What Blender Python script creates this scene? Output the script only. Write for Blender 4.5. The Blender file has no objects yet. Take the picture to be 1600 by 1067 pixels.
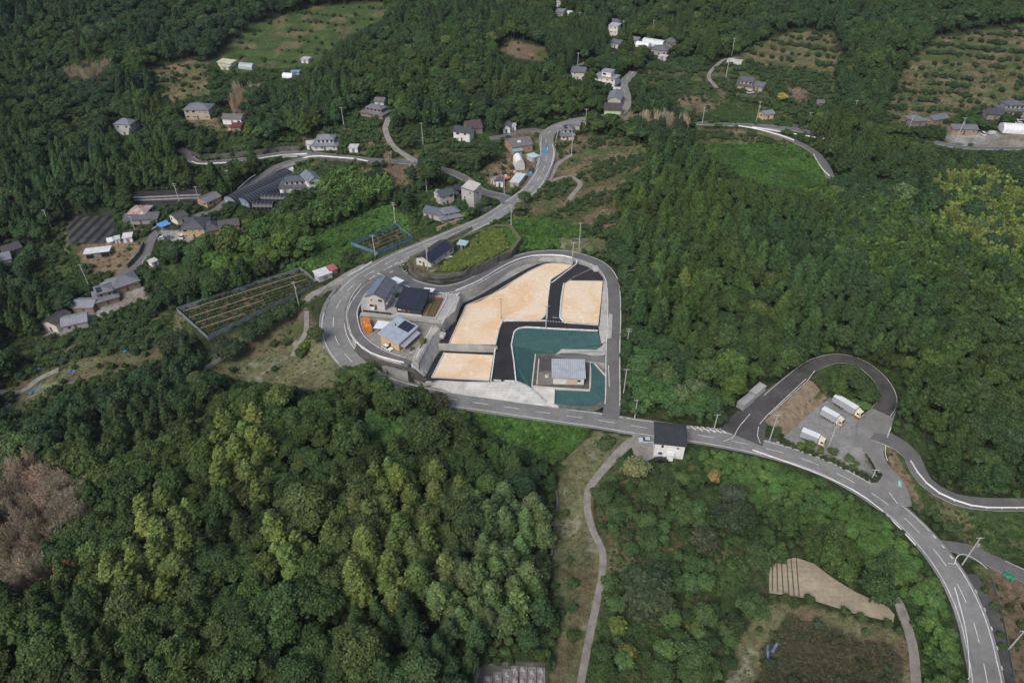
import bpy, bmesh, math, random
import numpy as np
from mathutils import Vector, Matrix
from mathutils.geometry import tessellate_polygon
SC = bpy.context.scene
R = math.radians
# ------------------------------------------------------------------ camera, sky, sun, exposure
CAMZ, PITCH, FPX = 150.0, R(38), 1067.0
cam = bpy.data.cameras.new("camera"); cam.sensor_width = 36; cam.lens = 24.0; cam.clip_end = 9000; cam.clip_start = 1
camo = bpy.data.objects.new("camera", cam); SC.collection.objects.link(camo)
camo.location = (0, 0, CAMZ); camo.rotation_euler = (R(90) - PITCH, 0, 0); SC.camera = camo
SUN_EL, SUN_AZ = 48, 212
w = bpy.data.worlds.new("World"); SC.world = w; w.use_nodes = True
nt = w.node_tree; bg = nt.nodes['Background']
sky = nt.nodes.new('ShaderNodeTexSky'); sky.sky_type = 'NISHITA'; sky.sun_disc = False
sky.sun_elevation = R(SUN_EL); sky.sun_rotation = R(SUN_AZ); sky.dust_density = 4; sky.ozone_density = 1.0; sky.air_density = 1.0
nt.links.new(sky.outputs[0], bg.inputs[0]); bg.inputs[1].default_value = 0.115
sl = bpy.data.lights.new("sun", 'SUN'); sl.energy = 1.5; sl.angle = R(24); sl.color = (1, 0.97, 0.93)
so = bpy.data.objects.new("sun", sl); SC.collection.objects.link(so)
so.rotation_euler = (R(90 - SUN_EL), 0, R(180 - SUN_AZ))
SC.view_settings.view_transform = 'Standard'; SC.view_settings.look = 'None'
SC.view_settings.exposure = 0.38; SC.view_settings.gamma = 1
# ------------------------------------------------------------------ pixel <-> world
CP, SP = math.cos(PITCH), math.sin(PITCH)
def raydir(px, py):
    x = (np.asarray(px, float) - 800) / FPX; y = -(np.asarray(py, float) - 533.5) / FPX
    return x, CP + y * SP, -SP + y * CP
def W(px, py, z):
    dx, dy, dz = raydir(px, py); t = (z - CAMZ) / dz
    return (float(dx * t), float(dy * t), float(z))
def proj(x, y, z):
    X = np.asarray(x, float); Y = np.asarray(y, float); Z = np.asarray(z, float) - CAMZ
    d = Y * CP - Z * SP; u = Y * SP + Z * CP
    d = np.where(d < 1, 1, d)
    return 800 + FPX * X / d, 533.5 - FPX * u / d, d
# ------------------------------------------------------------------ terrain height
CTRL = """1540 1067 -2;1440 840 -.8;1190 700 0;960 660 0;800 637 .4;690 621 1.5;595 596 3.2;544 560 4.6;520 500 6.4;541 456 8;610 408 10.3
717 362 12.6;764 341 13.4;829 295 15;854 248 16.6;853 220 17.7;878 195 19;960 180 20.5;976 150 21.5;990 112 23.5
654 447 11.3;737 441 11.2;797 409 10;863 396 9;921 406 8.8;959 459 8.2;959 498 7.2;958 537 5.5;957 577 3.2;957 616 1.2
200 1000 4;500 850 7;600 950 4;400 700 3;250 800 6;100 800 3;300 600 -2;450 570 1;600 700 3;700 720 1;820 720 -2;860 850 -4;800 1050 -3;800 930 -1
450 530 0;480 480 4;380 480 1;300 510 -2;170 460 -6;50 620 -9;150 560 -5;250 350 1;330 320 5;400 350 3;450 300 6;350 254 10;498 241 13;582 251 15;640 300 13;560 340 9;500 400 6;460 440 4;640 350 11
150 250 9;200 205 13;300 180 18;360 195 17;580 175 22;520 200 19;360 110 27;450 80 32;300 60 36;250 20 46;0 0 56;0 100 36;0 200 20;0 300 5;60 330 2;100 360 -2;0 400 -7;0 480 -9;80 450 -7
600 110 30;700 100 33;750 40 38;850 90 31;900 50 27;820 150 24;700 160 25;720 215 19;790 205 19;800 240 17;800 285 15;740 290 14;690 330 13;600 200 20
960 50 22;1050 75 21;1020 92 21;1000 10 34;1100 5 36;1200 20 36;1240 62 31;1240 100 26;1180 140 21;1250 190 18.5;1100 195 18;1187 197 18;1290 260 14.5;1180 260 14;1100 230 15;1180 220 16
1400 90 32;1550 45 40;1500 120 27;1480 190 17;1600 200 17;1540 225 15;1372 221 15.5;1300 350 9;1150 350 9;1390 300 11;1050 450 7;1000 560 4;1100 630 2.5;1300 450 8;1500 400 11;1600 500 11;1500 620 7
1311 558 4.5;1200 560 6;1256 580 4;1340 610 3.5;1290 660 1;1340 700 .7;1388 629 2.5;1357 672 1.2;1430 720 1.2;1464 766 .8;1560 788 .5;1560 740 4;1500 700 6;1544 868 -1;1590 950 -2;1540 830 -.8
1250 900 -6;1180 830 -5;1100 800 -3.5;1000 900 -4;950 800 -2.5;960 720 -.8;1040 705 -.4;1100 720 -1.5;1300 1020 -8;1430 960 -5.5;1150 1000 -7;1000 1040 -5;1350 850 -3.5;1450 950 -3.5
930 250 14.5;930 300 12.5;930 350 10.5;870 375 10.5;690 400 12.5;760 380 12.3;980 300 12;1020 240 14.5;1040 350 9;900 230 16;860 320 13.5"""
ctrl = []
for ln in CTRL.replace('\n', ';').split(';'):
    a = [float(q) for q in ln.split()]
    if len(a) == 3: ctrl.append(W(*a))
for gx in (-1500, -900, -500, 500, 900, 1500):
    for gy in (-500, 100, 500, 1000, 1700): ctrl.append((gx, gy, 40 + 0.03 * abs(gx) + max(0, gy - 400) * 0.05))
for gx in (-300, -150, 0, 150, 300):
    ctrl.append((gx, -400, 30)); ctrl.append((gx, 40, -2)); ctrl.append((gx, 720, 78)); ctrl.append((gx, 1100, 110)); ctrl.append((gx, 1800, 120))
ctrl = np.array(ctrl)
_c = ctrl[:, :2] / 100.0
def _phi(r2): return 0.5 * r2 * np.log(r2 + 1e-9)
def tps_fit():
    n = len(_c); d2 = ((_c[:, None] - _c[None]) ** 2).sum(-1)
    K = _phi(d2) + np.eye(n) * 0.004
    P = np.hstack([np.ones((n, 1)), _c]); A = np.zeros((n + 3, n + 3)); A[:n, :n] = K; A[:n, n:] = P; A[n:, :n] = P.T
    return np.linalg.solve(A, np.concatenate([ctrl[:, 2], np.zeros(3)]))
_wt = tps_fit()
def tps(x, y):
    q = np.stack([x.ravel(), y.ravel()], 1) / 100.0; out = np.empty(len(q)); n = len(_c)
    for s in range(0, len(q), 20000):
        b = q[s:s + 20000]; d2 = ((b[:, None, 0] - _c[None, :, 0]) ** 2 + (b[:, None, 1] - _c[None, :, 1]) ** 2)
        out[s:s + 20000] = _phi(d2) @ _wt[:n] + _wt[n] + b @ _wt[n + 1:]
    return out.reshape(x.shape)
def vnoise(x, y, seed=0):
    xi = np.floor(x).astype(np.int64); yi = np.floor(y).astype(np.int64); fx = x - xi; fy = y - yi
    fx = fx * fx * (3 - 2 * fx); fy = fy * fy * (3 - 2 * fy)
    def h(a, b):
        n = (a * 374761393 + b * 668265263 + seed * 1442695041) & 0xffffffff
        n = ((n ^ (n >> 13)) * 1274126177) & 0xffffffff
        return ((n ^ (n >> 16)) & 0xffff) / 65535.0
    return (h(xi, yi) * (1 - fx) + h(xi + 1, yi) * fx) * (1 - fy) + (h(xi, yi + 1) * (1 - fx) + h(xi + 1, yi + 1) * fx) * fy
def fbm(x, y, s, seed=0, o=3):
    v = 0; a = 1; t = 0
    for k in range(o): v = v + a * vnoise(x / s, y / s, seed + k); t += a; a *= .5; s *= .5
    return v / t
def axis(lo, hi, d, far):
    a = list(np.arange(lo, hi + 1e-6, d)); s = d; v = hi
    while v < far: s = min(s * 1.05, 3.0) if v < 700 else s * 1.25; v += s; a.append(v)
    return a
ys = np.array(axis(55, 300, 1.0, 5000)); ys = np.concatenate([[-4000, -2000, -1000, -500, -250, -120, -60, -30, -10, 5, 15, 22, 28, 34, 40, 45, 50], ys])
xr = np.array(axis(0, 150, 1.0, 5000)); xs = np.concatenate([-xr[::-1][:-1], xr])
GX, GY = np.meshgrid(xs, ys)
H = np.clip(tps(GX, GY), -12, 170)
def gquery(G, x, y):
    x = np.asarray(x, float); y = np.asarray(y, float)
    i = np.clip(np.searchsorted(xs, x) - 1, 0, len(xs) - 2); j = np.clip(np.searchsorted(ys, y) - 1, 0, len(ys) - 2)
    fx = np.clip((x - xs[i]) / (xs[i + 1] - xs[i]), 0, 1); fy = np.clip((y - ys[j]) / (ys[j + 1] - ys[j]), 0, 1)
    return (G[j, i] * (1 - fx) + G[j, i + 1] * fx) * (1 - fy) + (G[j + 1, i] * (1 - fx) + G[j + 1, i + 1] * fx) * fy
def hz(x, y): return float(gquery(H, x, y))
def G(px, py):            # where the sight line of a photo point meets the ground
    dx, dy, dz = [float(v) for v in raydir(px, py)]
    t = np.arange(60, 1400, 0.7); zz = CAMZ + dz * t; hh = gquery(H, dx * t, dy * t); k = int(np.argmax(zz < hh))
    if zz[k] >= hh[k]: k = len(t) - 1
    a, b = t[max(k - 1, 0)], t[k]
    for _ in range(12):
        m = (a + b) / 2
        if CAMZ + dz * m < hz(dx * m, dy * m): b = m
        else: a = m
    return (dx * b, dy * b, hz(dx * b, dy * b))
def P3(p): return Vector(W(*p)) if len(p) == 3 and p[2] is not None else Vector(G(p[0], p[1]))
def inpoly(X, Y, poly):
    r = np.zeros(X.shape, bool); n = len(poly)
    for i in range(n):
        x1, y1 = poly[i][:2]; x2, y2 = poly[(i + 1) % n][:2]
        if y1 == y2: continue
        c = ((y1 > Y) != (y2 > Y)) & (X < (x2 - x1) * (Y - y1) / (y2 - y1) + x1); r ^= c
    return r
# ------------------------------------------------------------------ objects and materials
COL = SC.collection
def tag(o, label=None, cat=None, group=None, kind=None):
    if label: o['label'] = label
    if cat: o['category'] = cat
    if group: o['group'] = group
    if kind: o['kind'] = kind
    return o
def empty(name, loc, rz=0, label=None, cat=None, group=None):
    o = bpy.data.objects.new(name, None); COL.objects.link(o); o.location = loc; o.rotation_euler = (0, 0, rz); o.empty_display_size = .3
    return tag(o, label, cat, group)
def meshobj(name, verts, faces, mats, parent=None, mi=None, smooth=False, loc=None):
    me = bpy.data.meshes.new(name); me.from_pydata([tuple(v) for v in verts], [], faces)
    for m in (mats if isinstance(mats, (list, tuple)) else [mats]): me.materials.append(m)
    if mi is not None: me.polygons.foreach_set('material_index', mi)
    if smooth: me.polygons.foreach_set('use_smooth', [True] * len(faces))
    me.update(); o = bpy.data.objects.new(name, me); COL.objects.link(o)
    if parent: o.parent = parent
    if loc is not None: o.location = loc
    return o
MATS = {}
def mat(name, col, rough=.8, var=.12, scale=1.2, metal=0, bump=0, col2=None, stripes=None, spec=.3, fine=0.0):
    if name in MATS: return MATS[name]
    m = bpy.data.materials.new(name); m.use_nodes = True; t = m.node_tree; b = t.nodes['Principled BSDF']; L = t.links.new
    b.inputs['Roughness'].default_value = rough; b.inputs['Metallic'].default_value = metal; b.inputs['Specular IOR Level'].default_value = spec
    tc = t.nodes.new('ShaderNodeTexCoord'); n = t.nodes.new('ShaderNodeTexNoise'); n.inputs['Scale'].default_value = scale; n.inputs['Detail'].default_value = 6; n.inputs['Roughness'].default_value = .65
    L(tc.outputs['Object'], n.inputs['Vector'])
    mx = t.nodes.new('ShaderNodeMix'); mx.data_type = 'RGBA'
    c2 = col2 or tuple(c * (1 - 2.2 * var) for c in col); c1 = tuple(min(1, c * (1 + var)) for c in col)
    mx.inputs[6].default_value = (*c2, 1); mx.inputs[7].default_value = (*c1, 1)
    rp = t.nodes.new('ShaderNodeMapRange'); rp.inputs[1].default_value = .3; rp.inputs[2].default_value = .65; L(n.outputs[0], rp.inputs[0]); L(rp.outputs[0], mx.inputs[0])
    out = mx.outputs[2]
    if stripes:
        s, dr, amt = stripes; wv = t.nodes.new('ShaderNodeTexWave'); wv.bands_direction = dr; wv.inputs['Scale'].default_value = s; wv.inputs['Distortion'].default_value = .3
        L(tc.outputs['Object'], wv.inputs['Vector']); m2 = t.nodes.new('ShaderNodeMix'); m2.data_type = 'RGBA'; m2.blend_type = 'MULTIPLY'; m2.inputs[0].default_value = amt
        L(out, m2.inputs[6]); L(wv.outputs[0], m2.inputs[7]); out = m2.outputs[2]
    if fine:
        n2 = t.nodes.new('ShaderNodeTexNoise'); n2.inputs['Scale'].default_value = scale * 9; n2.inputs['Detail'].default_value = 4; L(tc.outputs['Object'], n2.inputs['Vector'])
        r2 = t.nodes.new('ShaderNodeMapRange'); r2.inputs[1].default_value = .3; r2.inputs[2].default_value = .7; r2.inputs[3].default_value = 1 - fine; r2.inputs[4].default_value = 1 + fine * .6; L(n2.outputs[0], r2.inputs[0])
        m3 = t.nodes.new('ShaderNodeMix'); m3.data_type = 'RGBA'; m3.blend_type = 'MULTIPLY'; m3.inputs[0].default_value = 1; L(out, m3.inputs[6]); L(r2.outputs[0], m3.inputs[7]); out = m3.outputs[2]
    L(out, b.inputs['Base Color'])
    if bump:
        bp = t.nodes.new('ShaderNodeBump'); bp.inputs['Strength'].default_value = bump; bp.inputs['Distance'].default_value = .1; L(n.outputs[0], bp.inputs['Height']); L(bp.outputs[0], b.inputs['Normal'])
    MATS[name] = m; return m
M_ASPM = mat('sunworn_asphalt', (.20, .203, .195), .9, .13, .07, fine=.16)
M_ASPH = mat('asphalt', (.13, .13, .13), .9, .10, .25, fine=.12)
M_ASPD = mat('dark_asphalt', (.078, .076, .076), .9, .22, .15, fine=.18)
M_ASPN = mat('new_asphalt', (.028, .028, .031), .9, .2, .15, fine=.25)
M_PATH = mat('worn_concrete_path', (.24, .225, .2), .95, .16, .5, fine=.15)
M_CONC = mat('concrete', (.36, .355, .34), .95, .12, .35, fine=.12)
M_CONP = mat('pale_concrete', (.5, .49, .46), .95, .10, .4, fine=.1)
M_COND = mat('stained_concrete', (.115, .11, .10), .95, .25, .35, fine=.25)
M_WHITE = mat('white_line_paint', (.68, .68, .67), .8, .16, .8, fine=.25)
M_RAIL = mat('white_rail_paint', (.85, .85, .86), .6, .05, 1)
M_SAND = mat('sandy_fill', (.78, .68, .55), .95, .03, .045, col2=(.70, .48, .28), fine=.05)
def sand_mat():
    m = bpy.data.materials.new('stained_sandy_fill'); m.use_nodes = True; t = m.node_tree; b = t.nodes['Principled BSDF']; L = t.links.new; b.inputs['Roughness'].default_value = .95; b.inputs['Specular IOR Level'].default_value = .1
    tc = t.nodes.new('ShaderNodeTexCoord')
    def noise(s, d=5, dist=0): n = t.nodes.new('ShaderNodeTexNoise'); n.inputs['Scale'].default_value = s; n.inputs['Detail'].default_value = d; n.inputs['Distortion'].default_value = dist; L(tc.outputs['Object'], n.inputs['Vector']); return n.outputs[0]
    def rng(x, a, b_, c=0, d=1): r = t.nodes.new('ShaderNodeMapRange'); r.inputs[1].default_value = a; r.inputs[2].default_value = b_; r.inputs[3].default_value = c; r.inputs[4].default_value = d; L(x, r.inputs[0]); return r.outputs[0]
    def mix(f, a, b_, mode='MIX'):
        x = t.nodes.new('ShaderNodeMix'); x.data_type = 'RGBA'; x.blend_type = mode
        if isinstance(f, float): x.inputs[0].default_value = f
        else: L(f, x.inputs[0])
        for i, q in ((6, a), (7, b_)):
            if isinstance(q, tuple): x.inputs[i].default_value = (*q, 1)
            else: L(q, x.inputs[i])
        return x.outputs[2]
    c = mix(rng(noise(.06, 4, .8), .46, .62), (.70, .575, .43), (.67, .47, .28)); wv = t.nodes.new('ShaderNodeTexWave'); wv.wave_type = 'RINGS'; wv.inputs['Scale'].default_value = .16; wv.inputs['Distortion'].default_value = 9; wv.inputs['Detail'].default_value = 3; wv.inputs['Detail Scale'].default_value = .35; L(tc.outputs['Object'], wv.inputs['Vector'])
    c = mix(rng(wv.outputs[0], .6, 1, 0, .22), c, (.66, .50, .34)); c = mix(rng(noise(1.4, 6), .60, .70, 0, .55), c, (.42, .32, .20)); c = mix(rng(noise(.35, 6, 1.5), .58, .66, 0, .5), c, (.78, .72, .62)); c = mix(1.0, c, rng(noise(6, 3), .3, .7, .88, 1.08), 'MULTIPLY'); L(c, b.inputs['Base Color']); return m
M_SAND = sand_mat()
M_TARP = mat('green_slope_sheet', (.030, .085, .085), .8, .15, .35, col2=(.055, .125, .12), stripes=(.4, 'X', .22), fine=.25)
M_FIELD = mat('tilled_sandy_field', (.34, .295, .215), .95, .12, .12, stripes=(.22, 'Y', .06), fine=.18)
M_GLASS = mat('window_glass', (.03, .035, .045), .15, .1, 1, spec=.6)
M_FRAME = mat('window_frame', (.55, .55, .55), .5, .05, 1)
M_STEEL = mat('galvanised_steel', (.45, .46, .47), .5, .05, 1, metal=.6)
M_POLE = mat('concrete_pole', (.42, .41, .39), .9, .08, 1)
M_BARK = mat('bark', (.09, .07, .05), .95, .2, 2)
M_BLACK = mat('black_rubber_and_shade', (.015, .015, .016), .8, .1, 2)
# ------------------------------------------------------------------ curves, roads
def spline(pts, step=2.0):
    P = [Vector(p) for p in pts]; P = [P[0] * 2 - P[1]] + P + [P[-1] * 2 - P[-2]]; out = []
    for i in range(1, len(P) - 2):
        a, b, c, d = P[i - 1:i + 3]; n = max(1, int((c - b).length / step))
        for k in range(n):
            t = k / n; out.append(.5 * ((2 * b) + (c - a) * t + (2 * a - 5 * b + 4 * c - d) * t * t + (3 * b - a - 3 * c + d) * t ** 3))
    out.append(P[-2]); return out
def smoothz(pts, it=12):
    z = np.array([p.z for p in pts])
    for _ in range(it): z[1:-1] = (z[:-2] + 2 * z[1:-1] + z[2:]) / 4
    for p, q in zip(pts, z): p.z = float(q)
    return pts
def resample(pts, step):
    if len(pts) < 2: return list(pts)
    L = [0]
    for a, b in zip(pts[:-1], pts[1:]): L.append(L[-1] + (b - a).length)
    n = max(2, int(L[-1] / step) + 1); res = []; j = 0
    for k in range(n):
        s = L[-1] * k / (n - 1)
        while j < len(L) - 2 and L[j + 1] < s: j += 1
        f = (s - L[j]) / max(1e-6, L[j + 1] - L[j]); res.append(pts[j].lerp(pts[j + 1], min(1, f)))
    return res
def perps(pts):
    out = []
    for i in range(len(pts)):
        d = pts[min(i + 1, len(pts) - 1)] - pts[max(i - 1, 0)]; d.z = 0; d.normalize(); out.append(Vector((d.y, -d.x, 0)))   # to the right of travel
    return out
def offset(pts, o, dz=0):
    pr = perps(pts); return [p + q * o + Vector((0, 0, dz)) for p, q in zip(pts, pr)]
def strip_mesh(Lp, Rp, skirt=0):
    v = []; f = []; n = len(Lp)
    for a, b in zip(Lp, Rp): v += [a, b]
    for i in range(n - 1): f.append((2 * i, 2 * i + 1, 2 * i + 3, 2 * i + 2))
    if skirt:
        o = len(v); dz = Vector((0, 0, -skirt)); 
        for a, b in zip(Lp, Rp): v += [a + dz, b + dz]
        for i in range(n - 1): f += [(2 * i, 2 * i + 2, o + 2 * i + 2, o + 2 * i), (2 * i + 1, o + 2 * i + 1, o + 2 * i + 3, 2 * i + 3)]
        f += [(0, o, o + 1, 1), (2 * n - 2, 2 * n - 1, o + 2 * n - 1, o + 2 * n - 2)]
    return v, f
ROADS = {}
CARVE = []
def plan_road(key, pts, width, carve=True, zs=12, blend=4.0):
    c = smoothz(spline([P3(p) for p in pts]), zs); ROADS[key] = (c, width)
    if carve: CARVE.append((c, width, blend))
    return c
def road(key, material, name='road', skirt=1.5, lift=.06):
    c, wd = ROADS[key]; n = len(c)
    Wd = [wd] * n if not isinstance(wd, (list, tuple)) else list(np.interp(np.linspace(0, 1, n), np.linspace(0, 1, len(wd)), wd))
    pr = perps(c); Lp = [p - q * (k / 2) + Vector((0, 0, lift)) for p, q, k in zip(c, pr, Wd)]; Rp = [p + q * (k / 2) + Vector((0, 0, lift)) for p, q, k in zip(c, pr, Wd)]
    v, f = strip_mesh(Lp, Rp, skirt)
    nn = n - 1; mi = [0] * nn + [1] * (len(f) - nn)
    return tag(meshobj(name, v, f, [material, M_CONC], mi=mi), kind='structure')
def line_mesh(c, off, w, lift, dash=None, a=0, b=1e9, acc=None):
    v, f = acc; s = 0; q = offset(c, off, lift); q = resample(q, 1.0); pr = perps(q); L = 0; k = 0
    for i in range(len(q) - 1):
        d = (q[i + 1] - q[i]).length; on = a <= L <= b and (not dash or (L % (dash[0] + dash[1])) < dash[0])
        if on:
            o = len(v); v += [q[i] - pr[i] * w / 2, q[i] + pr[i] * w / 2, q[i + 1] + pr[i + 1] * w / 2, q[i + 1] - pr[i + 1] * w / 2]; f.append((o, o + 1, o + 2, o + 3))
        L += d
def poly_line(acc, pts, w, lift=.1):
    v, f = acc; pts = [P3(p) + Vector((0, 0, lift)) for p in pts]; q = resample(pts, 1.5) if len(pts) > 2 else pts; pr = perps(q)
    for i in range(len(q) - 1):
        o = len(v); v += [q[i] - pr[i] * w / 2, q[i] + pr[i] * w / 2, q[i + 1] + pr[i + 1] * w / 2, q[i + 1] - pr[i + 1] * w / 2]; f.append((o, o + 1, o + 2, o + 3))
def poly_dash(acc, pts, w, on, off, lift=.1):
    v, f = acc; q = resample([P3(p) + Vector((0, 0, lift)) for p in pts], .25); pr = perps(q); s = 0
    for i in range(len(q) - 1):
        if s % (on + off) < on:
            o = len(v); v += [q[i] - pr[i] * w / 2, q[i] + pr[i] * w / 2, q[i + 1] + pr[i + 1] * w / 2, q[i + 1] - pr[i + 1] * w / 2]; f.append((o, o + 1, o + 2, o + 3))
        s += (q[i + 1] - q[i]).length
# ------------------------------------------------------------------ land-use map (which ground lies where, traced from the photograph)
REG = """g 325 98 390 42 490 12 600 4 600 30 530 62 500 95 470 125 400 122 350 118
r 235 110 320 90 330 150 255 165
g 341 215 382 218 384 238 337 234
g 350 170 400 168 405 182 350 186
b 285 180 345 183 345 195 385 195 385 208 340 206 290 192
q 500 180 590 188 610 235 560 240 500 232
q 620 195 700 203 720 235 650 245
g 690 200 760 206 790 216 770 228 700 222
k 430 415 470 378 540 345 610 320 645 345 640 375 545 388 525 418 450 425
G 480 345 530 290 600 280 612 315 560 338 500 370
q 88 350 240 360 240 440 160 452 60 440 56 398
b 130 378 200 372 222 384 212 400 195 405 205 425 170 432 125 415 115 392
b 560 265 620 262 650 285 610 300 570 295
m 106 336 178 336 180 380 108 382
m 205 298 320 295 320 316 210 328
v 250 358 300 362 302 378 250 378
v 160 440 222 446 232 468 200 478 100 525 70 525 66 510 140 480
q 10 602 60 540 150 520 225 488 270 500 250 545 150 582 60 642 0 652
p 60 600 130 560 250 545 262 560 150 592 90 606 20 640 0 640
g 12 527 65 527 66 552 30 562 10 545
g 235 500 285 480 302 516 260 522
p 326 568 360 530 440 500 478 480 500 520 520 560 545 585 510 612 430 604 330 588
b 440 492 480 480 478 530 435 538
g 462 470 500 446 516 452 490 474 470 482
g 640 345 700 355 735 345 760 345 650 385 560 412 550 402 640 380
y 685 425 720 386 770 357 800 365 800 386 760 409 720 424
p 640 408 660 392 690 400 684 424 665 426
k 780 350 850 326 925 368 945 392 860 388 800 392
r 870 213 930 210 1010 228 1012 250 985 300 962 350 930 365 850 338 800 342 830 300 862 290 866 250
p 870 372 945 374 950 396 880 392
b 752 268 790 238 835 228 848 262 825 292 790 302 755 288
b 800 205 835 206 848 240 800 236
g 735 272 756 270 765 295 790 307 748 300
k 1098 226 1200 222 1240 224 1280 250 1292 272 1290 312 1200 292 1110 262
r 1085 200 1205 205 1238 226 1090 227
g 1035 150 1090 150 1190 165 1240 182 1240 200 1100 192 1080 170
b 1070 135 1140 140 1130 160 1060 155
t 1140 96 1195 64 1240 50 1300 54 1314 86 1300 118 1230 106 1160 103
q 1100 125 1130 104 1240 108 1302 118 1312 150 1270 176 1230 170 1150 145
b 1230 135 1265 140 1262 165 1225 158
t 1378 194 1408 118 1455 62 1600 38 1640 38 1640 166 1540 166 1500 180 1480 198
v 1478 208 1640 208 1640 236 1478 226
k 735 642 800 645 924 664 910 692 872 722 800 694 740 662
S 540 690 580 650 640 665 665 710 600 722
p 930 676 1000 684 960 722 926 770 930 830 948 870 934 960 908 1080 858 1080 880 960 862 900 870 765 880 722
Q 945 720 1000 726 1100 756 1200 830 1214 930 1140 1090 905 1090 938 940 948 870 932 800 935 760
g 1060 690 1105 700 1110 730 1080 745 1030 735 1000 735 1020 720
g 1125 870 1160 860 1165 960 1110 980 1100 930
S 1080 692 1180 712 1270 745 1370 805 1432 870 1482 960 1512 1090 1442 1090 1420 960 1392 912 1300 852 1200 822 1120 770
p 1196 935 1260 945 1400 985 1420 1000 1430 1090 1130 1090 1150 1010
W 1232 958 1262 972 1300 978 1345 1000 1398 1008 1412 1050 1410 1090 1168 1090 1192 1045 1190 1010 1215 985
B 985 560 1190 600 1150 642 1090 662 985 652
v 1225 684 1280 634 1298 622 1362 652 1345 690 1370 745 1345 735 1285 708
b 1200 660 1270 595 1294 622 1228 680
g 1268 592 1296 562 1318 566 1300 606 1292 614
S 1314 568 1348 577 1372 604 1374 636 1350 652 1299 610
b 1385 700 1402 702 1440 755 1465 800 1440 800 1400 752
g 1400 705 1430 715 1450 762 1500 792 1640 802 1640 890 1560 872 1500 842 1450 800
b 1516 880 1560 884 1640 925 1640 1090 1580 1090 1565 980
v 748 1040 850 1034 856 1090 730 1090
D 0 728 60 738 110 745 150 785 152 825 92 860 84 925 0 950
D 362 160 410 155 420 175 365 182
D 105 124 180 114 182 136 110 143
D 962 192 1075 196 1072 212 965 206
D 618 248 655 242 652 266 600 272
O 190 890 250 815 330 800 325 870 300 960 240 1020 185 980
O 340 675 400 665 450 725 455 800 380 815 335 765
O 420 870 470 790 560 765 700 745 790 770 855 820 870 960 800 1010 700 985 600 950 480 945 405 910
C 960 300 1010 260 1090 230 1180 290 1290 312 1400 420 1450 560 1270 556 1180 590 1000 540 975 420
G 1250 290 1380 330 1460 370 1482 450 1350 478 1300 420
G 1470 380 1640 390 1640 540 1560 520 1500 480
Y 1450 305 1500 282 1600 292 1640 292 1640 420 1560 425 1500 400 1452 372
L 600 20 690 35 725 80 640 70
L 1310 60 1380 45 1400 60 1330 78
C 60 290 110 250 260 230 290 300 160 300 60 345
B 400 240 430 238 450 250 440 262 400 262
g 445 262 500 256 545 262 548 285 510 292 505 275 460 272
q 415 222 470 230 500 230 560 238 570 228 600 215 560 190 505 185 500 215
B 345 380 480 352 500 400 420 425 350 440 290 430 280 395
g 250 420 290 410 300 440 262 452 240 440
g 88 405 125 392 130 425 160 445 120 452 82 430
b 118 395 205 372 215 405 190 430 140 428
g 645 305 700 290 720 300 690 312 650 325
q 660 205 700 205 716 228 770 226 780 238 720 246 665 232
B 590 170 640 160 700 155 720 190 660 200 612 190
b 790 60 850 75 860 95 820 95 780 80
q 1010 100 1100 90 1110 125 1090 150 1040 140 1000 125
g 1085 120 1120 138 1128 160 1100 160 1060 150
b 1060 150 1110 150 1120 172 1090 178 1060 172
C 440 150 500 130 560 165 540 200 470 215
L 640 150 720 150 740 185 690 205 640 200
G 500 300 560 290 590 310 540 340"""
CLS = 'FCOBYGDSgkpbrqtfvmyWLQ'
IMW, IMH = 1640, 1100
MASK = np.zeros((IMH, IMW), np.uint8)
_yy, _xx = np.mgrid[0:IMH, 0:IMW]
def fillpoly(M, pts, val):
    x0 = max(0, int(min(p[0] for p in pts))); x1 = min(IMW, int(max(p[0] for p in pts)) + 2); y0 = max(0, int(min(p[1] for p in pts))); y1 = min(IMH, int(max(p[1] for p in pts)) + 2)
    if x0 >= x1 or y0 >= y1: return
    s = (slice(y0, y1), slice(x0, x1)); m = inpoly(_xx[s] + .5, _yy[s] + .5, pts); M[s][m] = val
for ln in REG.split('\n'):
    a = ln.split(); q = [float(v) for v in a[1:]]; fillpoly(MASK, list(zip(q[::2], q[1::2])), CLS.index(a[0]))
def classat(x, y, z, jit=2.5):
    px, py, d = proj(x, y, z)
    px = px + (vnoise(x / 3, y / 3, 5) - .5) * 2 * jit; py = py + (vnoise(x / 3, y / 3, 9) - .5) * jit
    i = np.round(px).astype(int); j = np.round(py).astype(int); ok = (i >= 0) & (i < IMW) & (j >= 0) & (j < IMH) & (d > 10)
    r = np.zeros(np.shape(px), np.uint8); r[ok] = MASK[j[ok], i[ok]]; return r
H += (fbm(GX, GY, 45, 3) - .5) * 2.2
CLG = classat(GX, GY, H)
far = np.clip((np.hypot(GX, GY) - 300) / 500, 0, 1)
H += (fbm(GX, GY, 130, 11) - .5) * 26 * far
_t = np.isin(CLG, [CLS.index(c) for c in 'trqg'])
st = 2.0; u = H / st + (fbm(GX, GY, 60, 21) - .5) * 1.2; fl = np.floor(u); fr = u - fl; TZ = fr; kk = np.clip((fr - .62) / .38, 0, 1)
H = np.where(_t, H + ((fl + kk) - u) * st * .8, H)
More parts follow.
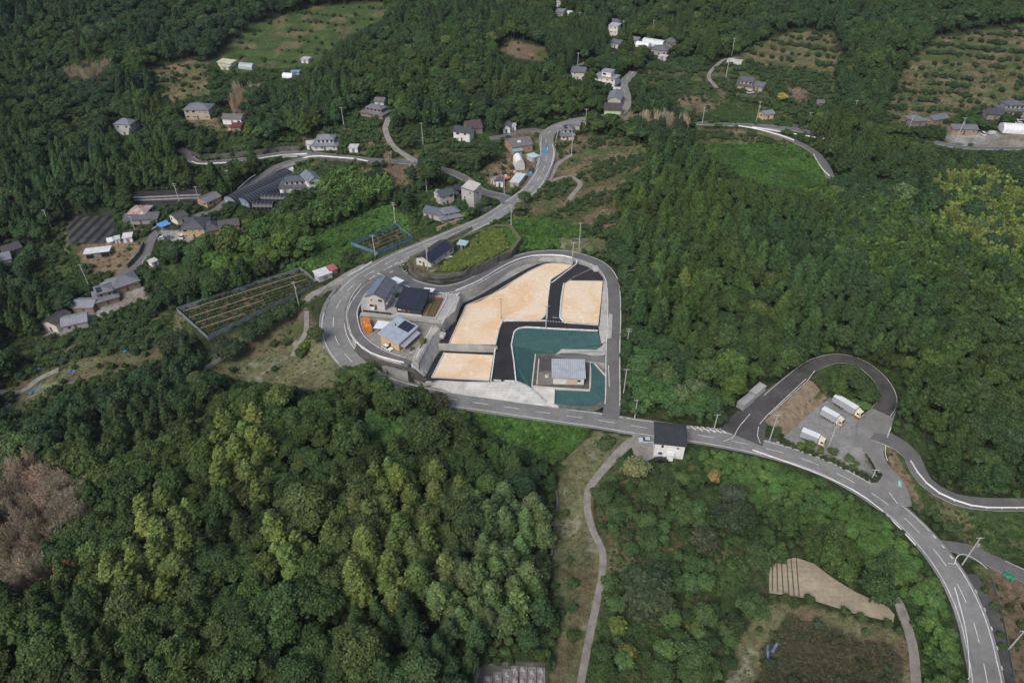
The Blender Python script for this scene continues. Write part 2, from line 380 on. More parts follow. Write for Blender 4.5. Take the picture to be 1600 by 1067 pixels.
# ------------------------------------------------------------------ road plan
MAIN = [(1547,1140,-2.5),(1543,1067,-2),(1535,1028,-1.8),(1524,980,-1.5),(1506,932,-1.2),(1480,886,-1),(1448,845,-.8),(1411,807,-.5),(1369,775,-.3),(1325,748,0),(1281,727,0),(1236,711,0),(1191,699,0),(1154,691,0),(1100,681,0),(1015,669,0),(974,663,0),(932,656,0),(889,650,.1),(847,644,.2),(805,638,.4),(764,632,.7),(727,627,1),(690,621,1.5),(640,611,2.3),(595,596,3.2),(565,579,4),(545,560,4.6),(531,542,5.2),(522,520,5.8),(521,498,6.5),(528,476,7.2),(542,456,8),(560,438,8.8),(584,423,9.6),(610,408.6,10.3),(636,396,11),(665,384,11.7),(717,362,12.6),(764,341,13.4),(805,314,14.4),(829.5,295,15),(846.5,271,15.8),(854,248,16.6),(856,237,17),(853,220,17.7),(856,209,18.2),(866,201,18.7),(880,195,19),(900,189,19.5),(930,184,20),(960,180,20.5),(975,168,21),(977,155,21.5),(975,142,22),(972,131,22.5),(980,123,23),(990,112,23.5)]
SERV = [(603,430,10.3),(592,437,10.2),(575,448,10),(559,468,9.5),(551,486,9.1),(552,504,8.8),(559,524,8.6),(575,540,8.4),(597,553,8.3),(620,561,8.2),(640,567,8.1)]
LOOP = [(606,420,10.5),(613,425,10.65),(631,437,11.1),(654,447,11.3),(685,452.6,11.4),(710,450,11.3),(737,441,11.1),(768,424,10.6),(797,409,10),(829,399,9.5),(863,396,9),(892,398,8.8),(921,406,8.8),(942,417,8.8),(955,435,8.7),(959,459,8.2),(959.6,498,7.2),(958,537,5.5),(957.5,577,3.2),(957.5,616,1.2),(956,640,.2),(953,655,0)]
plan_road('main', MAIN, [7.4] * 9 + [7.8] * 3 + [9.2, 10.6, 10.2, 8.4] + [7.6] * 8 + [6.6] * 3 + [5]); plan_road('service', SERV, 3.8); plan_road('loop', LOOP, [8, 7, 6, 6, 5.6, 5.2, 5, 5, 5, 5, 5, 5.4])
plan_road('side', [(797,318,14.3),(787,308,14.2),(766,303,14),(749,297,14),(736,286,14.2),(723,277,14.4),(706,270,14.6),(690,264),(660,257),(620,252),(582,250,15)], [7, 5, 4.5, 4.5, 4.5])
plan_road('upper', [(582,250,15),(530,245,14),(498.6,241.5,13),(474,239,12.6),(440,240,12),(395,247,11),(357,252,10),(314,254,9.5),(298,249,9.6),(291,240,10),(280,232)], 4.6)
plan_road('lower', [(500,243,13),(480,246,12.4),(462.7,250,11.6),(435.7,258,10.4),(417.7,269,9.2),(404,278,8.3),(386,290,7.2),(368,303,6.2),(350,317,5.2),(336,328,4.4),(318.6,333,3.6),(295,340,2.6),(268,350,1.4),(245,362,.2),(234,380,-1.2),(226,401,-2.6),(211,416,-3.6),(190,431,-4.6),(200,445,-5)], 4)
plan_road('lane', [(598,176),(606,185),(602,201),(608.5,220),(619,233),(632,241),(650,252)], 3)
plan_road('topleft', [(853,206,18.2),(837,203,18.3),(820,203.5),(802,207),(785,213),(765,216)], 4.5)
plan_road('orchardpath', [(894,240),(891,243),(872,255),(863,271),(857,284),(863,282),(872,279),(891,276),(902,281),(907,288),(898,300),(889,312)], 2.2, blend=2)
plan_road('eastroad', [(960,181,20.5),(1000,188),(1040,192),(1096,193),(1145,195),(1187,197),(1226,200.5),(1275,208),(1320,215),(1372,221),(1420,224),(1463,223),(1480,227),(1512,231),(1587,232),(1640,233)], 5)
plan_road('eastbranch', [(1177,198),(1216,210),(1249,224),(1275,240),(1291,260),(1299,278),(1320,292),(1355,300),(1385,308),(1410,318)], 4)
plan_road('ring', [(1158,684,0),(1164,672,.2),(1179,648,.9),(1204.5,624,1.8),(1230,602,2.7),(1256,581,3.6),(1279,567,4.2),(1311,560,4.4),(1342,567,4),(1368,586,3.2),(1385,609,2.6),(1388,629,2.2),(1378,645,1.8)], [13, 9.5, 7.5, 6.3, 5, 4.4, 4.2, 4.2, 4.2, 4.8, 6])
plan_road('yardroad', [(1386,634,2.1),(1374,652,1.6),(1364,672,1.2),(1359,700,.8),(1367,726,.4),(1385,752,0),(1396,774,-.3),(1404,790,-.4)], [6, 7.5, 9, 8, 7.4, 8, 10, 8])
plan_road('hillroad', [(1366,676,1.1),(1389,686,1.2),(1410,697,1.3),(1425,712,1.3),(1434,733,1.2),(1446,751,1),(1464,766,.8),(1488,778,.6),(1515,785,.5),(1560,788,.5),(1640,788,.5)], [7, 5, 4.4, 4.4, 4.4, 4.4])
plan_road('fork', [(1448,842,-.8),(1480,852,-.9),(1512,859,-1),(1544,873,-1.2),(1600,899,-1.6),(1660,925,-2)], [2, 4.6, 4.6, 4.6])
plan_road('footpath', [(1003,686,0),(985,691,-.2),(960,714,-.8),(929,750,-1.8),(918.5,771,-2.4),(918.5,800,-3),(929,834,-3.6),(941,859,-4),(941.5,892,-4.3),(933,938,-4.6),(920.6,997,-4.8),(908,1064,-5),(900,1100,-5)], [3.2, 2.2, 1.9, 1.8, 1.8, 1.8], blend=3)
plan_road('farmtrack', [(91,577),(62,593),(35,610),(8,614),(-20,605)], 2.2, blend=2)
plan_road('fieldtrack', [(479,486),(478,517),(466,540),(457,556)], 1.8, blend=2)
plan_road('netyard', [(572,414,9),(559,421,8.6),(537,437,7),(514,449,5.6),(490,458,4.4),(478,470,3.6)], [3, 6, 6, 3, 2.6], blend=2)
plan_road('netpath', [(294,520),(310,530),(328,543),(345,560),(330,570),(317,577)], 2, blend=2)
plan_road('canal', [(1385,915,-5.2),(1405,943,-5.4),(1420,985,-5.6),(1428,1020,-5.7),(1432,1075,-5.8),(1434,1110,-5.8)], 2.2, blend=2)
plan_road('hilltrack', [(1150,90),(1132,93),(1112,110),(1108,122),(1120,137)], 2.2, blend=2)
plan_road('fartrack', [(960,83),(948,84),(930,93),(897,104)], 2.5, blend=2)
plan_road('whitehouse', [(1012,684,0),(1009,694,-.3),(1010,705,-.4),(1020,716,-.4)], [9, 9, 8, 6], blend=2)
# side areas with a footway next to the main road
def carve_all():
    global H
    for c, wd, bl in CARVE:
        P = np.array([[p.x, p.y, p.z] for p in c]); n = len(P)
        Wd = np.full(n, float(wd)) if not isinstance(wd, (list, tuple)) else np.interp(np.linspace(0, 1, n), np.linspace(0, 1, len(wd)), wd)
        mg = max(Wd) / 2 + bl + 2
        ix = np.where((xs > P[:, 0].min() - mg) & (xs < P[:, 0].max() + mg))[0]; iy = np.where((ys > P[:, 1].min() - mg) & (ys < P[:, 1].max() + mg))[0]
        sx = slice(ix[0], ix[-1] + 1); sy = slice(iy[0], iy[-1] + 1); X = GX[sy, sx]; Y = GY[sy, sx]
        best = np.full(X.shape, 1e9); bz = np.zeros(X.shape); bw = np.zeros(X.shape)
        for i in range(n - 1):
            a = P[i]; b = P[i + 1]; d = b - a; L2 = d[0] ** 2 + d[1] ** 2 + 1e-9
            jx = np.where((X[0] > min(a[0], b[0]) - mg) & (X[0] < max(a[0], b[0]) + mg))[0]; jy = np.where((Y[:, 0] > min(a[1], b[1]) - mg) & (Y[:, 0] < max(a[1], b[1]) + mg))[0]
            if not len(jx) or not len(jy): continue
            s = (slice(jy[0], jy[-1] + 1), slice(jx[0], jx[-1] + 1)); x = X[s]; y = Y[s]
            t = np.clip(((x - a[0]) * d[0] + (y - a[1]) * d[1]) / L2, 0, 1); dd = np.hypot(x - a[0] - t * d[0], y - a[1] - t * d[1])
            m = dd < best[s]; bb = best[s]; bb[m] = dd[m]; best[s] = bb; z = bz[s]; z[m] = (a[2] + t * d[2])[m]; bz[s] = z; ww = bw[s]; ww[m] = Wd[i] / 2; bw[s] = ww
        k = np.clip((best - bw - 1.0) / bl, 0, 1); k = k * k * (3 - 2 * k); Hs = H[sy, sx]
        H[sy, sx] = np.where(best < 1e8, (bz - .12) * (1 - k) + Hs * k, Hs)
carve_all()
def carve_min():
    for c, wd, bl in CARVE:
        n = len(c); Wd = [wd] * n if not isinstance(wd, (list, tuple)) else list(np.interp(np.linspace(0, 1, n), np.linspace(0, 1, len(wd)), wd)); pr = perps(c)
        for i in range(n - 1):
            ex = .9; q = [c[i] - pr[i] * (Wd[i] / 2 + ex), c[i + 1] - pr[i + 1] * (Wd[i + 1] / 2 + ex), c[i + 1] + pr[i + 1] * (Wd[i + 1] / 2 + ex), c[i] + pr[i] * (Wd[i] / 2 + ex)]
            ia, ib = np.searchsorted(xs, [min(p.x for p in q), max(p.x for p in q)]); ja, jb = np.searchsorted(ys, [min(p.y for p in q), max(p.y for p in q)]); s = (slice(max(0, ja - 1), jb + 1), slice(max(0, ia - 1), ib + 1))
            m = inpoly(GX[s], GY[s], [(p.x, p.y) for p in q]); h_ = H[s]; h_[m] = np.minimum(h_[m], min(c[i].z, c[i + 1].z) - .1); H[s] = h_
carve_min()
CARVED = H.copy()
# ------------------------------------------------------------------ sunken bed under the new development; raised terrace by the main road
def wpoly(pts): return [W(*p) for p in pts]
# (the slabs below stand on this bed)
def segpts(key, a, b):
    c = ROADS[key][0]; n = len(c); return [(p.x, p.y) for p in c[int(a * n):int(b * n)]]
def near_idx(key, p):
    c = ROADS[key][0]; q = Vector(p); return min(range(len(c)), key=lambda i: (c[i].x - q.x) ** 2 + (c[i].y - q.y) ** 2)
cm = ROADS['main'][0]; i0 = near_idx('main', W(953, 657, 0)); i1 = near_idx('main', W(556, 574, 4.2))
cs = ROADS['service'][0]; cl = ROADS['loop'][0]
dev = [(p.x, p.y + 2.2) for p in cm[i0:i1]] + [(p.x, p.y) for p in cs[::-1][:-1] if p.y < cs[1].y] 
lp = [(p.x, p.y) for p in cl if True]
k0 = next(i for i, p in enumerate(cl) if p.x > cs[0].x + 4)
dev += lp[k0:-4]
bed = inpoly(GX, GY, dev)
H[bed] = np.minimum(H[bed], -4.0)
EMB = [(636,410),(640,401),(662,391),(690,381),(707,374),(743,361),(775,350),(800,352),(815,372),(800,392),(777,400),(759,409),(721,424),(687,429.5),(667,427.5),(649,423)]
EMBZ = [12.6,12.2,12.8,13.2,13.4,13.8,14,14,13.6,13.2,13.4,13.8,14.6,14.9,14.6,13.6]
embw = [W(a, b, z) for (a, b), z in zip(EMB, EMBZ)]
ctr = np.array(embw)[:, :2].mean(0); ein = []
for p in embw:
    v = np.array(p[:2]) - ctr; l = np.hypot(*v); ein.append(tuple(ctr + v * (l - 1.5) / l))
me_ = inpoly(GX, GY, ein); e3 = np.array(embw)
def idw(x, y, e): 
    d = ((x[..., None] - e[:, 0]) ** 2 + (y[..., None] - e[:, 1]) ** 2 + 1) ** -1.5; return (d * e[:, 2]).sum(-1) / d.sum(-1)
H[me_] = idw(GX[me_], GY[me_], e3) + .05
# ------------------------------------------------------------------ buildings: a table first (the ground is levelled under each), built further down
# name, A, B (front foot, left to right, photo px), depth, wall height, roof kind, roof rise, wall colour, roof colour, storeys, label[, options]
B_ = []
def bld(name, A, Bp, depth, h, roof, rise, wc, rc, st, label, cat='house', z=None, **k): B_.append(dict(name=name, A=A, B=Bp, d=depth, h=h, roof=roof, rise=rise, wc=wc, rc=rc, st=st, label=label, cat=cat, z=z, **k))
DG = (.075, .08, .09); MG = (.17, .18, .2); BG = (.16, .19, .24); LG = (.38, .4, .43); BR = (.09, .07, .06); DK = (.03, .04, .05); TE = (.28, .42, .42)
WH = (.72, .72, .70); CR = (.5, .44, .34); PG = (.42, .40, .38); TN = (.42, .28, .17); WD = (.16, .11, .07)
bld('house', (574,481.5), (602,485.5), 11, 5.0, 'gable_y', 1.7, (.46,.43,.42), (.13,.14,.16), 2, 'two storey pale walled house with long grey gable roof beside the dark navy house', z=11.2, bluehalf=True)
bld('house', (620.5,489.5), (659,494), 9.5, 2.9, 'shed', 1.5, (.03,.045,.05), (.025,.032,.042), 1, 'dark navy house with solar panels over its roof, behind the grey wall', z=11.2, solar=True)
bld('house', (596,538), (624.4,548.5), 10.5, 3.2, 'shed_x', 1.3, (.52,.36,.22), (.40,.46,.54), 1, 'tan house with pale blue metal roof and awning inside the curving lane', z=8.2, solar2=True, awning=True)
bld('house', (864,600), (912,601), 7.6, 3.0, 'shed', .9, (.62,.62,.62), (.40,.43,.48), 1, 'low white house with one wide pale grey roof, among the green covered slopes', z=1.6, garage=True)
bld('house', (1020.5,712.5), (1066.5,717.5), 7.0, 5.7, 'shed', 1.0, WH, (.045,.048,.055), 2, 'white two storey house with dark grey roof on the lower side of the main road', z=-.5, porch=True)
bld('workshop', (651,412.5), (674,420.5), 14.5, 2.9, 'gable_y', 1.5, (.55,.53,.5), (.06,.055,.055), 1, 'long cream building with dark solar roof on the walled terrace beside the main road', 'workshop', z=13.5, solar3=True)
bld('shed', (715,389), (727,391), 3.2, 2.1, 'flat', .2, (.3,.3,.3), (.40,.58,.60), 1, 'small open shed with a pale turquoise roof behind the long solar roofed building', 'shed', z=13.6)
bld('apartment_block', (722,321.5), (741,328.5), 5.2, 8.6, 'flat', .3, (.42,.40,.38), (.20,.20,.21), 3, 'tall grey three storey block at the fork of the main road', 'building')
bld('house', (689,322), (710,317), 5.5, 4.6, 'gable_x', 1.4, (.42,.4,.36), (.08,.10,.12), 2, 'two storey house with blue black gable roof behind the grey tiled house')
bld('house', (691,349), (724,342.5), 8, 3.0, 'hip', 1.9, (.4,.37,.32), (.20,.21,.24), 1, 'grey tiled hip roofed house behind the roadside wall near the road fork', tiered=True)
bld('house', (662,340), (690,346), 6, 2.7, 'gable_x', 1.4, (.40,.37,.33), (.12,.14,.17), 1, 'low house wing with slate blue roof, left of the grey tiled house by the road')
bld('shed', (679,309), (694,311), 3, 2.4, 'flat', .15, (.66,.66,.66), (.6,.6,.62), 1, 'small white flat roofed shed behind the blue black roofed house', 'shed')
bld('shed', (706,304), (722,306), 5, 2.5, 'flat', .2, (.25,.24,.22), (.06,.06,.065), 1, 'dark flat roofed car shelter left of the tall grey block', 'carport')
bld('house', (709,219.5), (734,222.5), 6, 4.8, 'gable_x', 1.6, (.66,.65,.62), (.06,.07,.08), 2, 'white two storey house with dark roof, left of the brown roofed barn')
bld('barn', (731,212), (754,209), 9, 3.4, 'gable_x', 2.4, (.25,.2,.16), (.10,.075,.075), 1, 'barn with a broad dark brown roof behind the white two storey house', 'barn')
bld('shed', (786,208), (797,208.5), 7, 3.0, 'gable_y', 1.1, (.66,.66,.66), (.17,.18,.2), 1, 'white shed with grey gable roof, left one of two above the warehouse', 'shed')
bld('shed', (799,204.5), (806,204.5), 4, 2.6, 'flat', .2, (.66,.66,.66), (.5,.5,.5), 1, 'small white box shed, right one of two above the warehouse', 'shed')
bld('warehouse', (800,241), (832,236.5), 11, 3.6, 'gable_x', 1.8, (.34,.22,.14), (.17,.165,.17), 1, 'brown walled warehouse with a pale patch on its wide grey roof', 'warehouse', patch=True)
bld('shed', (803,244), (816,242), 3.5, 2.3, 'shed', .4, (.3,.3,.3), TE, 1, 'lean-to shed with a turquoise roof in front of the brown warehouse', 'shed')
bld('tent', (806,266.5), (820,265.5), 8, 3.4, 'arch_y', 1.8, (.8,.8,.8), (.8,.8,.8), 1, 'bright white arched tent hangar in the builder yard', 'tent')
bld('shed', (832,254), (842,251), 4.5, 2.3, 'flat', .2, (.4,.42,.42), (.50,.68,.70), 1, 'light blue roofed shed by the kerb, above the parked lorry in the builder yard', 'shed')
bld('storehouse', (797,292), (810,294), 10, 2.4, 'flat', .25, (.42,.36,.3), (.62,.68,.74), 1, 'long shed with pale ribbed metal roof at the tip of the builder yard', 'shed')
bld('site_office', (775,292), (786,292.5), 4, 2.8, 'flat', .2, (.68,.68,.68), (.12,.12,.12), 1, 'white cabin with dark roof at the lower edge of the builder yard', 'cabin')
bld('site_office', (767,287), (772,289), 3.5, 2.3, 'flat', .2, (.62,.64,.66), (.3,.3,.3), 1, 'narrow white cabin, leftmost in the builder yard', 'cabin')
bld('house', (876,219), (897,219.5), 9, 4.6, 'hip', 1.8, (.46,.42,.36), (.19,.2,.22), 2, 'roadside house with grey tiled roofs on the top bend of the main road', tiered=True, blueroof=True)
bld('house', (888,204), (905,206), 6, 3.5, 'gable_x', 1.4, (.45,.42,.38), (.18,.19,.21), 1, 'grey roofed annexe behind the roadside house on the top bend')
bld('house', (944,182), (970,183), 8, 3.6, 'gable_x', 2.2, (.45,.58,.38), (.08,.06,.065), 2, 'pale green house with dark brown gable roof at the end of the grey hall')
bld('hall', (949,167), (969,168.5), 13, 4.2, 'gable_y', 1.5, (.42,.42,.4), (.22,.23,.24), 1, 'long grey hall with ribbed roof beside the straight road', 'hall')
bld('house', (928,131), (960,136), 8, 4.2, 'flat', .4, (.66,.63,.58), (.32,.33,.36), 2, 'white modern house with stepped flat roofs left of the straight road', upper=True)
bld('shed', (958,146), (968,146.5), 3.5, 2.3, 'flat', .2, (.6,.6,.6), (.66,.67,.7), 1, 'white roofed garage between the modern house and the grey hall', 'garage')
bld('house', (892,124), (912,126), 8, 4.4, 'gable_x', 1.7, (.55,.53,.5), (.14,.15,.17), 2, 'white walled house on the wooded slope left of the modern flat roofed house')
V = 'in the distant village at the top of the photo'
bld('house', (956,46), (969,46.5), 7, 4.6, 'gable_x', 1.6, (.6,.6,.6), (.12,.14,.19), 2, 'white house with blue grey roof, highest one in the distant village')
bld('house', (950,58.5), (964,60), 8, 7.6, 'flat', .5, (.68,.66,.6), (.5,.5,.5), 3, 'tall cream white house in the distant village, three storeys high')
bld('house', (968,66), (977,66.5), 5, 2.8, 'gable_x', 1.1, (.5,.42,.34), (.35,.42,.5), 1, 'small tan hut with pale blue roof beside the tall cream distant house')
bld('house', (953,74), (967,77), 7, 3.2, 'gable_x', 1.5, (.6,.6,.58), (.15,.16,.18), 1, 'low white house with grey roof, lowest on the left of the distant village')
bld('house', (984,68), (996,70), 6, 2.8, 'gable_x', 1.2, (.35,.33,.3), (.2,.21,.22), 1, 'weathered grey shed left of the white greenhouses in the distant village', 'shed')
bld('greenhouse', (992,75), (1012,78), 6, 2.2, 'arch_x', 1.6, (.72,.74,.76), (.74,.76,.78), 1, 'short white arched greenhouse, front one in the distant village', 'greenhouse')
bld('greenhouse', (1002,71), (1034,76), 7, 2.4, 'arch_x', 1.9, (.55,.58,.58), (.56,.6,.6), 1, 'long grey white arched greenhouse, rear one in the distant village', 'greenhouse')
bld('house', (1017,85), (1041,88), 9, 3.2, 'hip', 2, (.35,.32,.28), (.15,.16,.18), 1, 'wide house with dark grey hip roof below the distant greenhouses')
bld('shed', (1028,93), (1040,95), 4, 2.2, 'flat', .2, (.5,.5,.5), (.6,.62,.66), 1, 'pale flat roofed shed, lowest in the distant village', 'shed')
bld('house', (1044,75), (1058,74.5), 8, 3.2, 'hip', 2, (.33,.3,.27), (.15,.16,.18), 1, 'grey hip roofed house, rightmost in the distant village')
bld('house', (879,29), (892,30), 7, 3, 'gable_x', 1.5, (.6,.6,.6), (.6,.62,.66), 1, 'white roofed house half hidden by trees at the very top of the photo')
bld('house', (868,26), (882,27), 7, 3, 'gable_x', 1.5, (.4,.38,.35), (.2,.22,.26), 1, 'grey roofed house left of the white roofed one at the very top')
bld('hut', (870,11), (876,11), 4, 3, 'flat', .3, (.66,.66,.66), (.66,.66,.66), 1, 'tiny white hut near the top edge of the photo', 'hut')
bld('ruin', (1135,99), (1158,102), 6, 2.0, 'ruin', .2, (.52,.52,.53), (.06,.055,.05), 1, 'roofless pale walled ruin on the hill terrace with debris inside', 'ruin')
bld('farmhouse', (1149,139), (1176,143), 8, 4.6, 'gable_x', 1.8, (.42,.34,.26), (.11,.12,.13), 2, 'two storey farmhouse with dark tile roof on the right hand hillside', 'farmhouse', tiered=True)
bld('barn', (1176,141), (1190,144), 6.5, 2.9, 'gable_x', 1.5, (.34,.3,.26), (.14,.15,.16), 1, 'small dark roofed barn at the right end of the hillside farmhouse', 'barn')
bld('shed', (1192,187.5), (1208,185.5), 4.6, 2.8, 'gable_x', 1.1, (.55,.42,.26), (.22,.24,.27), 1, 'beige walled shed with grey gable roof beside the right hand upper road', 'shed')
bld('hut', (1276,166), (1286,167), 4, 2.0, 'gable_x', .9, (.38,.33,.28), (.15,.15,.15), 1, 'small grey hut half hidden under trees on the right hand hillside', 'hut')
bld('house', (1427,199), (1446,197), 8, 3, 'hip', 1.9, (.22,.2,.18), (.17,.19,.2), 1, 'weathered grey green tiled house, left end of the right hand hamlet')
bld('barn', (1456,196.5), (1479,192), 6, 2.9, 'gable_x', 1.4, (.26,.2,.15), (.17,.18,.2), 1, 'grey roofed barn beside the weathered tiled house in the right hand hamlet', 'barn')
bld('storehouse', (1486,210), (1525,211), 6.5, 2.9, 'gable_x', 1.3, (.33,.24,.17), (.17,.18,.2), 1, 'long low grey roofed storehouse by the right hand hamlet road', 'storehouse')
bld('house', (1541,187), (1566,188.5), 8, 3, 'gable_x', 1.8, (.24,.22,.21), (.075,.08,.09), 1, 'dark tiled single storey house left of the big house at the right edge')
bld('house', (1564,181), (1604,182), 9, 5, 'hip', 2, (.4,.36,.3), (.13,.14,.165), 2, 'big two storey grey tiled house at the right edge of the photo', tiered=True)
bld('greenhouse', (1566,208), (1612,211), 7, 2.3, 'arch_x', 1.8, (.66,.68,.7), (.7,.72,.74), 1, 'long white arched greenhouse at the right edge of the photo', 'greenhouse')
bld('farmhouse', (180,462), (221,448), 9, 3.0, 'hip', 1.9, (.26,.19,.13), (.19,.2,.22), 1, 'long grey tiled farmhouse with a pale yard on its right, in the left valley', 'farmhouse')
bld('house', (152,481), (188,471), 9, 4.6, 'hip', 1.8, (.24,.17,.12), (.19,.2,.22), 2, 'two tier grey tiled house below the long farmhouse in the left valley', tiered=True, blueroof=True)
bld('barn', (116,489.5), (148,489), 6.5, 2.8, 'gable_x', 1.2, (.28,.2,.15), (.26,.27,.29), 1, 'grey roofed barn, upper of two just left of the two tier house', 'barn')
bld('barn', (101,519), (139,511), 7, 2.8, 'gable_x', 1.2, (.36,.35,.33), (.28,.29,.32), 1, 'pale grey roofed barn, lower of two at the foot of the left farmstead', 'barn')
bld('storehouse', (71,516), (92,519), 8, 3.6, 'gable_y', 1.2, (.6,.56,.48), (.085,.08,.08), 1, 'white walled storehouse with dark brown roof at the left end of the farmstead', 'storehouse')
bld('shed', (134,405), (173,400.5), 4.5, 2.5, 'flat', .2, (.6,.62,.64), (.72,.74,.76), 1, 'long white flat roofed shed with an open dark front in the left valley', 'shed')
bld('hut', (169,384), (179,382), 3.5, 2.0, 'arch_x', .8, (.66,.66,.66), (.7,.7,.7), 1, 'white covered hut, left of three in a row beside the left valley road', 'hut')
bld('hut', (181,382), (189,380.5), 3.5, 2.2, 'flat', .2, (.62,.62,.62), (.6,.61,.62), 1, 'white covered hut, middle of three in a row beside the left valley road', 'hut')
bld('hut', (194,380), (208,378), 4.5, 2.4, 'flat', .2, (.68,.68,.68), (.72,.72,.73), 1, 'larger white hut, right of three in a row beside the left valley road', 'hut')
bld('house', (-12,421), (21,413), 8, 3, 'gable_x', 1.5, (.5,.5,.5), (.22,.24,.27), 1, 'grey roofed house cut by the left edge of the photo')
bld('house', (12,404), (38,395), 7, 3, 'gable_x', 1.6, (.22,.2,.18), (.09,.085,.085), 1, 'dark roofed house behind the one at the left edge of the photo')
bld('house', (202,343), (229,343), 8, 2.8, 'hip', 2.0, (.4,.36,.32), (.34,.24,.22), 1, 'house with a rusty red and white hip roof in the left valley', rusty=True)
bld('house', (195,352), (247,349), 4.5, 2.4, 'shed', .8, (.3,.29,.27), (.13,.135,.145), 1, 'long dark lean-to building in front of the rusty roofed house')
bld('farmhouse', (287,372), (322,371), 10, 4.4, 'hip', 2.6, (.48,.36,.23), (.085,.09,.1), 2, 'large tan walled house with dark hip roof beside the gravel yard', 'farmhouse')
bld('house', (324,372), (346,368), 8, 3, 'hip', 2.2, (.3,.22,.15), (.085,.09,.1), 1, 'smaller dark hip roofed wing at the right of the large tan walled house')
bld('house', (346,368), (376,363), 7, 3.6, 'gable_x', 1.6, (.42,.24,.12), (.10,.095,.095), 1, 'brown gabled house, rightmost of the dark roofed group in the left valley')
bld('storehouse', (279,352.5), (296,345.5), 6, 3.2, 'gable_x', 1.2, (.6,.57,.5), (.10,.095,.09), 1, 'white walled storehouse with dark flat gable behind the large tan walled house', 'storehouse')
bld('house', (325,325), (347,315), 7, 2.8, 'gable_x', 1.3, (.36,.25,.17), (.2,.2,.21), 1, 'grey roofed cottage at the lower corner of the black tunnel greenhouses')
bld('shed', (254,362), (268,357), 4, 2.2, 'flat', .25, (.1,.12,.14), (.12,.36,.72), 1, 'shelter covered with a bright blue sheet beside the left valley road', 'shelter')
bld('hut', (239,417.5), (249,413), 3, 2.0, 'flat', .2, (.66,.66,.66), (.6,.6,.6), 1, 'tiny white hut on the green slope right of the left valley road', 'hut')
bld('tunnel_greenhouse', (351,315.5), (370,322.5), 36, 2.0, 'arch_y', 1.6, (.12,.15,.18), (.012,.014,.018), 1, 'long black covered tunnel greenhouse, left one of the long pair', 'greenhouse', hoops=True)
bld('tunnel_greenhouse', (372,318), (391,325), 33, 2.0, 'arch_y', 1.6, (.12,.15,.18), (.012,.014,.018), 1, 'long black covered tunnel greenhouse, right one of the long pair', 'greenhouse', hoops=True)
bld('tunnel_greenhouse', (395,328.5), (426,329), 5.5, 1.8, 'arch_x', 1.3, (.08,.1,.13), (.012,.014,.018), 1, 'short black tunnel greenhouse, front one below the farmhouse with water tanks', 'greenhouse', hoops=True)
bld('tunnel_greenhouse', (408,316), (450,317), 5.5, 1.8, 'arch_x', 1.3, (.08,.1,.13), (.012,.014,.018), 1, 'short black tunnel greenhouse, rear one below the farmhouse with water tanks', 'greenhouse', hoops=True)
bld('greenhouse', (437,269), (459,268.5), 5, 1.8, 'arch_x', 1.3, (.5,.53,.56), (.55,.58,.62), 1, 'small silver grey arched greenhouse beside the upper left road', 'greenhouse')
bld('farmhouse', (438,302), (484,300), 8.5, 4.8, 'hip', 1.7, (.4,.36,.3), (.1,.12,.14), 2, 'farmhouse with dark tiered roofs at the upper end of the black tunnel greenhouses', 'farmhouse', tiered=True)
bld('house', (485,299), (504,294), 10, 4.6, 'gable_y', 1.7, (.66,.65,.63), (.19,.22,.26), 2, 'white two storey house with blue grey gable roof next to the tiered farmhouse')
bld('house', (291,186.5), (329,187), 9, 5.2, 'hip', 1.9, (.42,.36,.28), (.17,.19,.23), 2, 'square two storey house with blue grey hip roof on the upper left hillside')
bld('house', (349,194), (378,195), 6, 3, 'gable_x', 1.4, (.68,.68,.68), (.16,.15,.15), 1, 'low white walled house right of the square hip roofed house, upper left')
bld('shed', (362,205), (376,205), 4.5, 2.0, 'shed', .6, (.3,.26,.22), (.16,.05,.045), 1, 'small shed with dull red roof below the low white walled house', 'shed')
bld('house', (489,235.5), (527,235), 9, 4.8, 'hip', 1.9, (.56,.54,.5), (.22,.25,.29), 2, 'white two storey house with grey tiered hip roofs above the upper left road', tiered=True)
bld('storehouse', (480,234), (491,233), 5, 2.6, 'flat', .2, (.68,.68,.68), (.6,.62,.64), 1, 'white lean-to at the left side of the tiered hip roofed house', 'storehouse')
bld('garage', (546,238.5), (559,238.5), 4.5, 2.4, 'flat', .2, (.66,.66,.66), (.62,.62,.62), 1, 'small white garage right of the tiered hip roofed house', 'garage')
bld('farmhouse', (564,181), (598,187), 8, 4.2, 'hip', 1.8, (.3,.19,.14), (.17,.18,.2), 2, 'grey tiled farmhouse beside the winding lane, top centre left', 'farmhouse', tiered=True)
bld('hut', (586,167), (600,168), 5, 3, 'gable_x', 1.2, (.6,.6,.58), (.15,.15,.16), 1, 'white walled hut behind the farmhouse on the winding lane', 'hut')
bld('house', (183,211), (208,212), 8, 5.8, 'hip', 1.8, (.5,.49,.48), (.2,.22,.26), 2, 'tall pale house with grey hip roof standing alone in the far left forest')
bld('shed', (341,103), (361,106), 5, 2.2, 'shed', .6, (.5,.5,.4), (.58,.57,.42), 1, 'cream roofed shed, upper left in the hilltop meadow', 'shed')
bld('shed', (345,109), (358,110), 3, 1.8, 'flat', .2, (.5,.5,.4), (.58,.57,.42), 1, 'low cream roofed shelter in front of the cream shed in the hilltop meadow', 'shed')
bld('greenhouse', (373,108), (394,110), 5, 1.8, 'arch_x', 1.4, (.3,.33,.36), (.34,.38,.42), 1, 'grey arched greenhouse in the hilltop meadow', 'greenhouse')
bld('greenhouse', (441,122), (456,123), 4, 1.2, 'arch_x', 1.2, (.68,.68,.68), (.74,.74,.74), 1, 'small white arched tunnel at the foot of the hilltop meadow', 'greenhouse')
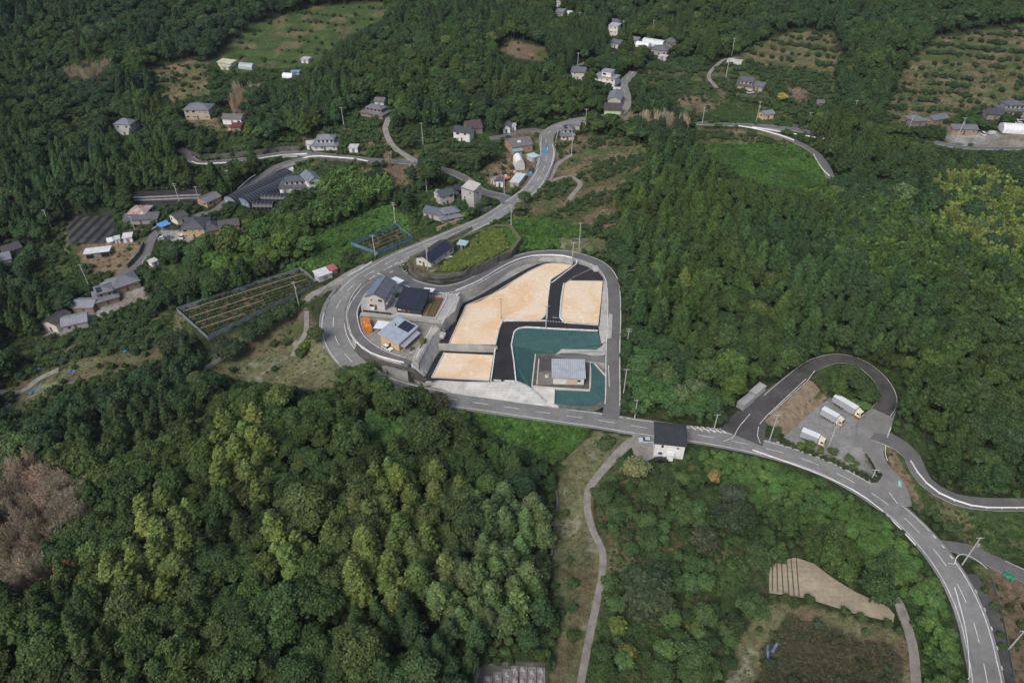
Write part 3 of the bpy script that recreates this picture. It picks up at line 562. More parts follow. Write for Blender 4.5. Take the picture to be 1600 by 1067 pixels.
bld('shed', (471,99), (482,99.5), 5, 2.2, 'flat', .2, (.55,.57,.6), (.5,.53,.58), 1, 'pale grey shed at the right end of the hilltop meadow', 'shed')
bld('shed', (455,117), (468,117), 3, 1.6, 'flat', .2, (.2,.3,.4), (.22,.36,.5), 1, 'small blue roofed shed behind the white tunnel in the hilltop meadow', 'shed')
bld('shed', (499,441.5), (520,434.5), 5, 2.5, 'flat', .2, (.4,.4,.38), (.68,.70,.73), 1, 'white roofed roadside shed at the end of the net covered field', 'shed')
bld('shed', (517,430.5), (528,427), 4, 2.0, 'flat', .2, (.3,.12,.1), (.42,.14,.12), 1, 'small red roofed shed attached behind the white roadside shed', 'shed')
def foot(b):
    A = Vector(W(*b['A'], b['z'])) if b['z'] is not None else Vector(G(*b['A']))
    if b['z'] is None:
        m = Vector(G(*[(p + q) / 2 for p, q in zip(b['A'], b['B'])])); A = Vector(W(*b['A'], m.z)); Bq = Vector(W(*b['B'], m.z)); z = m.z
    else: Bq = Vector(W(*b['B'], b['z'])); z = b['z']
    u = (Bq - A); u.z = 0; L = u.length; u.normalize(); v = Vector((-u.y, u.x, 0)); b['L'] = L; b['o'] = Vector((A.x, A.y, z)); b['rz'] = math.atan2(u.y, u.x); b['u'] = u; b['v'] = v
    return [A - u * 1.2 - v * 1.2, A + u * (L + 1.2) - v * 1.2, A + u * (L + 1.2) + v * (b['d'] + 1.2), A - u * 1.2 + v * (b['d'] + 1.2)], z
for b in B_:
    fp, z = foot(b)
    if b['z'] is None or (b['z'] < 0): m = inpoly(GX, GY, [(p.x, p.y) for p in fp]); H[m] = z - .03
# level fields and yards: key, photo polygon, height
PADS = dict(field=([(1202,882),(1222,874),(1244,871),(1272,880),(1300,902),(1336,924),(1388,948),(1398,960),(1396,972),(1332,957),(1260,934),(1202,926)], -6.0),
  parking=([(1224,683),(1279,634),(1298,621),(1364,651),(1346,690),(1352,722),(1372,745),(1337,728),(1285,706),(1240,690)], .75),
  netfield=([(277,487),(470,424),(481,431),(497,447),(326,531)], None), netfield2=([(549,383),(620,354),(646,375),(590,398)], None),
  blackfield=([(106,338),(176,337),(180,378),(108,382)], None), cemetery=([(752,1040),(850,1034),(856,1085),(742,1085)], -3.4))
for k, (pp, z) in PADS.items():
    if z is None: z = float(np.mean([G(*p)[2] for p in pp])) + .2; PADS[k] = (pp, z)
    wp = [W(*p, z)[:2] for p in pp]; m = inpoly(GX, GY, wp)
    for q in range(8): ax_, ay_ = 1.7 * math.cos(q * math.pi / 4), 1.7 * math.sin(q * math.pi / 4); m |= inpoly(GX + ax_, GY + ay_, wp)
    H[m] = z - .12
# ------------------------------------------------------------------ ground sheet
CL2 = classat(GX, GY, H)
gc = {'F': (.03,.043,.018), 'C': (.03,.043,.018), 'O': (.035,.036,.018), 'B': (.035,.042,.02), 'Y': (.05,.05,.025), 'G': (.04,.06,.02), 'D': (.13,.095,.07), 'S': (.035,.055,.02), 'L': (.035,.06,.02),
  'g': (.05, .08, .026), 'k': (.05,.11,.022), 'p': (.115,.12,.06), 'b': (.15,.115,.075), 'r': (.145,.115,.07), 'q': (.075,.085,.038), 't': (.15,.115,.075), 'f': (.2,.17,.12), 'v': (.24, .235, .22), 'Q': (.06, .075, .034), 'm': (.035,.035,.042), 'y': (.07,.10,.025), 'W': (.05, .055, .03)}
tab = np.array([gc[c] for c in CLS]); colr = tab[CL2].copy()
if True:
    f = fbm(GX, GY, 9, 31)[..., None]; f2 = fbm(GX, GY, 3.0, 37)[..., None]
    grn = np.array([.05, .085, .025]); brn = np.array([.15, .11, .07]); pal = np.array([.30, .29, .24])
    def blend(c, other, amt):
        m = (CL2 == CLS.index(c)); a = amt[..., 0][m][:, None]; colr[m] = colr[m] * (1 - a) + other * a
    tz = TZ[..., None]
    blend('t', grn, np.clip((f - .5) * 5, 0, .6)); blend('r', grn, np.clip((f - .52) * 5, 0, .6)); 
    blend('t', grn * .9, np.where(tz > .6, .75, 0.0)); blend('r', grn * .9, np.where(tz > .8, .6, 0.0))
    for c in 'qgQ': blend(c, brn, np.clip((f - .56) * 6, 0, .6))
    blend('p', brn * .8, np.clip((f - .5) * 5, 0, .7)); blend('p', pal, np.clip((f2 - .62) * 6, 0, .45) * (f < .52)); blend('b', grn, np.clip((f - .55) * 5, 0, .7)); blend('k', brn * .5, np.clip((f2 - .72) * 5, 0, .4)); blend('v', brn, np.clip((f - .5) * 4, 0, .5)); blend('W', brn * .5, np.clip((f - .55) * 5, 0, .5))
nx, ny = len(xs), len(ys)
V3 = np.stack([GX, GY, H], -1).reshape(-1, 3)
idx = np.arange(nx * ny).reshape(ny, nx); F4 = np.stack([idx[:-1, :-1], idx[:-1, 1:], idx[1:, 1:], idx[1:, :-1]], -1).reshape(-1, 4)
me = bpy.data.meshes.new('ground'); me.vertices.add(len(V3)); me.vertices.foreach_set('co', V3.ravel()); me.loops.add(F4.size); me.loops.foreach_set('vertex_index', F4.ravel().astype(np.int32)); me.polygons.add(len(F4)); me.polygons.foreach_set('loop_start', np.arange(0, F4.size, 4, dtype=np.int32)); me.polygons.foreach_set('use_smooth', np.ones(len(F4), bool)); me.update(calc_edges=True)
ca = me.attributes.new('soil', 'FLOAT_COLOR', 'POINT'); ca.data.foreach_set('color', np.concatenate([colr.reshape(-1, 3), np.ones((nx * ny, 1))], 1).ravel())
ground = bpy.data.objects.new('ground', me); COL.objects.link(ground); tag(ground, kind='structure')
def ground_mat():
    m = bpy.data.materials.new('soil_and_turf'); m.use_nodes = True; t = m.node_tree; b = t.nodes['Principled BSDF']; L = t.links.new; b.inputs['Roughness'].default_value = 1; b.inputs['Specular IOR Level'].default_value = .1
    a = t.nodes.new('ShaderNodeAttribute'); a.attribute_name = 'soil'; tc = t.nodes.new('ShaderNodeTexCoord'); out = a.outputs[0]; hs = None
    for s, lo, hi in ((.12, .75, 1.25), (.7, .7, 1.35), (3.5, .6, 1.4)):
        n = t.nodes.new('ShaderNodeTexNoise'); n.inputs['Scale'].default_value = s; n.inputs['Detail'].default_value = 5; L(tc.outputs['Object'], n.inputs['Vector'])
        r = t.nodes.new('ShaderNodeMapRange'); r.inputs[1].default_value = .32; r.inputs[2].default_value = .68; r.inputs[3].default_value = lo; r.inputs[4].default_value = hi; L(n.outputs[0], r.inputs[0])
        x = t.nodes.new('ShaderNodeMix'); x.data_type = 'RGBA'; x.blend_type = 'MULTIPLY'; x.inputs[0].default_value = 1; L(out, x.inputs[6]); L(r.outputs[0], x.inputs[7]); out = x.outputs[2]; hs = n
    L(out, b.inputs['Base Color']); bp = t.nodes.new('ShaderNodeBump'); bp.inputs['Strength'].default_value = .8; bp.inputs['Distance'].default_value = .3; L(hs.outputs[0], bp.inputs['Height']); L(bp.outputs[0], b.inputs['Normal'])
    return m
me.materials.append(ground_mat())
# slabs and walls -------------------------------------------------------
def slab(name, pts, base, top_mat, side_mat=None, kind='structure', label=None, cat=None, world=False, curb=0):
    P = [Vector(p) if world else Vector(W(*p)) for p in pts]
    ar = sum(P[i].x * P[(i + 1) % len(P)].y - P[(i + 1) % len(P)].x * P[i].y for i in range(len(P)))
    if ar < 0: P.reverse()
    n = len(P); tri = tessellate_polygon([[Vector((p.x, p.y, 0)) for p in P]]); f = [tuple(t) for t in tri]
    fx = []
    for t in f:
        a, b_, c = [P[i] for i in t]
        fx.append(t if ((b_ - a).cross(c - a)).z > 0 else (t[0], t[2], t[1]))
    v = P + [Vector((p.x, p.y, base)) for p in P]; sides = [(i, i + n, (i + 1) % n + n, (i + 1) % n) for i in range(n)]
    o = meshobj(name, v, fx + sides, [top_mat, side_mat or M_CONC], mi=[0] * len(fx) + [1] * n)
    return tag(o, label, cat, kind=kind)
def wall(name, top, bot, label, material=None, th=.35, cat='retaining wall', coping=True):
    material = material or M_CONC
    T = resample([Vector(W(*p)) for p in top], 2.0); Bt = resample([Vector(W(*p)) for p in bot], 2.0); n = max(len(T), len(Bt)); 
    def rs(P, n):
        L = [0]; 
        for a, b in zip(P[:-1], P[1:]): L.append(L[-1] + (b - a).length)
        out = []; j = 0
        for k in range(n):
            s = L[-1] * k / (n - 1)
            while j < len(L) - 2 and L[j + 1] < s: j += 1
            out.append(P[j].lerp(P[j + 1], min(1, (s - L[j]) / max(1e-6, L[j + 1] - L[j]))))
        return out
    T = rs([Vector(W(*p)) for p in top], n); Bt = rs([Vector(W(*p)) for p in bot], n)
    Bk = []
    for i in range(n):
        d = T[i] - Bt[i]; d.z = 0
        if d.length < .05: tt = T[min(i + 1, n - 1)] - T[max(i - 1, 0)]; d = Vector((-tt.y, tt.x, 0))
        d.normalize(); Bk.append(T[i] + d * th)
    up = Vector((0, 0, .12)); v = []; f = []
    for i in range(n): v += [Bt[i], T[i] + up, Bk[i] + up, Bk[i] - Vector((0, 0, 1.2))]
    for i in range(n - 1):
        a = 4 * i; b = a + 4; f += [(a, b, b + 1, a + 1), (a + 1, b + 1, b + 2, a + 2), (a + 2, b + 2, b + 3, a + 3)]
    f += [(0, 1, 2, 3), (4 * n - 4, 4 * n - 1, 4 * n - 2, 4 * n - 3)]
    return tag(meshobj(name, v, f, material), label, cat)
road('main', M_ASPM, skirt=6, lift=.0); road('service', M_ASPH, skirt=12); road('loop', M_ASPH, skirt=14, lift=.03)
for k in ('side', 'upper', 'lower', 'topleft', 'eastroad', 'eastbranch', 'hillroad', 'fork'): road(k, M_ASPH, lift={'side': -.03, 'topleft': -.03, 'fork': -.03, 'lower': -.02}.get(k, .04))
road('ring', M_ASPD, lift=.045); road('yardroad', mat('pale_asphalt', (.19, .188, .18), .9, .12, .2, fine=.12), lift=-.02)
for k in ('lane', 'orchardpath', 'footpath', 'farmtrack', 'fieldtrack', 'netpath', 'netyard', 'canal', 'hilltrack', 'fartrack', 'whitehouse'): road(k, M_PATH, 'path', lift=-.05 if k in ('netyard', 'whitehouse', 'footpath', 'orchardpath') else .05)
# ------------------------------------------------------------------ the new development: lots, lanes, slopes and walls
def c2(x, y, z): return (640 + x / 3.811, 380 + y / 3.811, z)
def c1(x, y, z): return (440 + x / 4.447, 360 + y / 4.447, z)
BASE = -4.5
slab('lot', [c1(545,500,11),c1(575,440,11),c1(640,385,11),c1(700,345,11),c1(760,330,11.15),c1(870,375,11.2),c1(960,405,11.2),c1(1080,428,11.2),c1(1150,440,11.2),c1(1240,460,11.2),c1(1205,560,11.2),c1(1125,625,11.2),c1(1075,612,11.2),c1(800,592,11.2),c1(560,568,11.2)], BASE, M_CONC)
slab('lot', [c1(530,610,8.25),c1(548,690,8.2),c1(590,760,8.2),c1(660,815,8.2),c1(760,855,8.2),c1(870,893,8.2),c1(905,905,8.2),c1(950,925,8.2),c1(1040,760,8.2),c1(1100,665,8.2),c1(1140,640,8.2),c1(1100,590,8.2),c1(560,560,8.2)], BASE, mat('gravel_yard', (.25, .235, .21), .95, .15, .6, fine=.2))
slab('garden', [c1(1035,475,11.24),c1(1120,478,11.24),c1(1060,603,11.24),c1(975,592,11.24),c1(1000,530,11.24)], 11.1, mat('brown_lawn', (.12,.105,.045), .95, .2, 1.2, fine=.3))
slab('garden', [c1(785,435,11.24),c1(840,432,11.24),c1(825,470,11.24),c1(790,465,11.24)], 11.1, mat('lawn', (.05,.10,.02), .95, .2, 1.2, fine=.3))
ZB, ZL, ZR = 6.5, 3.8, 6.3
# black bed round the sandy lots
slab('lot', [c2(170,600,ZB),c2(310,362,ZB),c2(400,318,ZB),c2(500,262,ZB),c2(600,205,ZB),c2(700,150,ZB),c2(800,108,ZB),c2(900,92,ZB),c2(975,92,ZB),c2(1000,110,ZB),c2(985,150,ZB),c2(845,240,ZB),c2(812,470,ZB),c2(540,462,ZB),c2(515,612,ZB)], BASE, M_ASPN)
slab('lot', [c2(235,598,ZB+.16),c2(335,372,ZB+.16),c2(420,345,ZB+.16),c2(490,307,ZB+.16),c2(560,270,ZB+.16),c2(640,213,ZB+.16),c2(720,165,ZB+.16),c2(800,128,ZB+.16),c2(880,115,ZB+.16),c2(950,120,ZB+.16),c2(975,132,ZB+.16),c2(838,218,ZB+.16),c2(822,330,ZB+.16),c2(806,430,ZB+.16),c2(775,458,ZB+.16),c2(556,456,ZB+.16),c2(530,520,ZB+.16),c2(510,604,ZB+.16)], BASE, M_SAND)
slab('lot', [c2(80,800,ZL),c2(100,780,ZL),c2(190,632,ZL),c2(505,642,ZL),c2(488,835,ZL),c2(300,832,ZL),c2(110,822,ZL)], BASE, M_ASPN)
slab('lot', [c2(135,795,ZL+.12),c2(205,652,ZL+.12),c2(498,666,ZL+.12),c2(474,815,ZL+.12)], BASE, M_SAND)
slab('lot', [c2(915,232,ZR+.2),c2(1155,216,ZR+.2),c2(1130,495,ZR),c2(925,480,ZR),c2(895,440,ZR)], BASE, M_ASPN)
slab('lot', [c2(935,226,ZR+.36),c2(1150,226,ZR+.36),c2(1138,360,ZR+.32),c2(1124,482,ZR+.3),c2(925,470,ZR+.3),c2(900,436,ZR+.3),c2(916,245,ZR+.36)], BASE, M_SAND)
slab('lot', [c2(1075,155,ZR+1.4),c2(965,212,ZR+1.2),c2(1160,214,ZR+1.4),c2(1130,180,ZR+1.6),c2(1110,165,ZR+1.6)], BASE, M_ASPN, M_ASPN)
# inner lane
slab('lane', [c2(985,118,8.5),c2(1060,140,8.6),c2(1075,152,8.3),c2(975,200,7.6),c2(918,240,7),c2(902,330,6.7),c2(893,445,6.5),c2(925,475,6.4),c2(1125,492,6.3),c2(1122,522,6.2),c2(900,512,6.2),c2(690,500,6.2),c2(650,508,6.2),c2(618,525,6.1),c2(600,605,5.6),c2(615,700,5),c2(630,824,4.3),c2(488,822,4.3),c2(514,612,5.5),c2(540,500,6.2),c2(565,468,6.4),c2(600,462,6.5),c2(812,462,6.55),c2(828,330,6.9),c2(845,228,7.2),c2(900,185,7.8)], BASE, M_ASPN)
# green sheeted slopes
slab('slope', [c2(650,512,6.05),c2(690,504,6.1),c2(900,514,6.1),c2(1122,526,6.1),c2(1140,600,4.6),c2(1136,618,3.4),c2(1110,636,2.7),c2(905,632,2.4),c2(866,662,1.7),c2(752,662,1.7),c2(726,862,.9),c2(700,855,1.2),c2(632,826,4.1),c2(617,700,4.9),c2(602,606,5.5),c2(620,527,6.0)], BASE, M_TARP)
slab('slope', [c2(1066,712,1.9),c2(1105,718,2.7),c2(1166,792,2),c2(1168,860,1.2),c2(1160,930,.7),c2(1090,970,.45),c2(960,968,.35),c2(862,956,.35),c2(868,866,1.25),c2(1075,876,1.45)], BASE, M_TARP)
slab('lot', [c2(750,660,1.6),c2(870,658,1.6),c2(960,688,1.6),c2(1075,706,1.6),c2(1072,872,1.6),c2(866,862,1.6),c2(728,850,1.6)], BASE, mat('wet_earth', (.10,.095,.085), .9, .2, .5, fine=.2), M_CONP)
slab('lot', [c2(768,770,1.66),c2(858,765,1.66),c2(850,840,1.66),c2(760,842,1.66)], BASE, mat('brown_gravel', (.19,.175,.14), .95, .15, .7, fine=.2))
slab('lane', [c2(785,688,1.68),c2(862,692,1.68),c2(862,760,1.68),c2(780,762,1.68)], BASE, M_ASPD)
slab('lane', [c2(868,664,1.75),c2(905,654,1.9),c2(1000,655,2.4),c2(1100,672,3.2),c2(1150,668,3.7),c2(1195,655,4.1),c2(1195,720,3.6),c2(1185,745,3.1),c2(1160,715,3),c2(1120,706,2.6),c2(1060,700,2.1),c2(950,688,1.7)], BASE, M_ASPH)
slab('slope', [c2(905,630,2.55),c2(1110,634,2.85),c2(1138,618,3.6),c2(1185,560,5.0),c2(1188,652,4.15),c2(1150,666,3.75),c2(1100,668,3.25),c2(1000,652,2.45),c2(905,652,1.95),c2(868,663,1.8)], BASE, M_CONC)
slab('slope', [c2(724,862,1.1),c2(735,850,1.6),c2(866,862,1.6),c2(862,958,.45),c2(892,972,.2),c2(892,980,.1),c2(800,962,.3)], BASE, M_CONP, M_CONP)
# walls
wall('retaining_wall', [c2(268,300,11.1),c2(330,272,11),c2(420,232,10.8),c2(520,170,10.3),c2(620,118,9.8),c2(720,88,9.3),c2(820,82,8.9),c2(900,84,8.7),c2(975,98,8.6)], [c2(312,364,ZB-.2),c2(350,345,ZB-.2),c2(440,300,ZB-.2),c2(540,240,ZB-.2),c2(640,185,ZB-.2),c2(740,135,ZB-.2),c2(830,102,ZB-.2),c2(910,92,ZB-.2),c2(975,100,ZB)], 'long curved grey concrete wall along the upper edge of the big sandy lot', M_CONC, th=1.8)
wall('retaining_wall', [c1(1120,650,11.1),c1(1180,540,11.1),c1(1215,475,11.1),c1(1240,432,11.1)], [c1(1158,690,ZB-.2),c1(1205,610,ZB-.2),c1(1240,545,ZB-.2),c1(1262,510,ZB-.2)], 'broad battered grey wall between the brown garden and the big sandy lot', M_CONC, th=1.2)
wall('retaining_wall', [c1(548,572,11.25),c1(700,585,11.25),c1(850,600,11.25),c1(1000,615,11.25),c1(1125,630,11.25)], [c1(545,606,8),c1(700,622,8),c1(850,640,8),c1(1000,656,8),c1(1118,672,8)], 'straight grey wall below the dark navy house, above the tan house', M_CONC, th=.4)
wall('retaining_wall', [c1(945,905,8.3),c1(1010,790,8.3),c1(1060,720,8.3),c1(1100,680,8.5)], [c1(1000,1010,ZL-.2),c1(1060,900,ZL-.2),c1(1110,820,ZL-.2),c1(1140,775,ZL+.3)], 'broad battered grey wall between the tan house and the small lower sandy lot', M_CONC, th=2.4)
wall('retaining_wall', [c2(176,598,ZB+.2),c2(350,606,ZB+.2),c2(515,612,ZB+.2)], [c2(186,640,ZL-.1),c2(350,648,ZL-.1),c2(510,652,ZL-.1)], 'pale wall between the big sandy lot and the small lower sandy lot', M_CONC, th=.5)
wall('retaining_wall', [c2(1160,216,7.9),c2(1182,300,7.9),c2(1188,420,7.3),c2(1186,520,6.6),c2(1182,570,5.8)], [c2(1152,222,ZR-.1),c2(1136,360,ZR-.1),c2(1130,470,ZR-.1),c2(1126,520,6.1),c2(1142,600,4.3)], 'battered grey wall between the right hand sandy lot and the straight lane', M_CONC, th=1.2)
wall('retaining_wall', [c2(100,822,ZL+.2),c2(300,834,ZL+.2),c2(480,836,ZL+.2),c2(632,826,4.4),c2(700,858,3),c2(760,905,1.6),c2(812,950,.6)], [c2(110,850,1.5),c2(290,905,.95),c2(440,925,.6),c2(580,942,.4),c2(660,952,.35),c2(740,960,.3),c2(800,966,.3)], 'tall pale panelled wall between the lowest sandy lot and the main road', mat('panelled_concrete', (.48,.48,.46), .95, .15, .3, stripes=(.5,'Z',.08), fine=.1), th=.8)
wall('retaining_wall', [c1(520,800,8.2),c1(600,860,8.2),c1(700,905,8.1),c1(800,930,8.0),c1(900,950,7.8),c1(960,1000,5.5),c1(1010,1035,4.2)], [c1(500,840,4.2),c1(560,905,3.7),c1(680,960,3),c1(780,990,2.4),c1(880,1015,2),c1(960,1050,1.7),c1(1030,1075,1.4)], 'dark stained wall below the curving service lane', M_COND, th=.9)
wall('retaining_wall', [c2(888,968,.55),c2(960,972,.5),c2(1090,975,.6),c2(1165,932,.9),c2(1170,860,1.5)], [c2(888,985,.1),c2(960,992,.1),c2(1100,1002,.1),c2(1180,960,.3),c2(1180,870,1)], 'low dark stained wall at the foot of the right hand green slope', M_COND, th=.3)
ew = [c1(885,205,14.0),c1(895,260,14.0),c1(940,305,14.2),c1(1010,318,14.6),c1(1100,325,14.8),c1(1250,305,14.9),c1(1330,275,14.6),c1(1420,228,13.9),c1(1500,185,13.4)]
wall('retaining_wall', [c1(878,220,12.4),c1(900,275,13.2),c1(950,300,13.8),c1(1010,305,14.8),c1(1100,312,15),c1(1250,290,15),c1(1330,262,14.6),c1(1420,222,14),c1(1500,185,13.4)], [c1(865,240,10.8),c1(890,300,11),c1(940,335,11.2),c1(1010,352,11.3),c1(1110,362,11.3),c1(1240,350,11.2),c1(1330,325,10.9),c1(1420,285,10.5),c1(1500,245,10.2)], 'dark mossy wall of the raised terrace above the loop lane', M_COND, th=1.0)
slab('embankment', [W(a, b, z) for (a, b), z in zip(EMB, EMBZ)], 6, mat('terrace_grass', (.075,.095,.03), .95, .2, .5, col2=(.12,.11,.06), fine=.3), M_COND, world=True)
wall('retaining_wall', [c1(400,380,8.6),c1(330,470,7.6),c1(298,560,6.9),c1(288,640,6.2)], [c1(300,400,5),c1(235,450,4),c1(208,530,3.2),c1(205,650,2.8)], 'steep grey block wall holding the bend of the main road above the orchard grass', mat('block_wall', (.2,.2,.19), .95, .2, .5, stripes=(.9,'Z',.5), fine=.2), th=.5)
wall('retaining_wall', [(668,387,13.2),(690,378,13.6),(712,367,13.9),(738,354,14.3)], [(666,392,11.8),(690,384,12.3),(712,373,12.7),(738,359,13.1)], 'dark roadside wall below the grey tiled house near the road fork', M_COND, th=.3)
wall('retaining_wall', [c1(530,800,8.3),c1(478,720,8.5),c1(458,635,8.8),c1(464,545,9.1),c1(500,455,9.6),c1(552,392,10.1),c1(610,345,10.4)], [c1(512,812,4.3),c1(455,730,5.0),c1(428,640,5.9),c1(432,545,6.8),c1(466,455,7.7),c1(528,386,9),c1(600,335,10)], 'sloping grey kerb wall between the curving service lane and the main road bend', mat('verge_concrete', (.16,.155,.14), .95, .2, .4, fine=.2), th=.5)
# upright stone walls along the hillside lanes
def gwall(pts, h, label, material=None):
    P = resample([Vector(G(*p)) for p in pts], 2.0); pr = perps(P); v = []; f = []
    for i, p in enumerate(P): z = hz(p.x, p.y); a = p + pr[i] * .25; b = p - pr[i] * .25; v += [(a.x, a.y, z - 2), (a.x, a.y, z + h), (b.x, b.y, z + h), (b.x, b.y, z - 2)]
    for i in range(len(P) - 1): a = 4 * i; b = a + 4; f += [(a, b, b + 1, a + 1), (a + 1, b + 1, b + 2, a + 2), (a + 2, b + 2, b + 3, a + 3)]
    f += [(0, 1, 2, 3), (4 * len(P) - 4, 4 * len(P) - 1, 4 * len(P) - 2, 4 * len(P) - 3)]; tag(meshobj('stone_wall', v, f, material or M_COND), label, 'stone wall')
gwall([(300,244),(316,247.5),(345,248),(386,244),(417,239),(440,236.5),(470,235)], 2.4, 'long dark stone wall above the upper left road')
gwall([(500,250),(530,251.5),(560,255),(582,258)], 1.2, 'dark stone wall under the valley side of the upper left road')
gwall([(225,383),(219,398),(209,410),(200,420)], 2.0, 'dark stone wall left of the left valley road')
gwall([(1096,190.5),(1110,190.5)], .6, 'short low wall at the upper right road'); gwall([(1238,199),(1275,204),(1310,210)], 1.6, 'dark wall behind the upper right road')
gwall([(683,361,),(700,353.5),(718,347)], 1.6, 'tan topped wall along the garden of the grey tiled house', mat('tan_wall', (.36,.27,.17), .9, .1, .5))
gwall([(742,332),(756,331),(768,326)], 1.4, 'grey wall in front of the tall grey block')
gwall([(1150,151),(1170,154),(1195,155)], 1.8, 'dark stone terrace wall below the hillside farmhouse')
gwall([(1486,214),(1510,215),(1530,215)], .7, 'low kerb wall in front of the long low storehouse', M_CONC)
gwall([(868,765),(872,790),(866,820),(862,870)], .9, 'low brown bank wall at the left of the pale verge beside the footpath')
# kerbs round the sandy lots
def kerb(pts, w_=.3, h=.25, m=None):
    q = [Vector(W(*p)) for p in pts]; q = resample(q, 1.5) if len(q) > 2 else q; pr = perps(q); v = []; f = []
    for i, p in enumerate(q): a = p + pr[i] * w_ / 2; b = p - pr[i] * w_ / 2; u = Vector((0, 0, h)); v += [a - u * 2, a + u, b + u, b - u * 2]
    for i in range(len(q) - 1): a = 4 * i; b = a + 4; f += [(a, b, b + 1, a + 1), (a + 1, b + 1, b + 2, a + 2), (a + 2, b + 2, b + 3, a + 3)]
    f += [(0, 1, 2, 3), (4 * len(q) - 4, 4 * len(q) - 1, 4 * len(q) - 2, 4 * len(q) - 3)]; tag(meshobj('kerb', v, f, m or M_CONP), kind='structure')
kerb([c2(235,598,ZB+.16),c2(335,372,ZB+.16),c2(490,307,ZB+.16),c2(640,213,ZB+.16),c2(720,165,ZB+.16),c2(800,128,ZB+.16),c2(880,115,ZB+.16),c2(975,132,ZB+.16),c2(840,218,ZB+.16),c2(824,330,ZB+.16),c2(808,432,ZB+.16),c2(775,460,ZB+.16),c2(556,458,ZB+.16),c2(530,520,ZB+.16),c2(512,604,ZB+.16)])
kerb([c2(132,798,ZL+.12),c2(205,652,ZL+.12)]); kerb([c2(132,798,ZL+.12),c2(474,818,ZL+.12)]); kerb([c2(1150,228,ZR+.36),c2(935,226,ZR+.36),c2(916,245,ZR+.36),c2(898,436,ZR+.3),c2(925,473,ZR+.3),c2(1124,485,ZR+.3)])
kerb([c2(728,852,1.62),c2(868,864,1.62),c2(1074,876,1.62),c2(1078,710,1.9)], .5); kerb([c2(862,864,1.5),c2(858,962,.5)], .4); kerb([c2(750,660,1.7),c2(728,850,1.62)], .4); kerb([c2(1100,716,2.8),c2(1168,792,2.1)], .5); kerb([c2(770,690,1.7),c2(758,842,1.7)], .35)
kerb([c1(1145,442,11.3),c1(1150,470,11.3),c1(1070,612,11.3)], .35); kerb([c1(1048,665,8.3),c1(940,880,8.3)], .5); kerb([c1(1115,640,11.2),c1(1200,500,11.2)], .4, .15)
# flat worked sheets
def sheet(name, k, m, kind='structure', dz=.0): pp, z = PADS[k]; return slab(name, [(a, b, z + dz) for a, b in pp], z - 1, m, M_COND, kind=kind)
sheet('field', 'field', M_FIELD)
fz = -6.0
sheet('car_park', 'parking', mat('patchy_car_park', (.235,.235,.225), .9, .18, .12, fine=.18))
sheet('field', 'netfield', mat('net_soil', (.12,.085,.06), .95, .2, .5, fine=.3)); sheet('field', 'netfield2', mat('net_soil', (.12,.085,.06)))
sheet('field', 'blackfield', mat('black_mulch', (.075,.07,.066), .8, .3, .3, col2=(.02,.03,.036), stripes=(.07,'X',.8), fine=.25))
sheet('field', 'cemetery', M_COND)
wall('slope_wall', [(1201,660,1.4),(1222,641,2.4),(1246,619,3.4),(1270,597,4.3)], [(1228,680,.8),(1254,656,.8),(1277,636,.8),(1293,622,.8)], 'brown dry grass bank between the dark lane and the lorry park', mat('dry_bank', (.23,.18,.12), .95, .2, .6, fine=.35), th=1.2, cat='bank')
# ------------------------------------------------------------------ painted markings
mk = ([], [])
cmn = ROADS['main'][0]
def seg(key, p, q):
    c = ROADS[key][0]; i, j = near_idx(key, W(*p)), near_idx(key, W(*q)); i, j = min(i, j), max(i, j); return c[i:j + 1]
line_mesh(cmn, 0, .17, .03, dash=(5, 5), acc=mk)
HW = 2.95
# travel goes from the lower right up and left: 'right' = inner (north) side
line_mesh(seg('main', (1190,699,0), (1100,681,0)), -HW, .18, .03, acc=mk); line_mesh(cmn[:near_idx('main', W(1190,699,0))], -HW, .18, .03, acc=mk)
line_mesh(cmn[near_idx('main', W(1100,681,0)):near_idx('main', W(544,560,4.6))], -HW, .18, .03, acc=mk); line_mesh(cmn[near_idx('main', W(544,560,4.6)):near_idx('main', W(541,456,8))], -3.9, .18, .03, acc=mk); line_mesh(cmn[near_idx('main', W(541,456,8)):near_idx('main', W(853,220,17.7))], -HW, .18, .03, acc=mk)
def inner(p, q, off=HW): line_mesh(seg('main', p, q), off, .2, .03, acc=mk)
inner((1540,1067,-2), (1484,890,-1)); inner((1440,840,-.8), (1400,797,-.4)); inner((1362,770,-.2), (1192,700,0)); inner((1140,690,0), (980,663,0)); inner((945,658,0), (700,622,1.4)); inner((700,622,1.4), (556,574,4.2)); inner((544,560,4.6), (541,456,8), 3.9); inner((541,456,8), (578,427,9.5)); inner((648,391,11.3), (760,343,13.3)); inner((815,305,14.6), (853,225,17.6))
for p, q in (((1484,890,-1),(1440,840,-.8)), ((1400,797,-.4),(1362,770,-.2)), ((1192,700,0),(1140,690,0)), ((980,663,0),(945,658,0)), ((578,427,9.5),(648,391,11.3))): line_mesh(seg('main', p, q), HW, .3, .03, dash=(.8, .8), acc=mk)
ll = ROADS['loop'][0]; line_mesh(ll[6:-3], -2.3, .24, .1, acc=mk); line_mesh(ll[6:-3], 2.3, .24, .1, acc=mk)
ss = ROADS['service'][0]; line_mesh(ss[2:-1], 1.65, .24, .1, acc=mk); line_mesh(ss[2:-1], -1.65, .24, .1, acc=mk)
rg = ROADS['ring'][0]; line_mesh(rg[8:], -2.5, .16, .09, acc=mk, b=75)
poly_line(mk, [(1203,648,1.3),(1235,619,2.5),(1262,595,3.6),(1273,579,4.1)], .18, .12)
yr = ROADS['yardroad'][0]; line_mesh(yr[4:-6], -4.2, .2, .05, acc=mk)
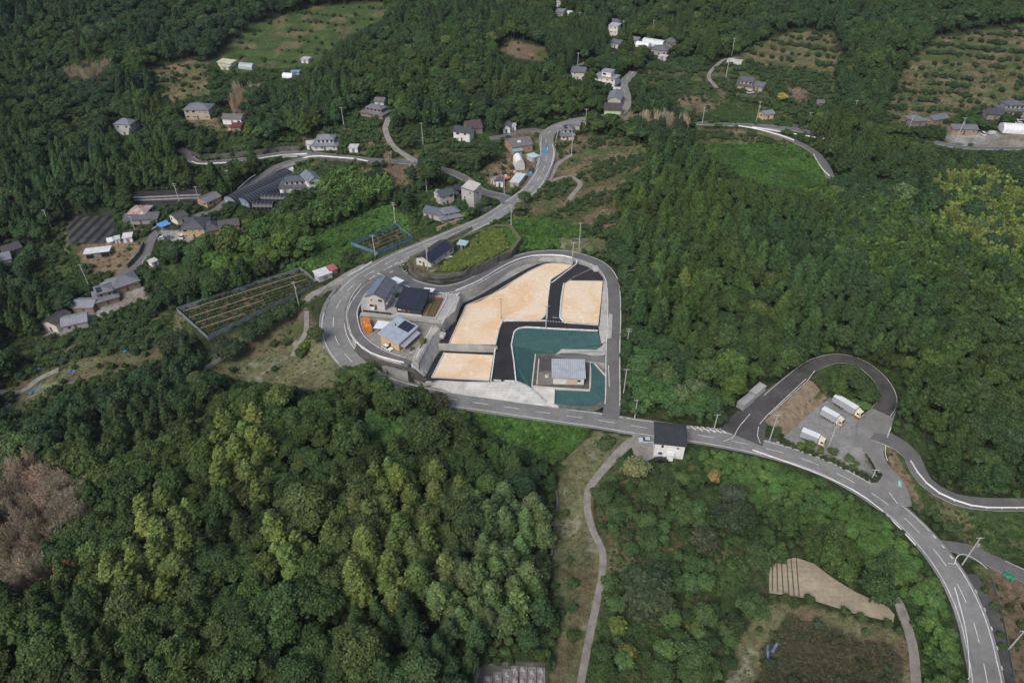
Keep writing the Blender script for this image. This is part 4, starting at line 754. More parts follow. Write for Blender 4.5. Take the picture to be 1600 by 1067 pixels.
for k, o in (('eastroad', 2.1), ('upper', 2.0), ('side', 2.1)): line_mesh(ROADS[k][0][3:-3], o, .15, .09, acc=mk); line_mesh(ROADS[k][0][3:-3], -o, .15, .09, acc=mk)
line_mesh(ROADS['fork'][0][8:], -2.0, .15, .05, acc=mk); line_mesh(ROADS['fork'][0][14:], 2.0, .15, .05, acc=mk, b=12)
# hatched area beside the main road
for i in range(10):
    x = 1062 + i * 9.0; y = 665.5 + i * .55; L = min(1, .35 + i * .16) if i < 7 else .8
    poly_line(mk, [(x, y, .02), (x + 11 * L, y + 7.5 * L, .02)], .42, .03)
poly_dash(mk, [(1053,664,.02),(1100,667,.02),(1140,672,.02)], .2, .8, .8, .02)
# stop lines and kerb curves
poly_line(mk, [(953,647,.1),(968,650,.1)], .35, .08); poly_line(mk, [(1389,770,-.2),(1402,788,-.3)], .2, .3); poly_line(mk, [(601,430,10.4),(614,424,10.6)], .35, .12)
poly_line(mk, [(1494,872,-.9),(1500,865,-.9),(1510,866,-.9),(1528,876,-1),(1543,889,-1.1)], .2, .12); poly_line(mk, [(1481,880,-1),(1490,885,-1),(1494,872,-.9)], .2, .12)
poly_line(mk, [(1188,693,.1),(1183,680,.2),(1186,664,.5),(1200,648,1.1),(1232,618,2.4),(1260,592,3.6)], .18, .16)
poly_line(mk, [(1130,690,0),(1146,684,.1),(1154,668,.2),(1172,647,.9)], .18, .16)
LANE_EDGES = ([c2(846,238,6.95),c2(975,140,8.2),c2(1000,118,8.6),c2(992,98,8.7)], [c2(822,330,6.9),c2(816,462,6.6),c2(560,464,6.45)], [c2(545,476,6.4),c2(512,612,5.5),c2(484,816,4.4)], [c2(606,606,5.6),c2(622,527,6.1),c2(652,506,6.2),c2(690,500,6.25),c2(900,512,6.25),c2(1120,522,6.2)], [c2(606,606,5.6),c2(620,700,5),c2(633,824,4.3)], [c2(918,240,7),c2(902,330,6.75),c2(893,445,6.55),c2(928,477,6.5)])
for a in LANE_EDGES: kerb(a, .36, .32, M_WHITE)
poly_line(mk, [c2(500,816,4.4),c2(545,819,4.4)], .6, .12); poly_line(mk, [c2(565,820,4.4),c2(620,822,4.4)], .6, .12); poly_dash(mk, [c2(818,466,6.6),c2(925,474,6.45)], .3, .5, .5, .2); poly_line(mk, [c2(850,443,6.6),c2(885,446,6.6)], .25, .15)
poly_dash(mk, [c2(1000,102,8.75),c2(1088,136,8.7)], .3, .6, .6, .1)
for i in range(7): poly_line(mk, [c1(815 + i * 7, 232 + i * 14, 10.8), c1(850 + i * 5, 222 + i * 14, 10.9)], .25, .06)
for i in range(5): poly_line(mk, [c1(1100 + i * 26, 432 + i * 2, 11.3), c1(1135 + i * 22, 448 + i * 2, 11.3)], .3, .1)
for px, py, z in ((600,588.5,3.3),): pass
o = meshobj('road_marking', *mk, M_WHITE); tag(o, kind='structure')
mk2 = ([], [])
poly_line(mk2, [(849.5,238,17),(855,235,17.1)], 3.4, .05)
for k in (0, 1): poly_line(mk2, [(851 + k * 2, 228 - k * 5, 17.5), (856 + k * 2, 227.5 - k * 5, 17.5)], 1.4, .05)
o = meshobj('road_marking', mk2[0], mk2[1], mat('blue_road_paint', (.03, .24, .55), .8, .1, 1)); tag(o, kind='structure')
mk3 = ([], [])
for a in ((520,466), (515,500), (517,520)): pass
# kerbs beside the main road with short white blocks and a dark footway
def footway(p, q, off, wd, blocks=True):
    c = seg('main', p, q); a = offset(c, off - wd / 2, .06); b = offset(c, off + wd / 2, .06); v, f = strip_mesh(a, b, .6); tag(meshobj('pavement', v, f, M_ASPD), kind='structure')
    if blocks:
        q2 = resample(offset(c, off - wd / 2 - .15, 0), 4.2); pr = perps(q2); vs, fs = [], []
        for i, p_ in enumerate(q2[1:-1]):
            t = (q2[i + 2] - q2[i]).normalized(); n_ = pr[i + 1]; o_ = len(vs)
            for dz in (-.05, .16):
                for s, e in ((-1, -1), (1, -1), (1, 1), (-1, 1)): vs.append(p_ + t * .45 * s + n_ * .13 * e + Vector((0, 0, dz)))
            fs += [(o_ + 4, o_ + 5, o_ + 6, o_ + 7)] + [(o_ + k, o_ + (k + 1) % 4, o_ + 4 + (k + 1) % 4, o_ + 4 + k) for k in range(4)]
        tag(meshobj('kerb', vs, fs, M_CONP), kind='structure')
footway((1349,762,-.2), (1196,701,0), 5.0, 2.2); footway((1543,1067,-2), (1489,900,-1), 5.0, 2.4)
# ------------------------------------------------------------------ box builder, rails, poles
class MB:
    def __init__(s): s.v = []; s.f = []; s.m = []
    def face(s, pts, m=0): o = len(s.v); s.v += [tuple(p) for p in pts]; s.f.append(tuple(range(o, o + len(pts)))); s.m.append(m); return s
    def box(s, x0, y0, z0, x1, y1, z1, m=0):
        o = len(s.v); s.v += [(x0, y0, z0), (x1, y0, z0), (x1, y1, z0), (x0, y1, z0), (x0, y0, z1), (x1, y0, z1), (x1, y1, z1), (x0, y1, z1)]
        s.f += [(o, o + 3, o + 2, o + 1), (o + 4, o + 5, o + 6, o + 7), (o, o + 1, o + 5, o + 4), (o + 1, o + 2, o + 6, o + 5), (o + 2, o + 3, o + 7, o + 6), (o + 3, o, o + 4, o + 7)]; s.m += [m] * 6; return s
    def prism(s, sec, a, bb, axis='y', m=0):   # closed section extruded along an axis
        n = len(sec); o = len(s.v)
        for t in (a, bb):
            for p, q in sec: s.v.append((p, t, q) if axis == 'y' else (t, p, q))
        s.f += [tuple(o + i for i in range(n)), tuple(o + n + i for i in reversed(range(n)))]; s.m += [m, m]
        for i in range(n): s.f.append((o + i, o + n + i, o + n + (i + 1) % n, o + (i + 1) % n)); s.m.append(m)
        return s
    def tube(s, a, b, r0, r1=None, n=6, m=0):
        r1 = r0 if r1 is None else r1; a = Vector(a); b = Vector(b); d = (b - a).normalized(); x = d.orthogonal().normalized(); y = d.cross(x); o = len(s.v)
        for p, r in ((a, r0), (b, r1)):
            for k in range(n): t = 2 * math.pi * k / n; s.v.append(tuple(p + (x * math.cos(t) + y * math.sin(t)) * r))
        for k in range(n): s.f.append((o + k, o + (k + 1) % n, o + n + (k + 1) % n, o + n + k)); s.m.append(m)
        s.f += [tuple(o + k for k in reversed(range(n))), tuple(o + n + k for k in range(n))]; s.m += [m, m]; return s
    def build(s, name, mats, parent=None, loc=None, smooth=False, fix=True):
        o = meshobj(name, s.v, s.f, mats, parent, mi=s.m, loc=loc, smooth=smooth)
        if fix:
            bm = bmesh.new(); bm.from_mesh(o.data); bmesh.ops.recalc_face_normals(bm, faces=bm.faces); bm.to_mesh(o.data); bm.free()
        return o
_pm = {}
def post_mesh(h, r, m):
    k = (round(h, 2), r, m.name)
    if k not in _pm: t = MB().tube((0, 0, -.3), (0, 0, h), r, n=5); me = bpy.data.meshes.new('post'); me.from_pydata(t.v, [], t.f); me.materials.append(m); _pm[k] = me
    return _pm[k]
def rail(pts, label, h=.9, panel=.5, group=None, material=None, post=4.0, cat='guard rail', name='guard_rail'):
    c = resample(spline([P3(p) for p in pts], 1.5), post); o0 = c[0].copy(); root = empty(name, o0, 0, label, cat, group); a = MB()
    pm = post_mesh(h, .07, material or M_RAIL)
    for i, p in enumerate(c):
        q = p - o0; po = bpy.data.objects.new('post', pm); COL.objects.link(po); po.parent = root; po.location = q
        if i:
            r = c[i - 1] - o0; n = (q - r).cross(Vector((0, 0, 1))).normalized() * .05
            for s1, s2 in ((h - panel, h),): 
                A = [r + Vector((0, 0, s1)), q + Vector((0, 0, s1)), q + Vector((0, 0, s2)), r + Vector((0, 0, s2))]; a.face([t + n for t in A]); a.face([t - n for t in reversed(A)]); a.face([r + Vector((0, 0, s2)) - n, r + Vector((0, 0, s2)) + n, q + Vector((0, 0, s2)) + n, q + Vector((0, 0, s2)) - n])
    a.build('rail', material or M_RAIL, root, fix=False)
rail([c2(275,290,11.2),c2(330,268,11.1),c2(420,228,10.9),c2(520,166,10.4),c2(620,114,9.9),c2(720,84,9.4),c2(820,78,9),c2(900,80,8.8),c2(965,94,8.7)], 'white rail along the top of the long curved wall above the big sandy lot')
rail([c1(555,385,9.9),c1(500,450,9.2),c1(462,540,8.8),c1(455,630,8.6),c1(475,720,8.3),c1(530,800,8.1),c1(620,860,8.0),c1(720,895,8.0),c1(850,928,8.0)], 'white rail between the curving service lane and the main road bend', panel=.5)
rail([(480,242,12.8),(462,243),(440,244.5),(420,247),(396,251.5)], 'white guard rail on the upper left road, left of the tiered white house'); rail([(358,256,9.8),(338,257),(312,258),(300,254)], 'short white guard rail on the upper left road nearest the forest')
rail([(575,254),(555,250),(530,248),(498,245.5),(478,248),(458,253.5),(437,262)], 'long white guard rail on the valley side of the upper left road junction'); rail([(399,275),(385,285),(372,297)], 'straight white guard rail beside the tops of the long black greenhouses', panel=.5)
rail([(237,361),(246,355.5),(254,350)], 'short white barrier by the blue covered shelter', panel=.5); rail([(230,403),(226,408),(223,413)], 'very short white barrier beside the left valley road', panel=.5)
rail([c1(465,325,8),c1(520,295,8.6),c1(580,258,9.2),c1(628,228,9.8)], 'white roadside barrier opposite the long solar roofed building', panel=.6)
rail([(1154,198.5),(1180,203),(1215,212),(1240,221)], 'white guard rail on the branch lane above the light brown orchard rows'); rail([(1175,200.5),(1210,206),(1240,211),(1265,215),(1290,219)], 'white guard rail along the upper right road'); rail([(1271,243),(1277,255),(1286,268),(1296,277)], 'white guard rail on the bend of the lane beside the kudzu field')
rail([(1422,722,1),(1434,742,1),(1447,757,.9),(1466,772,.8),(1500,787,.7),(1530,794,.6),(1560,795,.6),(1612,795,.6)], 'long white guard rail on the lane at the right edge of the photo')
rail([(1490,920,-1.2),(1499,952,-1.5),(1507,985,-1.6),(1511,1020,-1.9),(1513,1060,-2)], 'white guard rail in the leaves at the left edge of the lower main road'); rail([(1548,905,-1.2),(1562,950,-1.6),(1572,1000,-1.9),(1583,1060,-2.1)], 'grey green rail beside the footway at the lower right corner', material=mat('rail_green', (.1,.15,.14), .6, .1, 1))
rail([(846,217,18.2),(845,232,17.4),(843,250,16.9),(838,262,16.3)], 'pale rail on the left side of the main road above the builder yard'); rail([(872,206,18.3),(868,225,17.5),(866,250,16.6),(858,268,15.8),(850,284,15.2)], 'pale rail on the orchard side of the upper main road')
rail([(1176,704,-.2),(1230,723,-.2),(1275,740,-.3),(1330,765,-.4),(1366,789,-.6),(1400,820,-.8),(1430,852,-1)], 'white edge rail between the main road bend and the shrub slope', h=.5)
rail([c2(1188,860,1.3),c2(1186,800,2),c2(1184,740,3)], 'short white rail between the right hand green slope and the straight lane')
# netting fences round the two vine plots
def fence_loop(pts, z, h, label, material, posts=3.0):
    P = [Vector(W(a, b, z)) for a, b in pts]; P.append(P[0]); o0 = P[0].copy(); c = []
    for a, b in zip(P[:-1], P[1:]):
        n = max(1, int((b - a).length / posts)); c += [a.lerp(b, k / n) for k in range(n)]
    c.append(P[-1]); root = empty('net_fence', o0, 0, label, 'net fence'); a = MB(); pm = post_mesh(h + .1, .05, M_STEEL)
    for i, p in enumerate(c):
        q = p - o0; po = bpy.data.objects.new('post', pm); COL.objects.link(po); po.parent = root; po.location = q
        if i: r = c[i - 1] - o0; n = (q - r).cross(Vector((0, 0, 1))).normalized() * .03; u = Vector((0, 0, h)); a.face([r + n, q + n, q + u + n, r + u + n]); a.face([r - n, r + u - n, q + u - n, q - n])
    a.build('netting', material, root, fix=False)
zn = PADS['netfield'][1]; zn2 = PADS['netfield2'][1]
fence_loop(PADS['netfield'][0], zn, 1.9, 'grey blue netting fence round the big striped vine plot', mat('grey_net', (.20,.24,.27), .9, .15, .6, stripes=(6,'Z',.3)))
fence_loop(PADS['netfield2'][0], zn2, 1.5, 'bright blue netting fence round the small vine plot by the main road', mat('blue_net', (.10,.22,.32), .9, .2, .5, stripes=(6,'Z',.3)))
def pline(p, q, z, r, label, m, name='crop_rail', cat='rail'):
    A = Vector(W(*p, z)); Bq = Vector(W(*q, z)); mb = MB(); mb.tube((0, 0, 0), Bq - A, r, n=5)
    for k in range(9): c = (Bq - A) * (k / 8); mb.tube(c, c - Vector((0, 0, 1.7)), .04, n=4)
    tag(mb.build(name, m, loc=A), label, cat, 'orange pipes above the big vine plot')
M_OR = mat('tan_pipe', (.40,.31,.20), .8, .1, 1)
for p, q, lb in (((286,486),(474,427),'top'), ((295,496),(479,436),'second'), ((306,504.5),(412,469),'third'), ((313,513),(382,490),'lowest')): pline(p, q, zn + 1.9, .10, 'orange brown pipe over the big vine plot, %s one of four' % lb, M_OR)
# ------------------------------------------------------------------ building builder
def colmat(c, kind='w'):
    nm = {'w': 'painted_wall', 'r': 'roofing'}[kind] + '_%02x%02x%02x' % tuple(int(min(1, q) * 255) for q in c)
    if kind == 'w': return mat(nm, c, .9, .08, .5, fine=.08)
    return mat(nm, c, .55, .10, .5, stripes=(.5, 'X', .3), fine=.14)
M_SOLAR = mat('solar_panel', (.02, .024, .045), .25, .1, 1, spec=.6)
M_SOLF = mat('solar_frame', (.05, .052, .06), .5, .1, 1)
rnd = random.Random(5)
def windows(root, L, d, h, st, roomy=1.0, wall_sides='flrb'):
    fh = h / st
    def win(x, y, z, ww, hh, ax):
        mb = MB(); e = .05
        if ax == 'x':
            s = -1 if y <= 0 else 1; y0, y1 = sorted((y, y + s * .05)); mb.box(x - ww / 2, y0, z, x + ww / 2, y1, z + hh)
            g = MB().box(x - ww / 2 + .08, min(y + s * .05, y + s * .065), z + .08, x + ww / 2 - .08, max(y + s * .05, y + s * .065), z + hh - .08)
        else:
            s = -1 if x <= 0 else 1; x0, x1 = sorted((x, x + s * .05)); mb.box(x0, y - ww / 2, z, x1, y + ww / 2, z + hh)
            g = MB().box(min(x + s * .05, x + s * .065), y - ww / 2 + .08, z + .08, max(x + s * .05, x + s * .065), y + ww / 2 - .08, z + hh - .08)
        w_ = mb.build('window', M_FRAME, root, fix=False); g.build('pane', M_GLASS, w_, fix=False)
    for s in range(st):
        z = s * fh + fh * .38
        for (n, ax, yy) in (('f', 'x', 0), ('l', 'y', 0), ('r', 'y', L)):
            if n not in wall_sides: continue
            ln = L if ax == 'x' else d; k = max(1, int(ln / 3.0)); 
            for i in range(k):
                if rnd.random() < .22: continue
                p = ln * (i + .5) / k + rnd.uniform(-.3, .3); ww = rnd.choice((.8, 1.2, 1.7)) if ln > 4 else .8; hh = min(fh * .45, rnd.choice((.7, 1.0, 1.2)))
                if ax == 'x' and s == 0 and i == k // 2: continue
                win(p if ax == 'x' else yy, yy if ax == 'x' else p, z, ww, hh, ax)
    dr = MB().box(L * (k // 2 + .5) / k - .45 if False else L * .5 - .45, -.06, 0, L * .5 + .45, 0, min(2.0, fh * .8)); dd = dr.build('door', mat('door_wood', (.12, .08, .05), .7, .1, 1), root, fix=False); MB().box(L * .5 + .25, -.1, .95, L * .5 + .33, -.06, 1.05).build('handle', M_STEEL, dd, fix=False)
def hiproof(L, d, z, rise, ov=.5, x0=0, y0=0, t=.14):
    mb = MB(); a, b, c, e = x0 - ov, x0 + L + ov, y0 - ov, y0 + d + ov; w_, dd = b - a, e - c; zz = z - .12; k = min(w_, dd) / 2
    if w_ >= dd: r0, r1 = (a + k * .9, (c + e) / 2), (b - k * .9, (c + e) / 2)
    else: r0, r1 = ((a + b) / 2, c + k * .9), ((a + b) / 2, e - k * .9)
    P = [(a, c, zz), (b, c, zz), (b, e, zz), (a, e, zz)]; Q = [(x, y, zz + t) for x, y, _ in P]; Rr = [(r0[0], r0[1], zz + t + rise), (r1[0], r1[1], zz + t + rise)]
    mb.face(P[::-1])
    for i in range(4): mb.face([P[i], P[(i + 1) % 4], Q[(i + 1) % 4], Q[i]])
    if w_ >= dd: mb.face([Q[0], Q[1], Rr[1], Rr[0]]); mb.face([Q[1], Q[2], Rr[1]]); mb.face([Q[2], Q[3], Rr[0], Rr[1]]); mb.face([Q[3], Q[0], Rr[0]])
    else: mb.face([Q[0], Q[1], Rr[0]]); mb.face([Q[1], Q[2], Rr[1], Rr[0]]); mb.face([Q[2], Q[3], Rr[1]]); mb.face([Q[3], Q[0], Rr[0], Rr[1]])
    ridge = MB(); ridge.tube(Rr[0], Rr[1], .16, n=5)
    for i, q in enumerate(Q):
        r = Rr[0] if (Vector(q) - Vector(Rr[0])).length < (Vector(q) - Vector(Rr[1])).length else Rr[1]; ridge.tube(q, r, .11, n=4)
    return mb, ridge
def gable(L, d, z, rise, axis, ov=.45, x0=0, y0=0, t=.14):
    mb = MB(); rg_ = MB()
    if axis == 'x':
        m_ = d / 2; e = rise * ov / m_; sec = [(y0 - ov, z - e), (y0 + m_, z + rise), (y0 + d + ov, z - e), (y0 + d + ov, z - e + t), (y0 + m_, z + rise + t), (y0 - ov, z - e + t)]
        o = [(p, q) for p, q in sec]; mb.prism(o, x0 - ov, x0 + L + ov, 'x'); rg_.tube((x0 - ov, y0 + m_, z + rise + t), (x0 + L + ov, y0 + m_, z + rise + t), .14, n=5)
    else:
        m_ = L / 2; e = rise * ov / m_; sec = [(x0 - ov, z - e), (x0 + m_, z + rise), (x0 + L + ov, z - e), (x0 + L + ov, z - e + t), (x0 + m_, z + rise + t), (x0 - ov, z - e + t)]
        mb.prism(sec, y0 - ov, y0 + d + ov, 'y'); rg_.tube((x0 + m_, y0 - ov, z + rise + t), (x0 + m_, y0 + d + ov, z + rise + t), .14, n=5)
    return mb, rg_
def arch(L, d, h, rise, axis, ov=.0):
    wd = d if axis == 'x' else L; sec = [(0, 0)]; n = 10; sec = [(0.0, 0.0), (0.0, h * .55)]
    for i in range(1, n): a = math.pi * i / n; sec.append((wd / 2 - math.cos(a) * wd / 2, h * .55 + math.sin(a) * (h * .45 + rise)))
    sec += [(wd, h * .55), (wd, 0.0)]; mb = MB(); mb.prism(sec, 0, L if axis == 'x' else d, axis); return mb, sec
def solar(root, rows, cols, fx, w_, h_):
    """fx(i, j) -> lower left corner; w_, h_ edge vectors; one array part with each panel a sub-part"""
    fr = MB(); arr = None; cells = []
    for i in range(rows):
        for j in range(cols): cells.append(fx(i, j))
    pass
    n = Vector(w_).cross(Vector(h_)).normalized() * .05; pts_ = [Vector(c) + q for c in cells for q in (Vector(), Vector(w_), Vector(w_) + Vector(h_), Vector(h_))]; wu, hu = Vector(w_).normalized(), Vector(h_).normalized(); o_ = pts_[0]; A_ = [(p - o_).dot(wu) for p in pts_]; B2 = [(p - o_).dot(hu) for p in pts_]; fr.face([o_ + n + wu * a + hu * b for a, b in ((min(A_), min(B2)), (max(A_), min(B2)), (max(A_), max(B2)), (min(A_), max(B2)))])
    arr = fr.build('solar_array', M_SOLF, root, fix=False)
    for c in cells:
        n = Vector(w_).cross(Vector(h_)).normalized(); wv, hv = Vector(w_), Vector(h_); c = Vector(c) + n * .08 + wv * .03 + hv * .02
        MB().face([c, c + wv * .94, c + wv * .94 + hv * .96, c + hv * .96]).build('solar_panel', M_SOLAR, arr, fix=False)
for b in B_:
    L, d, h, rise = b['L'], b['d'], b['h'], b['rise']; root = empty(b['name'], b['o'], b['rz'], b['label'], b['cat']); wm, rm = colmat(b['wc']), colmat(b['rc'], 'r'); k = b['roof']; st_ = b['st']
    small = b['cat'] in ('hut', 'shed', 'shelter', 'tent', 'greenhouse', 'carport', 'garage', 'cabin')
    wb = MB()
    if k == 'ruin':
        for q in ((0, 0, -1, L, .3, h), (0, d - .3, -1, L, d, h * .8), (0, .3, -1, .3, d - .3, h * .9), (L - .3, .3, -1, L, d - .3, h)): wb.box(*q)
        wb.build('wall', wm, root); db = MB(); r_ = random.Random(3)
        for _ in range(26): x = r_.uniform(.5, L - 1.2); y = r_.uniform(.5, d - 1.2); db.box(x, y, 0, x + r_.uniform(.3, 1.2), y + r_.uniform(.3, 1.0), r_.uniform(.3, 1.0))
        db.build('rubble', mat('debris', (.08,.07,.065), .9, .3, 2), root); continue
    if k.startswith('arch'):
        ax = k[-1]; mb, sec = arch(L, d, h, rise, ax); cv = mb.build('cover', mat('sheet_%s' % b['name'] + '%02x' % int(b['rc'][0] * 255), b['rc'], .45, .1, .6, spec=.5), root)
        ln = L if ax == 'x' else d; n = max(3, int(ln / 1.6)); hp = MB(); ht = b.get('hoops'); hm = None
        for i in range(n + 1):
            t = 0; tt_ = ln * i / n
            if i: ho = bpy.data.objects.new('hoop', hm.data); COL.objects.link(ho); ho.parent = root; ho.location = (0, tt_, 0) if ax == 'y' else (tt_, 0, 0); continue
            for p, q in zip(sec[:-1], sec[1:]):
                A = (p[0], t, p[1] + .03) if ax == 'y' else (t, p[0], p[1] + .03); Bq = (q[0], t, q[1] + .03) if ax == 'y' else (t, q[0], q[1] + .03); hp.tube(A, Bq, .07 if ht else .04, n=4)
            hm = hp.build('hoop', mat('hoop_grey', (.22,.24,.27), .6, .1, 1) if ht else M_STEEL, root, fix=False)
        None if True else hp.build('hoop', mat('hoop_grey', (.22,.24,.27), .6, .1, 1) if ht else M_STEEL, root, fix=False) if False else None
        if ht or b['name'] == 'tent':
            ed = MB().prism([(p * .96 + .02 * (L if ax == 'y' else d), q * .97) for p, q in sec], -.06, -.02, ax); ed.build('end_sheet', mat('end_sheet', (.20,.25,.3), .5, .1, 1) if ht else M_CONP, root)
            dn = MB(); wdt = L if ax == 'y' else d
            for q in (.2, .5, .8): 
                if ax == 'y': dn.box(wdt * q - .3, -.12, .2, wdt * q + .3, -.07, 1.5)
                else: dn.box(-.12, wdt * q - .3, .2, -.07, wdt * q + .3, 1.5)
            dn.build('door', mat('vent_white', (.5, .55, .6), .5, .1, 1), root)
        continue
    H1 = h
    if b.get('tiered'):
        h1 = h * .52; wb.box(0, 0, -1, L, d, h1); ux, uy = L * .17, d * .25; wb.box(ux, uy, h1, L - ux * .8, d - uy * .4, h + .1); wb.build('wall', wm, root)
        m1, r1 = hiproof(L, d, h1, rise * .55, .6); m1.build('lower_roof', rm, root, fix=False); r1.build('ridge_tiles', rm, root)
        UL, UD = L - ux * 1.8, d - uy * 1.4; m2, r2 = (hiproof if k == 'hip' else (lambda a, c, z, r, ov, x0, y0: gable(a, c, z, r, 'x', ov, x0, y0)))(UL, UD, h + .1, rise * .75, .55, ux, uy); m2.build('upper_roof', rm, root, fix=False); r2.build('ridge_tiles', rm, root)
        windows(root, L, d, h1, 1)
        for i in range(max(2, int(UL / 2))):
            x = ux + UL * (i + .5) / max(2, int(UL / 2)); w_ = MB().box(x - .6, uy - .06, h1 + rise * .35, x + .6, uy, h - .15).build('window', M_FRAME, root, fix=False); MB().box(x - .52, uy - .09, h1 + rise * .35 + .1, x + .52, uy - .06, h - .25).build('pane', M_GLASS, w_, fix=False)
        if b.get('blueroof'):
            s = rise * .75 / (UD / 2 + .5); solar(root, 2, max(2, int(UL / 2.2)), lambda i, j: (ux + .3 + j * 1.0, uy + UD - .2 - i * 1.3 if False else uy + .1 + i * 1.3, h + .25 + (i * 1.3 + .6) * s), (.95, 0, 0), (0, 1.2, 1.2 * s))
        continue
    if k == 'flat':
        if b['name'] in ('carport',) or 'open' in b['label'] or b['cat'] in ('shelter', 'carport'):
            for x in (0.1, L - .25):
                for y in (.1, d - .25): MB().box(x, y, -.5, x + .15, y + .15, h).build('post', M_STEEL, root)
            wb.box(.3, d - .2, -.5, L - .3, d - .12, h * .9)
        else: wb.box(0, 0, -1, L, d, h)
        wb.build('wall', wm, root); MB().box(-.3, -.3, h, L + .3, d + .3, h + max(.15, rise)).build('roof', rm, root)
        if b['cat'] == 'building':
            MB().prism([(0, h + .3), (d, h + .3), (d, h + 1.8), (0, h + .31)], .1, L - .1, 'x').build('parapet', wm, root)
        if b.get('upper'):
            u1 = MB().box(L * .3, 1.5, h + .4, L * .75, d - 1, h + 3.0).build('upper_wall', wm, root); MB().box(L * .27, 1.2, h + 3.0, L * .78, d - .7, h + 3.3).build('upper_roof', rm, root); MB().box(L * .36, 1.42, h + 1.2, L * .5, 1.5, h + 2.3).build('window', M_GLASS, root); MB().box(-.2, -1.2, h * .48, L * .6, 0, h * .55).build('balcony', wm, root)
        if 'long white flat' in b['label']: MB().box(.6, -.04, 0.1, L - .6, 0, 1.7).build('opening_shade', M_BLACK, root)  # flat black sheet stands in for the shade inside the open front
        if not small or b['cat'] == 'cabin': windows(root, L, d, h, st_)
        elif b['cat'] != 'shelter': MB().box(L * .35, -.05, 0, L * .65, -.003, min(1.9, h * .8)).build('door', mat('shed_door', (.2,.2,.2), .8, .1, 1), root)
        continue
    if k in ('gable_x', 'gable_y'):
        ax = k[-1]
        if ax == 'x': wb.prism([(0, -1), (d, -1), (d, h), (d / 2, h + rise), (0, h)], 0, L, 'x')
        else: wb.prism([(0, -1), (L, -1), (L, h), (L / 2, h + rise), (0, h)], 0, d, 'y')
        wb.build('wall', wm, root); mb, rg_ = gable(L, d, h + .02, rise, ax); mb.build('roof', rm, root); rg_.build('ridge_tiles', rm, root)
        windows(root, L, d, h, st_)
        if b.get('patch'): s = rise / (d / 2); MB().face([(L * .35, d * .2, h + d * .2 * s + .2), (L * .52, d * .2, h + d * .2 * s + .2), (L * .52, d * .33, h + d * .33 * s + .2), (L * .35, d * .33, h + d * .33 * s + .2)]).build('roof_patch', mat('skylight_pink', (.6,.5,.55), .6, .1, 1), root, fix=False)
        if b.get('bluehalf'):
            s = rise / (L / 2); bh = MB(); x0, x1 = -.4, L * .5 - .1; bh.face([(x0, -.4, h + .2 + (x0) * s), (x1, -.4, h + .2 + x1 * s), (x1, d + .4, h + .2 + x1 * s), (x0, d + .4, h + .2 + x0 * s)]); bh.build('solar_array', mat('blue_grey_panel', (.15,.2,.28), .4, .1, .6), root, fix=False)
            MB().box(L, .4, 2.6, L + 1.1, 4.6, 2.75).box(L + 1.0, .4, 2.75, L + 1.1, 4.6, 3.7).build('balcony', wm, root); MB().box(1.6, -.8, 0, 3.0, -.25, .9).build('water_heater', M_WHITE, root)
        if b.get('solar3'):
            s = rise / (L / 2); sw = (L / 2 + .2) / 3; nn = int(d / 1.15); solar(root, 3, nn, lambda i, j: (L / 2 + .08 + i * sw * .98, .4 + (j + 1) * 1.1, h + rise - (i * sw * .98 + .08) * s + .16), (0, -1.05, 0), (sw * .95, 0, -sw * .95 * s))
            MB().box(L, .3, 0, L + 1.6, d * .8, .18).build('terrace', M_CONP, root)
        continue
    if k in ('shed', 'shed_x'):
        if k == 'shed': wb.prism([(0, -1), (d, -1), (d, h + rise), (0, h)], 0, L, 'x'); rb = MB().prism([(-.5, h - .5 * rise / d), (d + .5, h + rise + .5 * rise / d), (d + .5, h + rise + .5 * rise / d + .16), (-.5, h - .5 * rise / d + .16)], -.5, L + .5, 'x')
        else:
            wb.prism([(0, -1), (L, -1), (L, h), (0, h + rise)], 0, d, 'y'); s = rise / L; rb = MB().prism([(-.7, h + rise + .7 * s), (L + .4, h - .4 * s), (L + .4, h - .4 * s + .16), (-.7, h + rise + .7 * s + .16)], -.5, d + .5, 'y')
        wb.build('wall', wm, root); rb.build('roof', rm, root)
        if b.get('rusty'): pass
        if not small: windows(root, L, d, h, st_)
        s = rise / (d if k == 'shed' else L)
        if b.get('solar'): solar(root, 7, 6, lambda i, j: (.3 + j * 1.15 if i < 9 else 0, .6 + i * 1.15, h + .18 + (.6 + i * 1.15) * s), (1.1, 0, 0), (0, 1.1, 1.1 * s)); MB().box(L, 1, 0, L + 1.5, d - 2, .35).build('wooden_deck', mat('deck_wood', (.42,.26,.15), .8, .1, 1, stripes=(5,'Y',.4)), root); MB().box(-.06, -.22, -.1, L + .06, -.02, .5).build('plinth', M_CONP, root); MB().box(.5, -.3, 1.6, 1.6, -.05, 2.0).build('air_conditioner', M_WHITE, root)
        if b.get('solar2'): solar(root, 3, 4, lambda i, j: (3.0 + i * 1.15 if False else 2.6 + i * 1.5, 6.0 + j * 1.1, h + rise - (2.6 + i * 1.5) * s + .2), (1.4, 0, -1.4 * s), (0, 1.04, 0)); MB().tube((1.8, 6.2, h + rise - .4), (1.8, 6.2, h + rise + .9), .12).build('chimney', M_BLACK, root)
        if b.get('awning'): MB().prism([(L - .02, 2.3), (L + 1.9, 1.7), (L + 1.9, 1.82), (L - .02, 2.42)], .3, d - .8, 'y').build('awning', mat('awning_roof', (.34,.33,.37), .6, .1, 1), root); [MB().box(L + 1.7, yq, -.3, L + 1.8, yq + .1, 1.75).build('awning_post', M_STEEL, root) for yq in (.5, d - 1.2)]
        if b.get('garage'): MB().box(L * .43, -.1, 0, L * .78, -.004, 2.4).build('garage_door', mat('beige_shutter', (.62,.5,.36), .7, .06, 1, stripes=(5,'Z',.25)), root)
